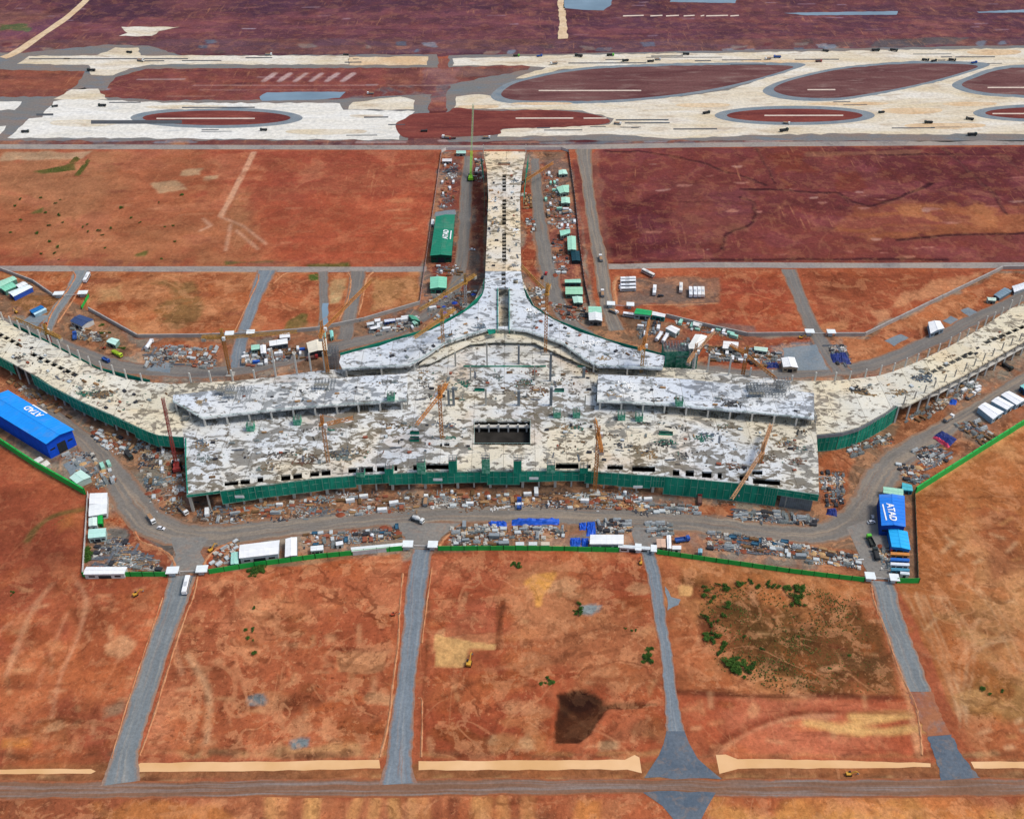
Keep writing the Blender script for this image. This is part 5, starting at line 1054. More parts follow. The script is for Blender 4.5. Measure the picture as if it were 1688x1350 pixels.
# ---------------------------------------------------------------- sheds, cabins, canopies
MINT, MINT2, WHITE, TEAL, BLUE, CYAN, GRN, CREAM = '#a9dcc0', '#8ad6b4', '#f2f3f1', '#2f9fa8', '#1f7fe0', '#35b4f0', '#2b9a6c', '#eee8d2'
def shed(label, quad, z, roof, wall='#b9c2c4', ridge=None, cat='shed', name='shed', group=None, door=True, text=None, dirt='#8f8a80', n_open=0):
    w = PL(quad, z); c = sum(w, Vector())/4
    if (w[1]-w[0]).length < (w[2]-w[1]).length: w = w[1:]+w[:1]
    # w0-w1 and w2-w3 are the long eaves
    ar = sum(w[i].x*w[(i+1) % 4].y-w[(i+1) % 4].x*w[i].y for i in range(4))
    if ar < 0: w = [w[1], w[0], w[3], w[2]]
    sw = ((w[2]-w[1]).length+(w[3]-w[0]).length)/2
    if ridge is None: ridge = max(.35, min(2.2, sw*.07))
    t = thing(name, label, cat, (c.x, c.y, 0), 0, group)
    i4 = [c+(p-c)*.95 for p in w]; zv = Vector((0, 0, 1))
    m = MB(); g0, g1 = (i4[1]+i4[2])/2+zv*(ridge*.93), (i4[3]+i4[0])/2+zv*(ridge*.93)
    lo = [Vector((p.x, p.y, -.3)) for p in i4]; up = [p-zv*.1 for p in i4]
    m.add(lo+up+[g0, g1], [(0, 1, 5, 4), (1, 2, 6, 8, 5), (2, 3, 7, 6), (3, 0, 4, 9, 7)])
    m.build('wall', paint_mat(wall, .25, .3, .8, .2), t)
    m = MB(); r0, r1 = (w[1]+w[2])/2+zv*ridge, (w[3]+w[0])/2+zv*ridge; th = zv*.22
    vs = [w[0], w[1], r0, r1, w[2], w[3]]
    m.add(vs+[v-th for v in vs], [(0, 1, 2, 3), (3, 2, 4, 5), (9, 8, 7, 6), (11, 10, 8, 9), (0, 6, 7, 1), (4, 10, 11, 5), (1, 7, 8, 2), (2, 8, 10, 4), (5, 11, 9, 3), (3, 9, 6, 0)])
    L = (w[1]-w[0]).length; ns = int(L/2.6)
    for k in range(1, ns):
        f = k/ns; a_, b_ = w[0].lerp(w[1], f), w[3].lerp(w[2], f); rr = r1.lerp(r0, f)
        m.bar(a_+zv*.05, rr+zv*.05, .14, .12); m.bar(b_+zv*.05, rr+zv*.05, .14, .12)
    m.bar(r1+zv*.06, r0+zv*.06, .5, .15)
    ro = m.build('roof', paint_mat(roof, .13, .12, .55, .3, dirt, .3), t)
    # door in the gable or eave wall nearest the camera
    ed = [(0, 1), (1, 2), (2, 3), (3, 0)]
    best = min(ed, key=lambda e: (i4[e[0]]+i4[e[1]]).y)
    a_, b_ = i4[best[0]], i4[best[1]]; d = b_-a_; wl = d.length; d.normalize(); n = Vector((d.y, -d.x, 0))
    n = n if n.dot(a_-c) > 0 else -n
    if door and wl > 2:
        dw = min(wl*.32, 7); mid = (a_+b_)/2+n*.06; mid.z = 0; hh = z*.62; m = MB()
        p0, p1 = mid-d*dw/2, mid+d*dw/2
        m.add([p0, p1, p1+zv*hh, p0+zv*hh, p0-n*.2, p1-n*.2, p1-n*.2+zv*hh, p0-n*.2+zv*hh], [(0, 1, 2, 3), (1, 5, 6, 2), (4, 0, 3, 7), (3, 2, 6, 7)])
        m.build('door', paint_mat('#2b3036', .2, .5, .8, .2), t)
        for s_ in (-1, 1):
            if wl > 5:
                q = mid+d*s_*wl*.33+zv*hh*.75; m = MB(); ww = min(1.6, wl*.1)
                m.add([q-d*ww-zv*.6, q+d*ww-zv*.6, q+d*ww+zv*.6, q-d*ww+zv*.6], [(0, 1, 2, 3)]); m.build('window', M_GLASS, t)
    if text:
        s, u, v, size, ang_to, low = text   # word, centre px, size, reading direction px, px the letters' feet point to
        pc = P(u, v, z); rd = P(*ang_to, z)-pc; rd.z = 0; rd.normalize(); ft = P(*low, z)-pc
        up_ = Vector((-rd.y, rd.x, 0)); up_ = up_ if up_.dot(ft) < 0 else -up_
        # plane of the roof slope under the word
        rn = (w[1]-w[0]).normalized(); side = Vector((-rn.y, rn.x, 0)); mid0 = (w[0]+w[1]+w[2]+w[3])/4
        off = (pc-mid0).dot(side); half = sw/2; slope = -ridge/half*(1 if off > 0 else -1)
        def onroof(q): return z+ridge-abs((q-mid0).dot(side))*ridge/half+.17
        cu = bpy.data.curves.new('lettering', 'FONT'); cu.body = s; cu.size = size; cu.align_x = 'CENTER'; cu.align_y = 'CENTER'; cu.offset = size*.028; cu.resolution_u = 3
        to = bpy.data.objects.new('lettering', cu); COL.objects.link(to)
        dg = bpy.context.evaluated_depsgraph_get(); me = bpy.data.meshes.new_from_object(to.evaluated_get(dg))
        bpy.data.objects.remove(to); 
        import bmesh
        bm = bmesh.new(); bm.from_mesh(me); k0 = (mid0-pc)
        bmesh.ops.triangulate(bm, faces=bm.faces)
        for pos in [(k0.dot(side))+o for o in (-3, -1.5, 0, 1.5, 3)]:
            nx = Vector((rd.dot(side), up_.dot(side), 0)).normalized()
            bmesh.ops.bisect_plane(bm, geom=bm.verts[:]+bm.edges[:]+bm.faces[:], plane_co=nx*pos, plane_no=nx)
        bm.to_mesh(me); bm.free()
        for vv in me.vertices:
            q = pc+rd*vv.co.x+up_*vv.co.y; q.z = onroof(q)+.12; vv.co = q-Vector((c.x, c.y, 0))
        me.materials.clear(); me.materials.append(paint_mat('#f4f5f4', .05))
        lo_ = bpy.data.objects.new('lettering', me); COL.objects.link(lo_); lo_.parent = ro
        m = MB(); q0, q1 = pc-rd*size*1.25-up_*size*.62, pc+rd*size*1.25-up_*size*.62
        vs = [q0, q1, q1-up_*size*.14, q0-up_*size*.14]
        for q in vs: q.z = onroof(q)
        if (vs[1]-vs[0]).cross(vs[2]-vs[1]).z < 0: vs = vs[::-1]
        m.add(vs, [(0, 1, 2, 3)]); m.build('lettering_bar', paint_mat('#f4f5f4', .05), ro)
    return t
shed('huge bright blue shed with white roof lettering at the left edge', [(-31, 667), (13, 643), (122, 708), (76, 732)], 12.5, '#1c97f2', '#0f4fd0', 1.6, text=('ATAD', 56, 680, 5.9, (18, 657), (70, 671)))
shed('long dark green shed with white roof lettering left of the pier', [(718.5, 357), (750, 354), (744.5, 421.5), (709, 421.5)], 7, '#1f8566', '#0d4a3a', .9, text=('ATAD', 735, 388, 5.6, (737, 372), (752, 389)))
shed('blue shed with white roof lettering near the right gate', [(1449, 815), (1491, 817), (1493, 868), (1453, 866)], 8, '#1f80e4', '#123c8f', .9, text=('ATAD', 1469, 846, 5.2, (1472, 859), (1455, 847)))
shed('bright cyan roofed shed below the lettered blue shed', [(1464, 870), (1496, 876), (1501, 906), (1470, 901)], 5, '#29b6f5', '#1d6fc0', .5)
shed('mint roofed lean-to behind the lettered blue shed', [(1456, 802), (1489, 806), (1489, 818), (1456, 812)], 4, MINT, '#9fb0a8', .3)
shed('small teal cabin in the corner of the right fence', [(1487, 795), (1503, 799), (1505, 809), (1487, 807)], 3.2, '#4fb8c4', '#2a8aa0', .3, 'cabin', 'site_cabin')
for i, (y, col, l) in enumerate(((904, '#c84a48', 'red'), (912, '#e0954c', 'orange'), (921.5, '#2470c8', 'deep blue'), (929, '#e8ecef', 'white'), (938, '#4f93ad', 'grey teal'), (944, '#dfe7ea', 'pale grey'))):
    x = 1468 if i < 4 else (1469 if i == 4 else 1484)
    shed(l+' container cabin in the row below the cyan roof', [(x, y-2.6), (1499, y-1), (1499.5, y+3.2), (x, y+1.6)], 2.8, col, col, .12, 'cabin', 'container_cabin', 'coloured container cabins by the right gate')
shed('white flat shed in the left corner yard, the upper one', [(148, 813), (177, 812), (177, 830), (147, 831)], 4, WHITE, '#c9cdcc', .4)
shed('white flat shed in the left corner yard, below another white one', [(147, 832), (177, 829), (176, 846), (146, 851)], 4, '#eef1ee', '#c9cdcc', .4)
shed('small greenish white shed beside the bright green container', [(146, 854), (160, 852), (160, 866), (146, 867)], 3.5, '#dcefe2', '#b9c6bf', .3)
shed('bright green container in the left corner yard', [(161, 846), (169, 846), (169, 863), (161, 863)], 3, '#22b04c', '#178038', .12, 'container', 'steel_container')
shed('mint roofed shed in the left corner yard', [(146, 872), (175, 870), (174, 884), (145, 887)], 4, '#bfeadb', '#a9bdb6', .4)
shed('long white canopy along the fence in the left corner', [(142, 934), (210, 934), (205, 945.5), (137, 946.5)], 3.6, WHITE, '#c4cac8', .4, 'canopy', 'canopy')
shed('pale green roofed shed beside the big blue shed', [(114, 787), (133, 774), (150, 786), (126, 797)], 4, '#c6e6d8', '#a9bdb6', .5)
shed('white cabin by the fence below the big blue shed, left one', [(55, 758), (66, 752), (72, 757), (61, 764)], 3, '#dedbd4', '#b4aea4', .2, 'cabin', 'site_cabin')
shed('white cabin by the fence below the big blue shed, right one', [(64, 766), (77, 758), (83, 764), (71, 772)], 3, '#e4ded2', '#b4aea4', .2, 'cabin', 'site_cabin')
shed('largest white roof along the front fence, left of centre', [(395, 898), (461, 890), (459, 912.5), (394, 920)], 5, WHITE, '#bfc4c6', .6)
shed('mint lean-to left of the largest white front roof', [(381, 911), (393, 909), (393, 929), (380, 930)], 3.5, '#a8dccb', '#8fb0a4', .2)
shed('narrow white shed right of the largest white front roof', [(470.5, 888), (489.5, 885), (489.5, 915), (469.5, 918)], 4.5, WHITE, '#8a9092', .4)
shed('small white cabin among scrap by the front fence', [(512, 900), (533, 898), (533, 906), (512, 908)], 3.2, '#eceeec', '#c0c4c4', .2, 'cabin', 'site_cabin')
shed('tiny white cabin near the small white fence cabin', [(553, 893), (565, 891), (566, 896.5), (554, 899)], 2.8, '#ebeceb', '#c0c4c4', .2, 'cabin', 'site_cabin')
shed('long thin white roof ending at the central gate', [(578, 902), (667, 894), (668, 899.5), (579, 909)], 3.2, '#e8edea', '#c4cac8', .25, 'canopy', 'canopy')
shed('big white roof between blue tarpaulins on the front fence', [(973, 881), (1028, 881), (1028, 896.5), (972, 896.5)], 4.5, WHITE, '#a9acae', .5)
shed('thin white canopy over the right centre gate', [(1019, 897), (1072, 901), (1072, 905.5), (1019, 902)], 3.2, '#dfe6e6', '#c4cac8', .2, 'canopy', 'canopy')
for x, l in ((850, 'left'), (871.5, 'middle'), (892, 'right')):
    shed('small pale cabin on the front fence under the blue tarpaulin, %s of three' % l, [(x, 893), (x+14, 893), (x+14, 898.5), (x, 898.5)], 2.8, '#d8ddd9' if l != 'right' else '#d9cdb6', '#b7bab6', .2, 'cabin', 'site_cabin', 'pale cabins on the front fence')
shed('slim upright white container right of the centre gate', [(1099, 882), (1106, 882), (1107, 904), (1100, 904)], 2.8, WHITE, '#c0c4c4', .12, 'container', 'steel_container')
shed('white rounded cabin beside the slim white container', [(1108, 899), (1123, 899), (1123, 905), (1108, 905)], 2.8, '#f0f0ec', '#c0c4c4', .2, 'cabin', 'site_cabin')
shed('pinkish roofed hut beside the slim white container', [(1082, 888), (1097, 888), (1098, 902), (1083, 902)], 2.8, '#d8b49a', '#a8897a', .2, 'hut', 'site_hut')
shed('pale blue guard booth on the right front fence', [(1151, 904), (1158, 904), (1158, 911), (1151, 911)], 3, '#8fb6c4', '#5f97b0', .2, 'booth', 'guard_booth')
# beside the pier
for q, z, r, wl, l in (([(921, 281), (933, 280), (936, 287), (921, 288)], 3, '#c4ecd8', '#8fa89c', 'small mint hut topmost of the row right of the pier'),
    ([(917, 309), (938, 305), (938, 317), (923, 319)], 3.5, MINT, '#8fa89c', 'mint shed second from the top right of the pier'),
    ([(925, 325.5), (939, 325.5), (940, 335), (925, 335)], 3.5, '#b9e6cd', '#7a9488', 'mint square shed third from the top right of the pier'),
    ([(922, 380), (940, 378), (940, 384), (924, 389)], 3.5, '#9fdcc2', '#7a9488', 'crooked mint shed above the tall mint one right of the pier'),
    ([(935, 390), (949, 389.5), (950, 412), (936, 412)], 4.5, MINT, '#6f8a80', 'tall mint shed touching a dark green one right of the pier'),
    ([(941, 414), (955, 414), (957, 430), (943, 430)], 3.2, '#14404a', '#0f2f36', 'dark teal shed right of the pier'),
    ([(931, 461), (957, 460), (958, 466), (931, 466)], 3.5, '#a8e0c4', '#1f5a5a', 'mint strip roof over a dark gap right of the pier'),
    ([(932, 473), (960, 473), (961, 485), (932, 485)], 4, '#a4d8b4', '#55786a', 'mint roof with a blue end right of the pier'),
    ([(943, 489), (960, 489), (961, 499.5), (946, 499.5)], 3.5, '#bfe4d0', '#55786a', 'small mint roof below the blue ended one'),
    ([(970, 505), (991, 505.5), (992, 515), (970, 514.5)], 5, '#a4dcc0', '#7d938a', 'mint half of the two tone shed by the side road'),
    ([(970, 515), (992, 515.5), (993, 529), (971, 528)], 4.6, '#e9ece9', '#6f7476', 'white half of the two tone shed by the side road'),
    ([(709, 457), (737, 457), (736, 475), (709, 476)], 4.5, MINT2, '#3a8a72', 'bright mint shed below the long green shed'),
    ([(711, 362), (716, 362), (716, 370), (710.5, 370)], 3, '#eceeea', '#b8bab8', 'small white cabin against the long green shed'),
    ([(729, 262), (745, 262), (745, 266), (729, 266)], 3, '#f0ece8', '#c9c0ba', 'white container left of the pier head'),
    ([(752, 248.5), (768, 248.5), (768, 253), (752, 253)], 3, '#b4dccb', '#9fb0a8', 'pale hut in the top left corner of the pier yard'),
    ([(1049, 508), (1075, 512), (1073.5, 520), (1045, 517)], 4.5, '#25a862', '#9cb4b0', 'bright green roof behind the right wing'),
    ([(1075.5, 513), (1097.5, 518), (1096, 523), (1074.5, 519)], 4, '#eef0ee', '#2f8f86', 'white roof with a teal front beside the bright green roof'),
    ([(1097, 541), (1107, 536), (1121.5, 542.6), (1114, 550)], 4, '#f1f1ee', '#a9bdb6', 'angular white shed behind the right wing'),
    ([(1146, 551), (1166, 554), (1152, 578), (1132, 574.6)], 5, '#f4f3ea', '#4f5a58', 'biggest white roof behind the right wing'),
    ([(1192.6, 562), (1217.5, 564), (1216.6, 575.5), (1191, 574)], 4, '#f2f1ec', '#9a958c', 'white shed under an orange crane jib'),
    ([(1243, 571), (1266, 573), (1265, 580), (1243, 576.5)], 3, '#c8e2d0', '#9fb0a8', 'long pale green roof behind the right wing'),
    ([(1143, 530), (1154, 533), (1152, 538), (1142, 535.5)], 3, '#eceae4', '#b8b6b0', 'small white roof against the rear fence'),
    ([(1288, 590), (1310, 589), (1316, 606), (1291, 605)], 4.5, '#f4f4f2', '#b9a890', 'white square shed on the grey yard behind the right wing'),
    ([(1530, 531), (1550, 529), (1557, 541), (1534, 550)], 4, '#f0f1ef', '#8aa0b4', 'white crumpled looking roof behind the right arm'),
    ([(1668, 472), (1700, 462), (1705, 470), (1672, 482)], 3, '#e8ebee', '#a9b4bc', 'white roof at the right edge behind the arm'),
    ([(1638, 486), (1656, 474), (1668, 480), (1648, 492)], 2.6, '#7c93a0', '#6f8490', 'grey blue canvas roof behind the right arm'),
    ([(1627, 490), (1642, 491), (1642, 496), (1629, 495)], 3, '#cfe6d4', '#9fb0a8', 'small mint cabin beside the grey blue canvas roof'),
    ([(-10, 467), (21, 455), (28, 460), (-2, 474)], 4.5, MINT, '#5f8a7a', 'mint roof nearest the cross road at the left edge'),
    ([(-2, 474.5), (20, 465), (27, 472), (8, 480)], 4.2, MINT2, '#5f8a7a', 'long mint roof in the middle of the left edge group'),
    ([(25, 470), (38, 464), (46, 468), (31, 475)], 4, '#e9edea', '#7f8a94', 'pale white roof in the left edge group'),
    ([(13, 482), (45, 469.5), (54, 473), (22, 489)], 4, '#eefaf6', '#2f56b4', 'long white roof with blue walls in the left edge group'),
    ([(48, 512), (67, 503), (73, 506.5), (53, 516)], 3.2, '#2273b4', '#1b4f80', 'small blue roof near the left arm'),
    ([(54, 517), (73, 507.5), (77, 509.5), (57, 519)], 2.6, '#bfe2ee', '#8fb0c0', 'pale blue strip roof beside the small blue roof'),
    ([(115, 529), (131, 518.6), (154.6, 526.6), (135, 538)], 4, '#3b4f78', '#c9cbc8', 'navy grey roof behind the left arm'),
    ([(175, 563), (184, 556.5), (197, 560), (190, 569)], 3.5, '#c8efe0', '#7fa090', 'pale mint roof near the lime green truck'),
    ([(443.5, 562), (473.7, 557.7), (474.6, 566), (444.4, 570.5)], 4, '#f2f3f0', '#55606a', 'long white roof behind the left wing'),
    ([(461, 550.6), (478, 548), (478, 555.5), (461, 557.5)], 3, '#eef0ee', '#b8bab8', 'white cabin on the rear fence behind the left wing'),
    ([(414, 569), (428, 567.5), (428, 575), (414, 577)], 3, '#a9dcc4', '#7fa090', 'mint roof left of a narrow white one'),
    ([(428.4, 569.3), (438, 568.4), (439, 582), (430, 583)], 3.5, '#f1f2f0', '#b8bab8', 'narrow white roof behind the left wing'),
    ([(505, 565), (538, 558), (540, 577), (509, 582)], 5, '#efe6cf', '#33383c', 'big cream roof behind the left wing'),
    ([(529, 546), (536.5, 546), (537, 556), (530, 557)], 3, '#8fd6c8', '#5f9a90', 'left one of two teal huts by the orange crane'),
    ([(543, 545), (549, 545), (550, 554), (545, 557)], 3, '#96dccd', '#5f9a90', 'right one of two teal huts by the orange crane'),
    ([(673, 519), (686, 522), (693, 530), (679, 526)], 3.5, '#5fae8c', '#4a7a66', 'green roof between the left lane and the wing'),
    ([(679, 530), (685, 529), (690, 533), (683, 535)], 2.6, '#a9dcc4', '#7fa090', 'tiny mint roof beside the green one'),
    ([(604, 532), (616, 530), (617, 534), (605, 536)], 2.8, '#d8dcdc', '#a9acae', 'white cabin on the rear fence by the grey lane'),
    ([(617, 526), (627, 524.5), (627, 529), (618, 530.5)], 2.8, '#eceeee', '#a9acae', 'second white cabin on the rear fence by the grey lane'),
    ([(633, 527), (651, 525), (652, 528.5), (634, 531)], 2.8, '#d9e0ec', '#2f4fa0', 'white cabin with a navy side on the rear fence'),
    ([(610, 539), (621, 537), (622, 541), (611, 543)], 2.8, '#f2f3f3', '#3a3f48', 'white cabin with dark sides in the small yard')):
    shed(l, q, z, r, wl, None, 'shed' if (P(*q[1], z)-P(*q[0], z)).length > 8 else 'hut', 'shed' if (P(*q[1], z)-P(*q[0], z)).length > 8 else 'site_hut')
for q, l in (([(1612, 671), (1624, 663), (1655, 678.6), (1637, 691)], 'nearest of the three white roofs along the right haul road'), ([(1634, 661), (1645.7, 653.5), (1672, 667.5), (1660, 675.5)], 'middle one of the three white roofs along the right haul road'), ([(1650, 650.6), (1663.5, 644.4), (1692, 659), (1676, 667.5)], 'farthest of the three white roofs along the right haul road')):
    shed(l, q, 4.2, '#f3f4f4', '#9cb8c8', .5)
shed('teal roof at the right edge beyond the three white roofs', [(1681, 636), (1697, 629), (1710, 636), (1692, 645)], 4, '#8fd6cf', '#2f5a80', .4)
# ---------------------------------------------------------------- fences and gates
def fence(label, px, h, mat, post, step=6.0, name='site_fence', th=.16):
    w = PL(px); t = thing(name, label, 'fence', tuple(w[0])); m = MB()
    for a, b_ in zip(w, w[1:]):
        d = b_-a; L = d.length; d.normalize(); n = max(1, int(L/step))
        for k in range(n):
            p0, p1 = a+d*(L*k/n), a+d*(L*(k+1)/n); j = rnd.uniform(-.06, .06)
            m.bar(p0+Vector((0, j, h/2)), p1+Vector((0, j, h/2)), th, h+rnd.uniform(-.08, .08))
    m.build('panel', mat, t)
    m = MB()
    for a, b_ in zip(w, w[1:]):
        d = b_-a; L = d.length; d.normalize(); n = max(1, int(L/step))
        for k in range(n+1): q = a+d*(L*k/n); m.box(q.x-.16, q.y-.16, 0, q.x+.16, q.y+.16, h+.25)
    m.build('post', post, t)
    return t
M_GF = paint_mat('#1fb04a', .15, .2, .6, .3, '#149238', .3); M_GP = paint_mat('#0f5a28'); M_GREYF = paint_mat('#aeaaa4', .18, .2, .8, .2, '#8a7a70', .4); M_WF = paint_mat('#d8d4ce', .12, .2, .8, .2)
fence('bright green sheet fence running down the left edge to the corner yard', [(-120, 656), (0, 730), (60, 770), (141, 815)], 4.6, M_GF, M_GP, 6, 'site_fence', .9)
fence('plain pale fence at the left side of the corner yard', [(146, 816), (137, 950)], 2.6, M_WF, M_WF)
fence('bright green fence at the foot of the left corner yard', [(137, 950.5), (275, 950)], 3.4, M_GF, M_GP)
fence('long bright green fence from the left gate to the central gate', [(345, 946), (420, 934), (520, 921), (600, 913), (664, 907)], 3.5, M_GF, M_GP)
fence('bright green fence between the central gate and the white canopy gate', [(722, 907.5), (830, 907), (930, 908), (1020, 910)], 3.4, M_GF, M_GP)
fence('bright green fence from the white canopy gate to the blue shed gate', [(1082, 913), (1180, 927), (1300, 944), (1424, 959)], 3.3, M_GF, M_GP)
fence('short bright green fence right of the blue shed gate', [(1478, 961), (1514, 961)], 3.6, M_GF, M_GP)
fence('dull brown fence along the right of the blue shed yard', [(1513, 960), (1507, 814)], 2.4, paint_mat('#7a6a50'), M_GP)
fence('bright green fence climbing to the right edge', [(1508, 813), (1600, 755), (1800, 630)], 4.6, M_GF, M_GP, 6, 'site_fence', .9)
fence('grey panel fence round the rear of the left arm', [(-40, 430), (55, 466), (88, 489)], 2.5, M_GREYF, M_GREYF, 5, 'rear_fence', .8)
fence('grey panel fence behind the left yards, ending at the pier yard corner', [(147, 512), (228, 557), (330, 556), (420, 553), (520, 545), (600, 529), (692, 502)], 2.8, M_GREYF, M_GREYF, 5, 'rear_fence', .8)
fence('short bright green fence beside the white bus road', [(147, 489), (135, 510)], 2.6, M_GF, M_GP)
fence('thin pale fence along the left of the pier yard', [(692, 502), (728, 252)], 2.4, paint_mat('#b08a80', .2), M_WF, 6, 'rear_fence')
fence('white fence across the pier head, left part', [(728, 252), (736, 248), (798, 248)], 2.8, M_WF, M_WF, 5, 'rear_fence')
fence('white fence across the pier head, right part', [(866, 247.5), (926, 247.5), (937, 251)], 2.8, M_WF, M_WF, 5, 'rear_fence')
fence('dark fence along the right of the pier yard', [(937, 251), (948, 330), (957, 420), (964, 470), (972, 505)], 2.6, paint_mat('#4a3a40'), M_WF, 5, 'rear_fence')
fence('long grey panel fence behind the right yards', [(1098, 523), (1160, 538), (1232, 554), (1325, 553)], 2.8, M_GREYF, M_GREYF, 5, 'rear_fence', .8)
fence('grey panel fence climbing behind the right arm', [(1376, 554), (1425, 554), (1530, 503), (1652, 444), (1800, 442)], 2.8, M_GREYF, M_GREYF, 5, 'rear_fence', .9)
def gate(label, px, h=3.2):
    w = PL(px); t = thing('site_gate', label, 'gate', tuple(w[0])); a, b_ = w[0], w[1]; d = (b_-a); L = d.length; d.normalize(); n = Vector((-d.y, d.x, 0))
    for s0, s1 in ((0, .3), (.72, 1)):
        m = MB(); p0, p1 = a+d*L*s0, a+d*L*s1; m.bar(p0+Vector((0, 0, h)), p1+Vector((0, 0, h)), 5, .35); m.build('canopy_roof', paint_mat('#e6ecea', .1), t)
        m = MB(); q0, q1 = a+d*L*(s0+.05), a+d*L*(s1-.1); m.bar(q0+Vector((0, 0, 1.3)), q1+Vector((0, 0, 1.3)), 2.6, 2.6); m.build('gatehouse', paint_mat('#b9c4c6', .2), t)
    m = MB()
    for f in (0, .3, .72, 1):
        q = a+d*L*f; m.box(q.x-.2, q.y-.2, 0, q.x+.2, q.y+.2, h)
    m.build('post', M_WF, t)
    m = MB().bar(a+d*L*.31+n*1+Vector((0, 0, 1)), a+d*L*.71+n*1+Vector((0, 0, 1)), .25, .35); m.build('barrier', M_WF, t)
    return t
gate('white canopied gate at the bottom of the left haul road', [(276, 947), (344, 944)])
gate('blue and white gate at the head of the central access road', [(664, 903), (722, 904)])
gate('gate with a navy front beside the thin white canopy', [(1046, 908), (1082, 911)])
gate('white gate below the container cabins', [(1424, 955), (1480, 959)])
gate('rear gate across the road with the white bus', [(90, 490), (146, 488)])
gate('rear gate across the blue grey plot road', [(372, 556), (421, 553)])
gate('rear gate across the grey right lane', [(1326, 552), (1376, 553)])
gate('rear gate by the side road and the green roof', [(1000, 506), (1045, 508)])

# ---------------------------------------------------------------- vehicles
def wheels(t, xs, y, r=.5):
    for x in xs:
        for s in (-1, 1): MB().cyl((x, s*y-.15, r), (x, s*y+.15, r), r, 8).build('wheel', M_TYRE, t)
def make_bus(roof='#f0f1ef', stripe='#3a4a60'):
    t = thing('bus', '', 'bus')
    MB().box(-5.8, -1.25, .45, 5.8, 1.25, 2.9).box(-5.6, -1.15, 2.9, 5.6, 1.15, 3.15).build('body', paint_mat(roof, .08, .6, .4, .4), t)
    m = MB(); m.box(-5.2, -1.28, 1.5, 5.3, 1.28, 2.5); m.box(5.3, -1.1, 1.3, 5.84, 1.1, 2.6); m.build('window_band', M_GLASS, t)
    MB().box(-2, -.7, 3.15, 1, .7, 3.4).build('roof_unit', paint_mat('#c9ccce'), t)
    MB().box(-5.83, -1.27, .5, 5.83, 1.27, .95).build('skirt', paint_mat(stripe), t)
    wheels(t, (-3.6, 3.6), 1.15); return t
def make_truck(cab='#e8e9e6', bed='#6a6f72', load=None, L=4.6):
    t = thing('truck', '', 'truck')
    MB().box(-L, -.5, .6, 3, .5, .95).build('chassis', M_STEEL, t)
    MB().box(1.6, -1.2, .8, 3.4, 1.2, 2.9).build('cab', paint_mat(cab, .1, .6, .4, .4), t)
    MB().box(2.9, -1.05, 1.8, 3.44, 1.05, 2.6).build('windscreen', M_GLASS, t)
    m = MB(); m.box(-L, -1.25, .95, 1.3, 1.25, 1.2); m.box(-L, -1.25, 1.2, 1.3, -1.1, 2.2); m.box(-L, 1.1, 1.2, 1.3, 1.25, 2.2); m.box(-L, -1.1, 1.2, -L+.15, 1.1, 2.2); m.box(1.15, -1.1, 1.2, 1.3, 1.1, 2.4); m.build('cargo_bed', paint_mat(bed, .2, .6), t)
    if load: MB().box(-L+.3, -1, 1.2, 1, 1, 2.4).build('load', paint_mat(load, .35, .8), t)
    wheels(t, (-L+.9, -L+2.1, 2.4), 1.1); return t
def make_mixer():
    t = make_truck('#e4e6e2', '#55595c'); t.name = 'mixer_truck'; t['category'] = 'truck'
    MB().cyl((-3.6, 0, 2.2), (-1, 0, 2.4), .9, 12, 1.35).cyl((-1, 0, 2.4), (1, 0, 2.5), 1.35, 12, .8).build('drum', paint_mat('#d9dad6', .2, .8), t); return t
def make_excavator(c='#d8a23a'):
    t = thing('excavator', '', 'excavator')
    for s in (-1, 1): MB().bar((-2, s*1.2, .5), (2, s*1.2, .5), .6, .95).build('track', M_TYRE, t)
    MB().box(-2, -1.3, 1.05, 1.2, 1.3, 2.1).box(-2.2, -1.2, 1.1, -1.2, 1.2, 2.4).build('body', paint_mat(c, .2, .5, .5, .3), t)
    MB().box(-.3, .3, 2.1, 1.2, 1.3, 3.1).build('cab', M_GLASS, t)
    MB().bar((1, -.3, 1.8), (4.2, -.3, 4.6), .55, .7).bar((4.2, -.3, 4.6), (6.6, -.3, 2.2), .45, .5).build('arm', paint_mat(c, .2, .5, .5, .3), t)
    MB().add([(6.2, -.9, 2.3), (6.2, .3, 2.3), (7.1, .3, 1.2), (7.1, -.9, 1.2), (5.9, -.9, 1.1), (5.9, .3, 1.1)], [(0, 1, 2, 3), (0, 4, 5, 1), (3, 2, 5, 4), (0, 3, 4), (1, 5, 2)]).build('bucket', M_STEEL, t)
    return t
def make_car(c='#e8e8e8'):
    t = thing('car', '', 'car')
    MB().add([(-2.2, -.9, .35), (2.2, -.9, .35), (2.2, .9, .35), (-2.2, .9, .35), (-2.15, -.85, 1.0), (2.1, -.85, .9), (2.1, .85, .9), (-2.15, .85, 1.0)], [(0, 3, 2, 1), (4, 5, 6, 7), (0, 1, 5, 4), (1, 2, 6, 5), (2, 3, 7, 6), (3, 0, 4, 7)]).build('body', paint_mat(c, .05, .6, .35, .5), t)
    MB().add([(-1.9, -.8, 1.0), (1.0, -.8, .95), (1.0, .8, .95), (-1.9, .8, 1.0), (-1.4, -.65, 1.55), (.4, -.65, 1.55), (.4, .65, 1.55), (-1.4, .65, 1.55)], [(0, 1, 5, 4), (1, 2, 6, 5), (2, 3, 7, 6), (3, 0, 4, 7)]).build('glasshouse', M_GLASS, t)
    MB().box(-1.4, -.66, 1.55, .4, .66, 1.6).build('roof', paint_mat(c, .05, .6, .35, .5), t)
    wheels(t, (-1.35, 1.35), .8, .34); return t
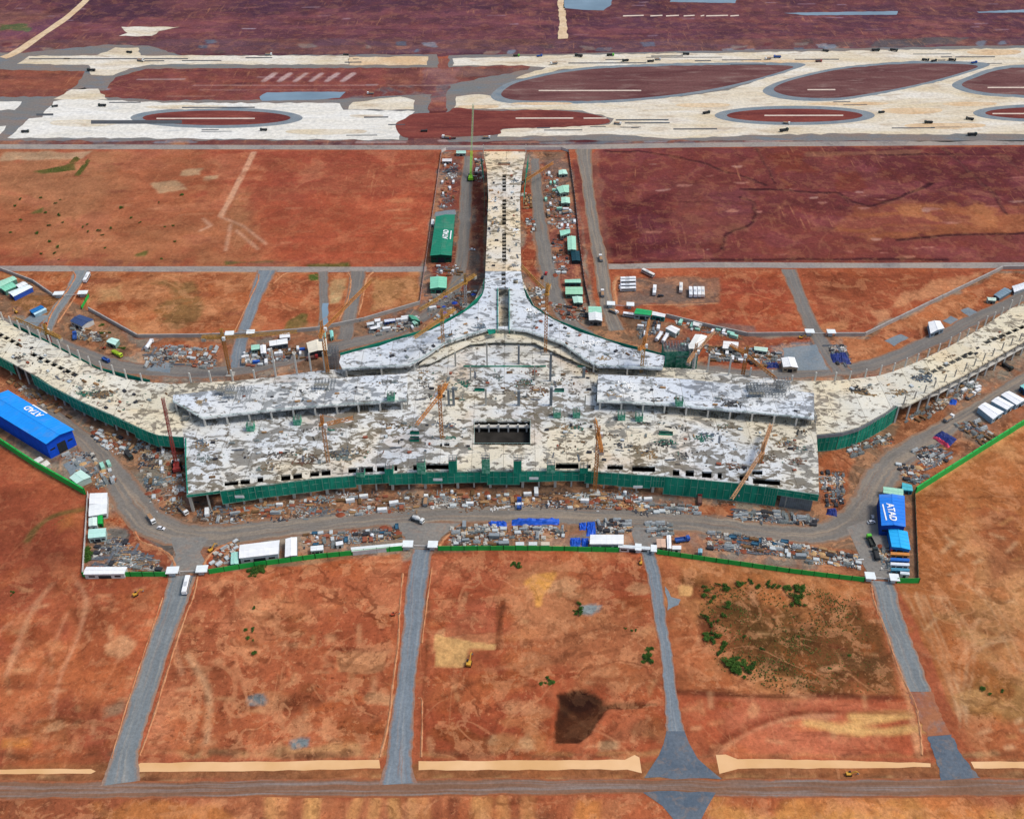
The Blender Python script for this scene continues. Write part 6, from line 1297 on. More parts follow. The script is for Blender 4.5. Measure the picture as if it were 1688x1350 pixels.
def make_tanker():
    t = thing('tank_truck', '', 'tank truck'); MB().box(-5, -.5, .6, 3, .5, .95).build('chassis', M_STEEL, t)
    MB().box(3.2, -1.2, .8, 5, 1.2, 2.9).build('cab', paint_mat('#d8dadc', .1), t)
    MB().cyl((-5.5, 0, 2.1), (2.8, 0, 2.1), 1.3, 14).build('tank', paint_mat('#e9ebec', .1, .4, .4, .4), t); wheels(t, (-4, -2.8, 4), 1.1); return t
PB = [make_bus(), make_bus('#eef0f2', '#2f6a9a'), make_bus('#e8e2d8', '#a04a3a')]
PT = {'white': make_truck('#ecece8', '#8a8d90', '#b08a66'), 'dark': make_truck('#2f3a36', '#33363a', '#3a3a3a'), 'blue': make_truck('#2a56a8', '#3a62a8'), 'green': make_truck('#5fbf3a', '#3a3f3a'), 'red': make_truck('#a83a3a', '#6a4a44', '#7a5a50'), 'lime': make_truck('#c8e03a', '#b4d234', '#9ab82a', 6.2)}
PM, PX, PXR, PK = make_mixer(), make_excavator(), make_excavator('#b8502f'), make_tanker()
PCAR = {'white': make_car(), 'red': make_car('#c8281f'), 'dark': make_car('#2a2d33'), 'silver': make_car('#a9adb0')}
def park(proto, u, v, a, b_, label, group=None, sc=None, z=.12):
    p = P(u, v); return place(proto, (p.x, p.y, z), heading(a, b_), label, group, sc)
park(PB[0], 308, 968, (305, 980), (311, 955), 'white bus driving out of the left gate')
park(PB[0], 144, 461, (140, 468), (148, 453), 'white bus on the short road by the mint roofs')
for i, (y, k) in enumerate(((463.5, 0), (468, 0), (474.5, 1), (480, 0))): park(PB[k], 1035, y, (1026, y+.3), (1045, y-.3), 'white bus in the stack of four parked crosswise, %s' % ('topmost', 'second from the top', 'third from the top, bluish', 'lowest')[i], 'buses parked in the rear lot')
for i, (x, k) in enumerate(((1138, 1), (1145.5, 1), (1152, 0), (1158, 2))): park(PB[k], x, 485, (x, 491), (x-.6, 478), 'bus in the row of four standing side by side, %s' % ('leftmost', 'second from left', 'third from left', 'rightmost and creamiest')[i], 'buses parked in the rear lot')
park(PB[0], 1078.5, 482, (1078, 489), (1079, 476), 'white bus parked alone near a dark car in the rear lot', 'buses parked in the rear lot')
park(PB[2], 1122, 478, (1122, 485), (1122.5, 472), 'pale bus parked alone left of the row of four', 'buses parked in the rear lot')
park(PB[2], 1068, 453.5, (1061, 450), (1075, 457), 'pale bus entering the rear lot slantwise', 'buses parked in the rear lot')
park(PB[0], 1040, 523, (1033, 522), (1048, 524), 'white bus below the bright green roof')
for u, v, a, b_, k, l in ((251, 859, (247, 853), (256, 866), 'white', 'truck with a loaded bed at the left bend of the haul road'), (304, 845, (300, 840), (310, 850), 'white', 'white truck by the columns of the hall corner'), (1153, 825, (1153, 830), (1153, 818), 'red', 'dark red truck with an orange cab before the green net'), (1434, 893, (1442, 912), (1430, 888), 'green', 'green cabbed dark truck near the blue shed'), (1443, 915, (1446, 925), (1440, 905), 'dark', 'dark trailer behind the green cabbed truck'),
    (904, 354, (905, 362), (902, 346), 'white', 'white topped truck on the service road right of the pier'), (196, 587, (188, 582), (206, 592), 'lime', 'long lime green truck behind the left arm'), (124, 556, (124, 562), (124, 552), 'blue', 'blue truck behind the left arm'), (176, 596, (168, 591), (184, 600), 'blue', 'blue pickup truck at the edge of the left arm'), (402, 597, (402, 602), (403, 590), 'white', 'white truck beside the scrap yard behind the left wing'), (516, 592, (508, 594), (526, 590), 'red', 'dark red truck below the big cream roof'), (702, 827, (701, 835), (703, 818), 'white', 'white truck among timber before the hall'), (856, 832, (856, 838), (856, 825), 'blue', 'dark blue truck before the hall near the road'), (1126, 892, (1120, 893), (1134, 891), 'blue', 'blue truck beside the guard booth'), (1238, 597, (1231, 595), (1246, 599), 'white', 'white truck below the orange crane behind the right wing'),
    (993, 486, (993, 492), (992, 478), 'white', 'white truck on the side road'), (990, 428, (991, 434), (988, 421), 'white', 'grey truck at the top of the side road junction'), (1661, 608, (1655, 604), (1667, 612), 'dark', 'dark truck beside the right haul road'), (1564, 692, (1556, 697), (1572, 687), 'white', 'white truck on the right haul road'), (1600, 655, (1592, 660), (1607, 650), 'white', 'truck parked by the rubble on the right haul road'), (214, 754, (209, 749), (219, 760), 'dark', 'dark truck left of the hall near the white debris'), (1012, 516, (1008, 514), (1018, 518), 'white', 'white pickup truck at the rear gate'), (935, 352, (929, 353), (941, 351), 'white', 'white truck parked beside the mint sheds')):
    park(PT[k], u, v, a, b_, l, None, .85 if 'pickup' in l else None)
AIR = ((1165, 188, 'dark'), (1452, 187, 'dark'), (1297, 205, 'white'), (1320, 207, 'dark'), (1293, 217, 'dark'), (1030, 102, 'dark'), (1073, 103, 'dark'), (940, 91, 'dark'), (953, 94, 'dark'), (1007, 93, 'green'), (912, 107, 'white'), (1188, 147, 'dark'), (1360, 85.5, 'dark'), (1444, 85, 'dark'), (1474, 85, 'dark'), (1499, 84.5, 'dark'), (1526, 101, 'dark'), (1540, 102, 'dark'), (1570, 101, 'dark'), (1599, 104.5, 'dark'), (1606, 105, 'blue'), (1280, 96, 'blue'), (1019, 206, 'white'), (1101, 217, 'white'), (1529, 204, 'dark'), (1597, 198, 'dark'), (1603, 224, 'dark'), (78, 175, 'red'), (90, 177, 'dark'), (150, 118, 'dark'), (214, 88, 'dark'), (184, 109, 'dark'), (43, 219, 'dark'), (168, 176, 'dark'), (434, 216, 'dark'), (178, 209, 'dark'), (233, 102, 'white'), (1265, 99, 'white'), (610, 156, 'white'), (626, 157.5, 'white'), (735, 229, 'white'), (803, 229, 'white'), (745, 230, 'red'), (665, 89, 'white'), (444, 92, 'white'), (570, 92, 'dark'), (1130, 91, 'dark'), (1200, 89, 'dark'), (852, 94, 'green'), (890, 94, 'blue'), (1085, 100, 'white'), (1440, 103, 'white'), (1350, 103, 'red'), (700, 218, 'dark'))
AIR = [q for i, q in enumerate(AIR) if i % 4 != 3]
for u, v, k in AIR:
    park(PT[k], u, v, (u, v), (u+rnd.choice((-4, 4)), v+rnd.choice((-.5, 0, .5))), {'dark': 'small dark truck on the airfield pavements', 'white': 'small white truck on the airfield', 'blue': 'small blue truck on the airfield', 'green': 'small green truck on the far runway', 'red': 'small red truck on the airfield'}[k], k+' trucks scattered over the airfield', rnd.uniform(.75, 1.1))
park(PX, 224, 981, (218, 983), (231, 977), 'yellow excavator on the soil left of the first access road', None, .6)
park(PX, 773, 1095, (772, 1101), (779, 1076), 'pale excavator between the two sandy rectangles', None, .85)
park(PXR, 648, 1014, (643, 1015), (654, 1013), 'small red excavator left of the central access road', None, .5)
park(PX, 348, 908, (343, 911), (353, 903), 'yellow digger at the left front yard bend', None, .7)
park(PX, 1056, 929, (1056, 933), (1056, 922), 'small yellow digger at the top of the narrow access road', None, .6)
park(PX, 1399, 1277, (1392, 1277), (1406, 1276), 'small digger beside the bottom track', None, .6)
park(PX, 27, 516, (32, 518), (10, 506), 'yellow digger arm reaching left near the left arm of the terminal')
park(PXR, 75, 535, (80, 533), (68, 538), 'red digger at the foot of the white bus road')
park(PXR, 172, 575, (178, 572), (163, 580), 'reddish digger beside the lime truck')
park(PX, 1320, 558, (1312, 558), (1328, 558), 'yellow digger at the rear gate on the right')
park(PK, 1086, 558, (1082, 565), (1091, 552), 'bluish white tank truck, the left of two behind the right wing')
park(PK, 1096, 561, (1091, 570), (1101, 554), 'white tank truck, the right of two behind the right wing')
park(PK, 247, 571, (243, 577), (252, 564), 'white tank truck beside a pile of scrap behind the left arm')
park(PM, 1482, 866, (1481, 870), (1484, 862), 'white mixer truck at the corner of the lettered blue shed')
park(PM, 690, 860, (686, 858), (696, 862), 'mixer truck on the haul road above the central gate')
park(PCAR['dark'], 1089, 489, (1085, 489), (1093, 488), 'dark car beside the lone white bus')
park(PCAR['white'], 1436, 862, (1432, 863), (1442, 861), 'white car parked by the lettered blue shed')
park(PCAR['silver'], 1438, 855, (1438, 858), (1438, 850), 'silver car by the wall of the lettered blue shed')
park(PCAR['white'], 1022, 474.5, (1022, 478), (1022, 471), 'white car beside the four crosswise buses')
park(PCAR['dark'], 894, 459, (893, 462), (895, 456), 'dark car on the service road right of the pier')
park(PCAR['red'], 900, 452, (899, 455), (901, 449), 'red car on the service road right of the pier')
park(PCAR['white'], 779, 413, (776, 413), (783, 413), 'white car on the service road left of the pier')
park(PCAR['white'], 1015, 515, (1012, 514), (1019, 516), 'white car at the rear gate by the green roof')
park(PCAR['white'], 266, 872, (264, 872), (270, 873), 'white car on the left haul road')
for o in list(PB)+list(PT.values())+[PM, PX, PXR, PK]+list(PCAR.values()):
    if o.name not in PROTO_USED: print('UNUSED', o.name)

# ---------------------------------------------------------------- building materials lying about
def protos():
    out = {}
    def pm(name, key, cat, build, mat):
        m = MB(); build(m); o = m.build(name, mat); o['category'] = cat; o['label'] = ''; out[key] = o
    r = random.Random(3)
    def rebar(m):
        for i in range(14): y = r.uniform(-1.1, 1.1); x = r.uniform(-.6, .6); z = r.uniform(.12, .65); m.bar((-5+x, y, z), (5+x, y+r.uniform(-.35, .35), z), .15)
        for x in (-3, 0, 3): m.bar((x, -1.3, .08), (x, 1.3, .08), .2)
    pm('rebar_bundle', 'rebar', 'rebar', rebar, paint_mat('#757b82', .4, .9))
    def pipes(m):
        for i in range(5):
            for k in range(4-i//2): m.cyl((-2.9, -1.2+.55*k+.25*(i % 2), .25+.42*i), (2.9+r.uniform(-.4, .4), -1.2+.55*k+.25*(i % 2), .25+.42*i), .24, 6)
    pm('pipe_stack', 'pipe', 'pipes', pipes, paint_mat('#b3b8b8', .3, .6))
    def frames(m):
        for i in range(10):
            x = -2.2+.48*i
            for y in (-1, 1): m.bar((x, y, 0), (x+r.uniform(-.2, .2), y, 1.8), .14)
            m.bar((x, -1, 1.7), (x, 1, 1.7), .14); m.bar((x, -1, .8), (x, 1, .8), .14)
        m.box(-2.4, -1, .05, 2.4, 1, .3)
    pm('scaffold_stack', 'frames', 'scaffold frames', frames, paint_mat('#a3aba8', .35, .6))
    def boards(m):
        z = .15
        for i in range(5):
            j = r.uniform(-.25, .25)
            for k in range(4): m.box(-2.6+j+r.uniform(-.2, .2), -1+.5*k, z, 2.6+j, -1+.5*k+.44, z+.17)
            z += .24
        for x in (-2, 0, 2): m.box(x-.1, -1.1, 0, x+.1, 1.1, .14)
    pm('timber_stack', 'timber', 'timber', boards, paint_mat('#b98f62', .35, .6))
    pm('timber_stack', 'oldtimber', 'timber', boards, paint_mat('#80603f', .35, .6))
    def ply(m):
        z = .12
        for i in range(6): j, k = r.uniform(-.15, .15), r.uniform(-.1, .1); m.box(-1.9+j, -1.2+k, z, 1.9+j, 1.2+k, z+.16); z += .2
        for x in (-1.4, 1.4): m.box(x-.1, -1.2, 0, x+.1, 1.2, .12)
    pm('plywood_stack', 'ply', 'plywood', ply, paint_mat('#9c5a42', .3, .5)); pm('formwork_stack', 'form', 'formwork', ply, paint_mat('#c9cfce', .25, .5)); pm('plywood_stack', 'dark', 'plywood', ply, paint_mat('#3a3a3e', .3, .5))
    def blocks(m):
        for i in range(3):
            for k in range(4):
                for h in range(3):
                    if h < 2 or r.random() < .6: m.box(-1.4+.95*i, -1.3+.68*k, .15+.4*h, -.55+.95*i, -.7+.68*k, .52+.4*h)
        m.box(-1.5, -1.4, 0, 1.5, 1.4, .13)
    pm('block_pallet', 'blocks', 'blocks', blocks, paint_mat('#cfcabd', .25, .6))
    def heap(m, h=.9, w=2.2):
        n = 9; v = [(0, 0, h)]
        for k, (rr, z) in enumerate(((.45, .8), (.8, .4), (1.0, -.05))):
            for i in range(n): q = 6.2832*i/n; e = r.uniform(.8, 1.2); v.append((math.cos(q)*w*rr*e*1.3, math.sin(q)*w*rr*e, h*z*r.uniform(.85, 1.1)))
        f = [(0, 1+i, 1+(i+1) % n) for i in range(n)]
        for k in range(2): f += [(1+k*n+i, 1+(k+1)*n+i, 1+(k+1)*n+(i+1) % n, 1+k*n+(i+1) % n) for i in range(n)]
        m.add(v, f)
    pm('sand_heap', 'sand', 'sand heap', heap, paint_mat('#c9a271', .25, .6)); pm('gravel_heap', 'gravel', 'gravel heap', heap, paint_mat('#a6a49e', .3, .6)); pm('soil_heap', 'soil', 'soil heap', heap, paint_mat('#8f4a30', .3, .6))
    pm('tarpaulin_cover', 'tarp', 'tarpaulin', lambda m: heap(m, 1.3, 2), paint_mat('#1f55c8', .3, .5, .5, .3))
    def boxc(m):
        m.box(-3, -1.2, .1, 3, 1.2, 2.6)
        for i in range(12): m.box(-2.9+.5*i, -1.27, .2, -2.65+.5*i, 1.27, 2.5)
    for k, c in (('cwhite', '#e9ebea'), ('cblue', '#2a62c0'), ('cgrey', '#8d9598'), ('cmint', '#9fd6c0')): pm('steel_container', k, 'container', boxc, paint_mat(c, .12, .5, .5, .3, '#8a6a58', .4))
    def tank(m): m.cyl((0, 0, 0), (0, 0, 2.2), 1.2, 12); m.cyl((0, 0, 2.2), (0, 0, 2.6), 1.2, 12, .4)
    pm('water_tank', 'tank', 'water tank', tank, paint_mat('#dfe3e4', .1))
    def skip(m): m.box(-2, -1, .2, 2, 1, .35); m.box(-2.2, -1.1, .35, 2.2, -.95, 1.5); m.box(-2.2, .95, .35, 2.2, 1.1, 1.5); m.box(-2.2, -.95, .35, -2.05, .95, 1.5); m.box(2.05, -.95, .35, 2.2, .95, 1.3); m.box(-2, -.9, .35, 2, .9, .9)
    pm('skip_bin', 'skip', 'skip', skip, paint_mat('#3f6f8a', .3))
    return out
PR = protos()
DESC = {'rebar': 'grey bundle of steel bars', 'pipe': 'pale stack of steel pipes', 'frames': 'grey stack of scaffold frames', 'timber': 'tan stack of boards', 'oldtimber': 'brown stack of old boards', 'ply': 'red brown stack of plywood', 'form': 'white stack of formwork panels', 'dark': 'dark stack of panels', 'blocks': 'pale pallet of blocks', 'sand': 'tan heap of sand', 'gravel': 'grey heap of gravel', 'soil': 'red heap of soil', 'tarp': 'blue tarpaulin over a pile', 'cwhite': 'white steel container', 'cblue': 'blue steel container', 'cgrey': 'grey steel container', 'cmint': 'mint steel container', 'tank': 'white water tank', 'skip': 'blue grey open skip'}
def inpoly(p, w):
    c = False; n = len(w)
    for i in range(n):
        a, b_ = w[i], w[(i+1) % n]
        if (a.y > p.y) != (b_.y > p.y) and p.x < (b_.x-a.x)*(p.y-a.y)/(b_.y-a.y)+a.x: c = not c
    return c
BUSY = []
def scatter(px, n, kinds, where, z=0, ang=0, spread=.1, gap=2.7, sc=(.55, .95)):
    n = int(n*(1.7 if 'wing' in where or 'pier' in where or 'arm' in where or 'shed' in where else 1.3))
    w = PL(px, z); x0, x1 = min(p.x for p in w), max(p.x for p in w); y0, y1 = min(p.y for p in w), max(p.y for p in w); k = 0
    if not ang:
        ed = max(zip(w, w[1:]+w[:1]), key=lambda s: (s[1]-s[0]).length); v_ = ed[1]-ed[0]; ang = math.atan2(v_.y, v_.x)
    rows = 3.4
    for _ in range(n*25):
        if k >= n: break
        p = Vector((rnd.uniform(x0, x1), rnd.uniform(y0, y1), z))
        if not inpoly(p, w) or any(abs(p.x-q[0]) < gap and abs(p.y-q[1]) < gap for q in BUSY): continue
        BUSY.append((p.x, p.y)); t = rnd.choice(kinds)
        l = DESC[t]+' '+where
        place(PR[t], (p.x, p.y, z+.02), ang+rnd.uniform(-spread, spread)+(math.pi/2 if rnd.random() < .25 else 0), l, l.replace('a ', '')+', several alike', rnd.uniform(*sc)); k += 1
ZONES = [
    ([(320, 836), (430, 832), (600, 818), (690, 812), (690, 838), (560, 852), (440, 856), (330, 860)], 34, ['oldtimber', 'ply', 'blocks', 'timber', 'pipe', 'form', 'soil', 'cwhite'], 'before the left half of the hall'),
    ([(700, 812), (1040, 812), (1080, 828), (1060, 842), (860, 836), (710, 838)], 44, ['timber', 'oldtimber', 'timber', 'ply', 'oldtimber', 'form', 'soil', 'sand', 'tank', 'cwhite'], 'before the middle of the hall'),
    ([(1050, 828), (1110, 830), (1150, 835), (1150, 848), (1060, 845)], 14, ['pipe', 'form', 'frames', 'blocks'], 'before the net right of the thin crane mast'),
    ([(1205, 840), (1290, 846), (1350, 856), (1340, 866), (1210, 856)], 22, ['rebar', 'pipe', 'frames', 'dark'], 'before the right end of the hall'),
    ([(500, 880), (575, 876), (655, 868), (664, 888), (575, 898), (500, 905)], 24, ['frames', 'ply', 'form', 'oldtimber', 'dark', 'soil', 'skip', 'tank'], 'in the yard left of the central gate'),
    ([(355, 912), (395, 888), (392, 908), (378, 930), (348, 934)], 9, ['blocks', 'form', 'pipe'], 'left of the largest white front roof'),
    ([(742, 868), (800, 866), (838, 870), (836, 900), (745, 902)], 24, ['pipe', 'form', 'blocks', 'cgrey', 'frames', 'blocks', 'oldtimber'], 'in the yard right of the central gate'),
    ([(842, 866), (930, 868), (932, 890), (845, 892)], 13, ['blocks', 'form', 'frames', 'gravel', 'pipe'], 'below the long blue tarpaulin'),
    ([(982, 858), (1038, 858), (1042, 878), (985, 880)], 18, ['rebar', 'dark', 'pipe', 'dark'], 'above the big white roof by the tarpaulins'),
    ([(1068, 862), (1105, 862), (1108, 882), (1070, 885)], 11, ['pipe', 'frames', 'blocks'], 'beyond the white canopy gate'),
    ([(1165, 875), (1265, 888), (1325, 898), (1320, 920), (1170, 905)], 40, ['frames', 'pipe', 'form', 'rebar', 'cgrey', 'dark', 'ply', 'soil', 'oldtimber', 'blocks', 'skip'], 'in the right front yard'),
    ([(1325, 900), (1420, 915), (1418, 938), (1330, 928)], 18, ['form', 'timber', 'sand', 'frames', 'dark', 'blocks'], 'in the right end of the front yard'),
    ([(155, 892), (200, 885), (215, 900), (270, 930), (262, 942), (150, 938)], 26, ['rebar', 'rebar', 'dark', 'frames', 'rebar'], 'in the left corner yard'),
    ([(228, 735), (300, 745), (300, 830), (250, 830), (228, 780)], 22, ['blocks', 'form', 'oldtimber', 'dark', 'soil', 'soil', 'ply', 'cwhite'], 'between the left bend and the hall'),
    ([(150, 705), (215, 725), (230, 745), (190, 750), (150, 722)], 14, ['form', 'soil', 'timber', 'blocks', 'dark'], 'below the curved left arm'),
    ([(20, 622), (80, 655), (120, 690), (70, 672), (10, 630)], 12, ['timber', 'blocks', 'oldtimber'], 'between the big blue shed and the left arm'),
    ([(100, 745), (150, 745), (175, 775), (140, 790)], 8, ['sand', 'pipe', 'blocks', 'frames'], 'beside the pale green roof'),
    ([(150, 775), (180, 765), (192, 795), (160, 805)], 9, ['form', 'cmint', 'frames', 'pipe'], 'on the strip left of the haul road'),
    ([(115, 540), (180, 548), (172, 566), (130, 560)], 13, ['oldtimber', 'blocks', 'frames', 'timber'], 'by the navy grey roof'),
    ([(235, 572), (290, 570), (360, 575), (355, 608), (240, 604)], 30, ['pipe', 'frames', 'form', 'rebar', 'ply', 'blocks'], 'in the scrap yard behind the left arm'),
    ([(402, 580), (500, 572), (500, 592), (405, 606)], 22, ['oldtimber', 'ply', 'blocks', 'cwhite', 'dark', 'form', 'tank', 'cblue'], 'behind the left wing beside the white roofs'),
    ([(605, 535), (690, 522), (700, 540), (615, 555)], 16, ['ply', 'dark', 'form', 'frames', 'cwhite'], 'behind the left wing by the grey lane'),
    ([(700, 488), (785, 478), (780, 520), (735, 540), (705, 520)], 22, ['dark', 'frames', 'ply', 'ply', 'blocks', 'form', 'tarp', 'cwhite'], 'left of the neck of the pier'),
    ([(732, 270), (756, 270), (748, 345), (722, 345)], 12, ['oldtimber', 'ply', 'form', 'dark', 'cwhite', 'timber', 'soil'], 'left of the pier head'),
    ([(782, 262), (798, 262), (796, 300), (782, 300)], 8, ['form', 'blocks', 'dark'], 'against the pier head'),
    ([(900, 285), (920, 285), (925, 370), (905, 372), (898, 330)], 15, ['oldtimber', 'blocks', 'form', 'ply', 'cwhite', 'cmint', 'soil'], 'beside the mint sheds right of the pier'),
    ([(865, 316), (876, 316), (878, 345), (866, 345)], 7, ['timber', 'timber', 'oldtimber'], 'against the right side of the pier'),
    ([(866, 358), (880, 358), (884, 385), (866, 385)], 5, ['form', 'blocks', 'soil'], 'lower down the right side of the pier'),
    ([(905, 500), (965, 505), (968, 528), (930, 530)], 13, ['oldtimber', 'ply', 'soil', 'dark'], 'by the two tone shed'),
    ([(868, 470), (890, 475), (905, 520), (885, 510)], 7, ['form', 'timber', 'frames'], 'beside the right curved wing neck'),
    ([(1160, 570), (1222, 578), (1225, 598), (1175, 595)], 20, ['frames', 'rebar', 'pipe', 'cwhite', 'frames', 'oldtimber'], 'under the crane behind the right wing'),
    ([(1225, 575), (1285, 580), (1285, 606), (1240, 606)], 15, ['frames', 'cgrey', 'oldtimber', 'form', 'dark'], 'near the long pale green roof'),
    ([(1110, 525), (1225, 555), (1225, 562), (1120, 540)], 12, ['cwhite', 'form', 'soil', 'blocks', 'cmint'], 'along the rear fence on the right'),
    ([(1365, 570), (1392, 570), (1405, 598), (1378, 602)], 12, ['rebar', 'dark', 'rebar', 'frames'], 'in the navy heap beside the right lane'),
    ([(1490, 700), (1530, 690), (1590, 648), (1560, 650), (1495, 690)], 14, ['frames', 'blocks', 'oldtimber'], 'under the edge of the right arm'),
    ([(1560, 640), (1610, 622), (1615, 650), (1580, 660)], 10, ['timber', 'blocks', 'cwhite', 'frames'], 'by the trucks below the right arm'),
    ([(1505, 745), (1545, 730), (1570, 755), (1530, 775)], 20, ['rebar', 'frames', 'dark', 'pipe'], 'in the grey heap right of the haul road'),
    ([(1570, 700), (1610, 695), (1645, 722), (1620, 735)], 18, ['oldtimber', 'frames', 'pipe', 'oldtimber'], 'in the brown heap below the three white roofs'),
    ([(1480, 765), (1520, 770), (1530, 790), (1505, 800), (1485, 785)], 10, ['sand', 'frames', 'dark', 'form'], 'in the corner above the teal cabin'),
    ([(1352, 780), (1390, 775), (1390, 830), (1360, 838)], 16, ['dark', 'frames', 'rebar', 'dark'], 'right of the hall by the road bend'),
    ([(1395, 735), (1470, 715), (1475, 730), (1400, 755)], 12, ['blocks', 'form', 'frames', 'soil'], 'below the round green netted end'),
    ([(1100, 575), (1135, 560), (1140, 590), (1110, 595)], 9, ['cwhite', 'tank', 'frames', 'blocks', 'cmint'], 'right of the tank trucks behind the right wing'),
    ([(1055, 530), (1095, 530), (1080, 550), (1050, 560)], 9, ['dark', 'frames', 'cwhite', 'pipe'], 'between the green roof and the right wing crane'),
    ([(915, 345), (946, 345), (948, 378), (918, 378)], 9, ['soil', 'form', 'cwhite', 'blocks'], 'between the mint sheds right of the pier'),
    ([(905, 395), (932, 395), (940, 450), (915, 455)], 8, ['dark', 'form', 'soil'], 'left of the tall mint shed by the pier'),
    ([(722, 436), (760, 436), (758, 455), (720, 455)], 6, ['oldtimber', 'tank', 'form'], 'between the two green sheds left of the pier'),
    ([(1448, 900), (1466, 900), (1466, 940), (1450, 940)], 5, ['frames', 'soil'], 'beside the container cabins'),
]
for q, n, kinds, wh in ZONES: scatter(q, n, kinds, wh)
DECKZ = [([(320, 720), (760, 690), (780, 740), (560, 760), (330, 790)], 26, ZH, 'on the left half of the hall deck'), ([(900, 690), (1330, 705), (1335, 780), (1100, 770), (900, 750)], 26, ZH, 'on the right half of the hall deck'), ([(690, 610), (980, 610), (980, 660), (690, 660)], 20, ZH, 'on the rear of the hall deck'), ([(30, 560), (190, 640), (280, 650), (200, 690), (20, 590)], 16, ZH, 'on the left arm deck'), ([(1370, 640), (1480, 630), (1680, 530), (1640, 580), (1470, 660)], 14, ZH, 'on the right arm deck'), ([(320, 660), (660, 625), (650, 655), (340, 680)], 10, ZW, 'on the left raised deck'), ([(1000, 625), (1320, 655), (1320, 680), (1000, 655)], 10, ZW, 'on the right raised deck'), ([(806, 300), (822, 300), (822, 440), (806, 440)], 9, ZW, 'on the left side of the pier deck'), ([(840, 290), (855, 290), (855, 440), (840, 440)], 9, ZW, 'on the right side of the pier deck'), ([(600, 590), (700, 570), (790, 520), (800, 540), (680, 590)], 9, ZW, 'on the left curved wing'), ([(862, 500), (960, 555), (1060, 585), (990, 595), (870, 535)], 9, ZW, 'on the right curved wing')]
HW = [PL(h, ZH) for h in holes_px]
def near_hole(p): return any(min(q.x for q in h)-3.5 < p.x < max(q.x for q in h)+3.5 and min(q.y for q in h)-3.5 < p.y < max(q.y for q in h)+3.5 for h in HW)
for q, n, z, wh in DECKZ:
    w = PL(q, z)
    for h in HW: BUSY.extend([(sum(a.x for a in h)/4, sum(a.y for a in h)/4)])
    scatter(q, n, ['oldtimber', 'rebar', 'form', 'dark', 'timber', 'frames', 'frames', 'dark', 'ply'], wh, z, 0, .2, 6, (.4, .75))
# singular things in the yards
def one(kind, u, v, label, rz=0, sc=1.0, z=0): p = P(u, v, z); return place(PR[kind], (p.x, p.y, z), rz, label, None, sc)
def cover(label, quad, h, mat, name='tarpaulin_cover', cat='tarpaulin'):
    w = PL(quad); m = MB(); N, K = 14, 7; r = random.Random(label); 
    for i in range(N+1):
        for j in range(K+1):
            a, b_ = w[0].lerp(w[1], i/N), w[3].lerp(w[2], i/N); q = a.lerp(b_, j/K); e = min(i, N-i, 2.0)/2*min(j, K-j, 2.0)/2
            m.v.append((q.x+r.uniform(-.3, .3), q.y+r.uniform(-.3, .3), .05+h*e*(.75+r.uniform(-.25, .3))))
    for i in range(N):
        for j in range(K): a = i*(K+1)+j; m.f.append((a, a+1, a+K+2, a+K+1))
    return tag(m.build(name, mat), label, cat)
M_TARP = paint_mat('#1f5fd2', .35, .25, .5, .35, '#4f86e0', .5); M_NAVY = paint_mat('#26387e', .4, .4, .6, .3); M_PINK = paint_mat('#e04f6a', .15)
cover('long crumpled blue tarpaulin beside the haul road', [(843, 866), (921, 865), (922, 855), (844, 856)], 2.2, M_TARP)
cover('short blue tarpaulin left of the long one', [(807, 868), (836, 868), (835, 860), (805, 860)], 2.0, M_TARP)
cover('small blue tarpaulin, upper left of the four by the big white roof', [(955, 874), (966, 874), (966, 861), (954, 862)], 1.6, M_TARP)
cover('blue tarpaulin, tallest of the four by the big white roof', [(967, 884), (983, 882), (980, 860), (967, 861)], 1.8, M_TARP)
cover('blue tarpaulin by the fence, lower left of the four', [(940, 901), (957, 901), (957, 886), (940, 887)], 1.6, M_TARP)
cover('blue tarpaulin by the fence, lower right of the four', [(959, 901), (970, 901), (970, 887), (958, 887)], 1.6, M_TARP)
cover('navy tarpaulin beside the pink strip at the right haul road', [(1540, 718), (1566, 736), (1578, 724), (1552, 710)], 2.0, M_NAVY)
cover('pink tarpaulin strip at the right haul road', [(1537, 722), (1562, 739), (1566, 736), (1541, 718.5)], 1.6, M_PINK)
cover('navy heap on the plot beside the right lane', [(1372, 598), (1404, 601), (1394, 580), (1368, 582)], 2.2, M_NAVY)
cover('navy tarpaulin behind the orange crane of the right wing', [(1264, 607), (1284, 607), (1282, 598), (1262, 598)], 1.8, M_NAVY)
cover('blue tarpaulin heap below the right arm', [(1564, 667), (1576, 668), (1578, 660), (1566, 658)], 1.8, M_TARP)
cover('blue tarpaulin at the right road bend', [(1362, 848), (1380, 852), (1378, 838), (1364, 838)], 1.8, M_NAVY)
for q, l in (([(1458, 562), (1485, 551), (1498, 557), (1474, 571)], 'grey gravel pad behind the right arm, nearest the white crumpled roof'), ([(1553, 529), (1567, 521), (1580, 527), (1567, 535)], 'small grey gravel pad right of the white crumpled roof'), ([(1583, 512), (1596, 507), (1612, 515), (1598, 522)], 'dark grey gravel pad inside the soil loop'), ([(104, 766), (136, 750), (150, 762), (116, 784)], 'grey gravel pad beside the big blue shed'), ([(30, 535), (50, 520), (80, 520), (60, 540)], 'grey gravel pad behind the left arm'), ([(240, 610), (260, 595), (285, 600), (280, 615)], 'bluish gravel pad at the scrap yard'), ([(718, 350), (750, 346), (752, 354), (716, 357)], 'bluish gravel pad behind the long green shed'), ([(1290, 574), (1345, 568), (1366, 610), (1300, 612)], 'grey gravel pad round the white square shed')):
    sheet('gravel_pad', q, .09, M_GRAVEL, l, 'gravel', 0, .6, 4)
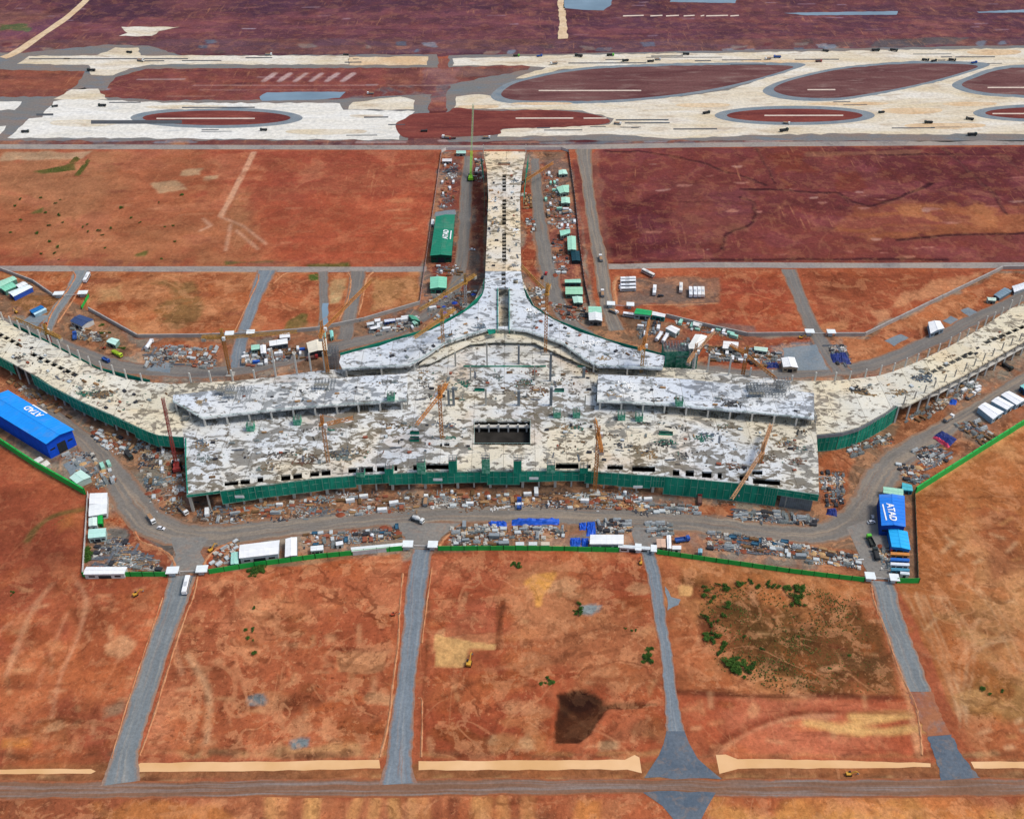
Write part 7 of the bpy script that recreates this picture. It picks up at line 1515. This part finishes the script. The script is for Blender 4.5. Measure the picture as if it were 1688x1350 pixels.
# ---------------------------------------------------------------- litter nobody could count
def debris(name, label, zones, z, seed, cols, size=(.25, 1.3), hmax=.7, avoid=False, mat=None):
    r = random.Random(seed); m = MB(); m.c = []
    for q, n in zones:
        w = PL(q, z); x0, x1 = min(p.x for p in w), max(p.x for p in w); y0, y1 = min(p.y for p in w), max(p.y for p in w); k = 0
        clus = [(r.uniform(x0, x1), r.uniform(y0, y1), r.choice(cols)) for _ in range(max(3, n//22))]
        for _ in range(n*6):
            if k >= n: break
            if r.random() < .9: cx, cy, cc = r.choice(clus); p = Vector((r.gauss(cx, 3.2), cy+round(r.gauss(0, 1.7)/1.3)*1.3+r.gauss(0, .15), z)); col = cc if r.random() < .85 else r.choice(cols)
            else: p = Vector((r.uniform(x0, x1), r.uniform(y0, y1), z)); col = r.choice(cols)
            if not inpoly(p, w) or (avoid and near_hole(p)): continue
            k += 1; a = r.choice((0, 0, 1.57))+r.gauss(0, .18); L = r.uniform(*size)*(2.4 if r.random() < .25 else 1); W = r.uniform(*size)*.6; h = r.uniform(.12, hmax)
            d = Vector((math.cos(a), math.sin(a), 0)); s_ = Vector((-d.y, d.x, 0))
            m.add([p-d*L-s_*W, p+d*L-s_*W, p+d*L+s_*W, p-d*L+s_*W]+[x+Vector((0, 0, h*r.uniform(.7, 1))) for x in (p-d*L-s_*W, p+d*L-s_*W, p+d*L+s_*W, p-d*L+s_*W)], [(4, 5, 6, 7), (0, 1, 5, 4), (1, 2, 6, 5), (2, 3, 7, 6), (3, 0, 4, 7)])
            c = lin(col); m.c += [c]*5
    return tag(m.build(name, mat or M_DEBRIS), label, 'debris', None, 'stuff')
YC = ['#c9c6bc', '#a9a69e', '#8f8f8c', '#6a6a6c', '#47484c', '#8f765a', '#b99870', '#6a4a34', '#8f9c9c', '#9c6242', '#d8d6d0', '#3a3f48', '#66767c', '#85634a', '#7b7f80', '#594a40']
debris('rubble', 'mixed small building litter strewn over the construction yards', [(q, int(n*24)) for q, n, _, _ in ZONES]+[([(320, 820), (700, 806), (1060, 808), (1340, 845), (1330, 868), (900, 838), (330, 866)], 900), ([(225, 720), (305, 730), (305, 850), (250, 845)], 420)], 0, 21, YC, (.2, .8), .6)
debris('deck_litter', 'small litter and formwork scraps strewn over the concrete decks', [(q, n*26) for q, n, z, _ in DECKZ if z == ZH], ZH, 22, ['#6a5a48', '#7a6a52', '#4a4a4a', '#967a56', '#7a5a48', '#6f7a76', '#3a3a38', '#2f6a58', '#5d6a74', '#55504a'], (.15, .75), .6, True)
debris('deck_litter', 'small litter strewn over the raised decks and the pier', [(q, n*(7 if 'pier' in wh else 20)) for q, n, z, wh in DECKZ if z == ZW], ZW, 23, ['#6a6a66', '#8a8a86', '#4a4a4a', '#a08a6a', '#f4f4f0', '#6a7a84'], (.2, .8), .5)
for o in PR.values():
    if o.name not in PROTO_USED: bpy.data.objects.remove(o)
# ---------------------------------------------------------------- shrubs and grass
M_LEAF = NB('shrub leaves'); M_LEAF = M_LEAF.done(M_LEAF.mix(M_LEAF.ramp(M_LEAF.noise(.9, 4), .35, .65), lin('#2c4a1c'), lin('#527030')), .9, .1)
M_LEAF2 = NB('dark shrub leaves'); M_LEAF2 = M_LEAF2.done(M_LEAF2.mix(M_LEAF2.ramp(M_LEAF2.noise(.9, 4), .35, .65), lin('#27421c'), lin('#4a6a30')), .9, .1)
M_BARK = paint_mat('#5a4330')
def make_shrub(seed, mat):
    r = random.Random(seed); t = thing('shrub', '', 'shrub'); m = MB()
    for i in range(5): a = 6.2832*i/5; m.bar((0, 0, 0), (math.cos(a)*.8, math.sin(a)*.8, 1.2), .1)
    m.build('stem', M_BARK, t); m = MB()
    lob = [(r.uniform(-1.2, 1.2), r.uniform(-1, 1), r.uniform(.8, 1.7), r.uniform(.6, 1.1)) for _ in range(6)]
    for i in range(420):
        lx, ly, lz, lr = r.choice(lob); d = Vector((r.gauss(0, 1), r.gauss(0, 1), r.gauss(0, 1))).normalized()*lr*r.uniform(.5, 1.05)
        p = Vector((lx, ly, lz))+d; p.z = max(.1, p.z); n = Vector((r.gauss(0, 1), r.gauss(0, 1), r.gauss(.6, 1))).normalized(); x = n.orthogonal().normalized()*r.uniform(.12, .26); y = n.cross(x)*1.3
        m.add([p-x, p-y*.6, p+x, p+y], [(0, 1, 2, 3)])
    m.build('foliage', mat, t); return t
SHR = [make_shrub(1, M_LEAF), make_shrub(2, M_LEAF2), make_shrub(3, M_LEAF)]
def shrubs(pts, label, group):
    for i, (u, v, s) in enumerate(pts):
        p = P(u, v); place(SHR[i % 3], (p.x, p.y, -.3), rnd.uniform(0, 6), label, group, (s*.8*rnd.uniform(.8, 1.5), s*.8*rnd.uniform(.7, 1.2), s*rnd.uniform(.35, .65)))
def cl(u, v, n, su, sv, s): return [(rnd.gauss(u, su*1.15), rnd.gauss(v, sv*1.1), s*rnd.uniform(.35, 1.25)) for _ in range(n)]
shrubs(cl(1163, 976, 7, 4, 5, 1.2)+cl(1172, 990, 5, 5, 4, 1.0)+cl(1190, 966, 6, 9, 3, 1.1)+cl(1222, 960, 5, 7, 2, 1.1)+cl(1270, 966, 7, 10, 2, 1.1)+cl(1312, 970, 8, 8, 4, 1.2)+cl(1316, 992, 7, 5, 5, 1.2)+cl(1192, 1003, 4, 4, 4, .9), 'green shrub on the upper edge of the grassy plot', 'shrubs along the upper edge of the grassy plot')
shrubs(cl(1172, 1026, 6, 5, 4, 1.2)+cl(1177, 1049, 6, 5, 4, 1.2)+cl(1192, 1070, 7, 5, 4, 1.2)+cl(1200, 1088, 5, 4, 4, 1.0)+cl(1222, 1098, 12, 10, 5, 1.4)+cl(1232, 1112, 4, 5, 4, 1.0), 'green shrub in the trail down the left of the grassy plot', 'shrubs trailing down the left of the grassy plot')
shrubs(cl(1066, 1083, 7, 4, 4, 1.3)+cl(1070, 1071, 4, 3, 3, 1.0)+cl(1037, 1036, 4, 5, 3, .7), 'green shrub beside the narrow access road', 'shrubs beside the narrow access road')
shrubs(cl(952, 1002, 5, 4, 4, 1.2), 'green shrub at the edge of the grey patch', 'shrubs at the grey patch')
shrubs(cl(425, 941, 9, 5, 3, 1.5)+cl(420, 947, 4, 3, 3, 1.2), 'green shrub below the front fence on the left', 'shrubs below the left front fence')
shrubs(cl(850, 931, 6, 5, 2, 1.2), 'green shrub below the front fence in the middle', 'shrubs below the middle front fence')
shrubs(cl(143, 905, 4, 2, 4, 1.3)+cl(143, 918, 5, 2, 5, 1.4), 'green shrub against the pale corner fence', 'shrubs against the corner fence')
shrubs(cl(901, 1124, 5, 5, 4, .9)+cl(415, 1078, 3, 3, 2, .9)+cl(414, 1037, 3, 3, 2, .8)+cl(415, 1052, 2, 3, 2, .7)+cl(419, 1004, 2, 3, 2, .7)+cl(27, 978, 3, 4, 2, .8)+cl(1400, 1090, 5, 25, 15, .6)+cl(1300, 1060, 12, 35, 25, .55)+cl(1640, 1138, 3, 20, 2, .8), 'small solitary shrub on the bare red plots', 'solitary shrubs on the red plots')
shrubs([(rnd.uniform(10, 300), rnd.uniform(320, 430), rnd.uniform(.7, 1.3)) for _ in range(34)], 'dark shrub dotted over the far left orange field', 'shrubs dotted over the far left field')
shrubs(cl(165, 548, 6, 8, 4, 1.0)+cl(205, 572, 5, 5, 3, .9), 'dark shrub beside the rear fence of the left arm', 'shrubs beside the left rear fence')
M_GRASS = NB('dry grass'); M_GRASS = M_GRASS.done(M_GRASS.mix(M_GRASS.ramp(M_GRASS.noise(.06, 5), .42, .6), lin('#586030'), lin('#7a653a')), .95, .05)
def grass(label, zones, seed):
    r = random.Random(seed); m = MB()
    for q, n in zones:
        w = PL(q); x0, x1 = min(p.x for p in w), max(p.x for p in w); y0, y1 = min(p.y for p in w), max(p.y for p in w); k = 0
        cs = [(r.uniform(x0, x1), r.uniform(y0, y1)) for _ in range(max(2, n//18))]
        for _ in range(n*8):
            if k >= n: break
            c = r.choice(cs); p = Vector((r.gauss(c[0], 4.5), r.gauss(c[1], 3.2), 0))
            if not inpoly(p, w): continue
            k += 1; s = r.uniform(.2, .5); a = r.uniform(0, 3.14); d = Vector((math.cos(a), math.sin(a), 0))*s
            b_ = Vector((-d.y, d.x, 0))*.5; h = Vector((0, 0, r.uniform(.05, .25)))
            g_ = Vector((0, 0, -.35)); vs = [p+g_+d*r.uniform(.6, 1.5)*math.cos(k*1.047)+b_*r.uniform(1.2, 2.6)*math.sin(k*1.047) for k in range(6)]; m.add(vs+[p+h], [(k, (k+1) % 6, 6) for k in range(6)])
    return tag(m.build('grass', M_GRASS), label, 'grass', None, 'stuff')
grass('rough green and brown grass in patches on the idle plots', [([(55, 283), (120, 270), (124, 280), (70, 286)], 500), ([(108, 274), (125, 257), (132, 262), (115, 278)], 300), ([(122, 289), (145, 261), (149, 265), (131, 291)], 350), ([(55, 352), (70, 342), (68, 351)], 90), ([(505, 437), (575, 431), (580, 441), (510, 444)], 420), ([(510, 454), (528, 452), (530, 462), (512, 462)], 300), ([(235, 465), (340, 462), (330, 510), (300, 540), (250, 530), (300, 490)], 500), ([(1150, 960), (1300, 960), (1430, 985), (1480, 1140), (1300, 1145), (1170, 1100)], 1700), ([(370, 432), (450, 429), (450, 434), (375, 436)], 200), ([(1118, 505), (1130, 505), (1135, 528), (1125, 528)], 150), ([(150, 520), (190, 545), (215, 565), (185, 555)], 260), ([(60, 880), (130, 840), (140, 830), (135, 842)], 160), ([(480, 530), (500, 520), (505, 540), (470, 545)], 150)], 31)
# ---------------------------------------------------------------- light, sky, camera
SUN_EL, SUN_AZ = math.radians(58), math.radians(92)      # azimuth from north (+Y) towards east (+X)
sd = Vector((math.sin(SUN_AZ)*math.cos(SUN_EL), math.cos(SUN_AZ)*math.cos(SUN_EL), math.sin(SUN_EL)))
ld = bpy.data.lights.new('sun', 'SUN'); ld.energy = 1.85; ld.angle = math.radians(14); ld.color = (1, .955, .89)
lo = bpy.data.objects.new('sun', ld); COL.objects.link(lo); lo.rotation_euler = sd.to_track_quat('Z', 'Y').to_euler(); lo.location = (0, 0, 600)
W = bpy.data.worlds.new('World'); S.world = W; W.use_nodes = True
nt = W.node_tree; bg = nt.nodes['Background']; sk = nt.nodes.new('ShaderNodeTexSky'); sk.sky_type = 'NISHITA'; sk.sun_disc = False
sk.sun_elevation = SUN_EL; sk.sun_rotation = SUN_AZ; sk.air_density = 1.2; sk.dust_density = 3.0; sk.ozone_density = 1.0
nt.links.new(sk.outputs['Color'], bg.inputs['Color']); bg.inputs['Strength'].default_value = .15
cam = bpy.data.cameras.new('camera'); cam.sensor_width = 36; cam.lens = 36*F/1688; cam.clip_end = 30000; cam.clip_start = 1
co_ = bpy.data.objects.new('camera', cam); COL.objects.link(co_); co_.location = (0, 0, H); co_.rotation_euler = (math.pi/2-PITCH, 0, 0); S.camera = co_
S.view_settings.view_transform = 'Standard'; S.view_settings.look = 'None'; S.view_settings.exposure = EXPOSURE; S.view_settings.gamma = 1
S.cycles.use_denoising = True; S.cycles.max_bounces = 5; S.cycles.diffuse_bounces = 3
bpy.context.view_layer.update()
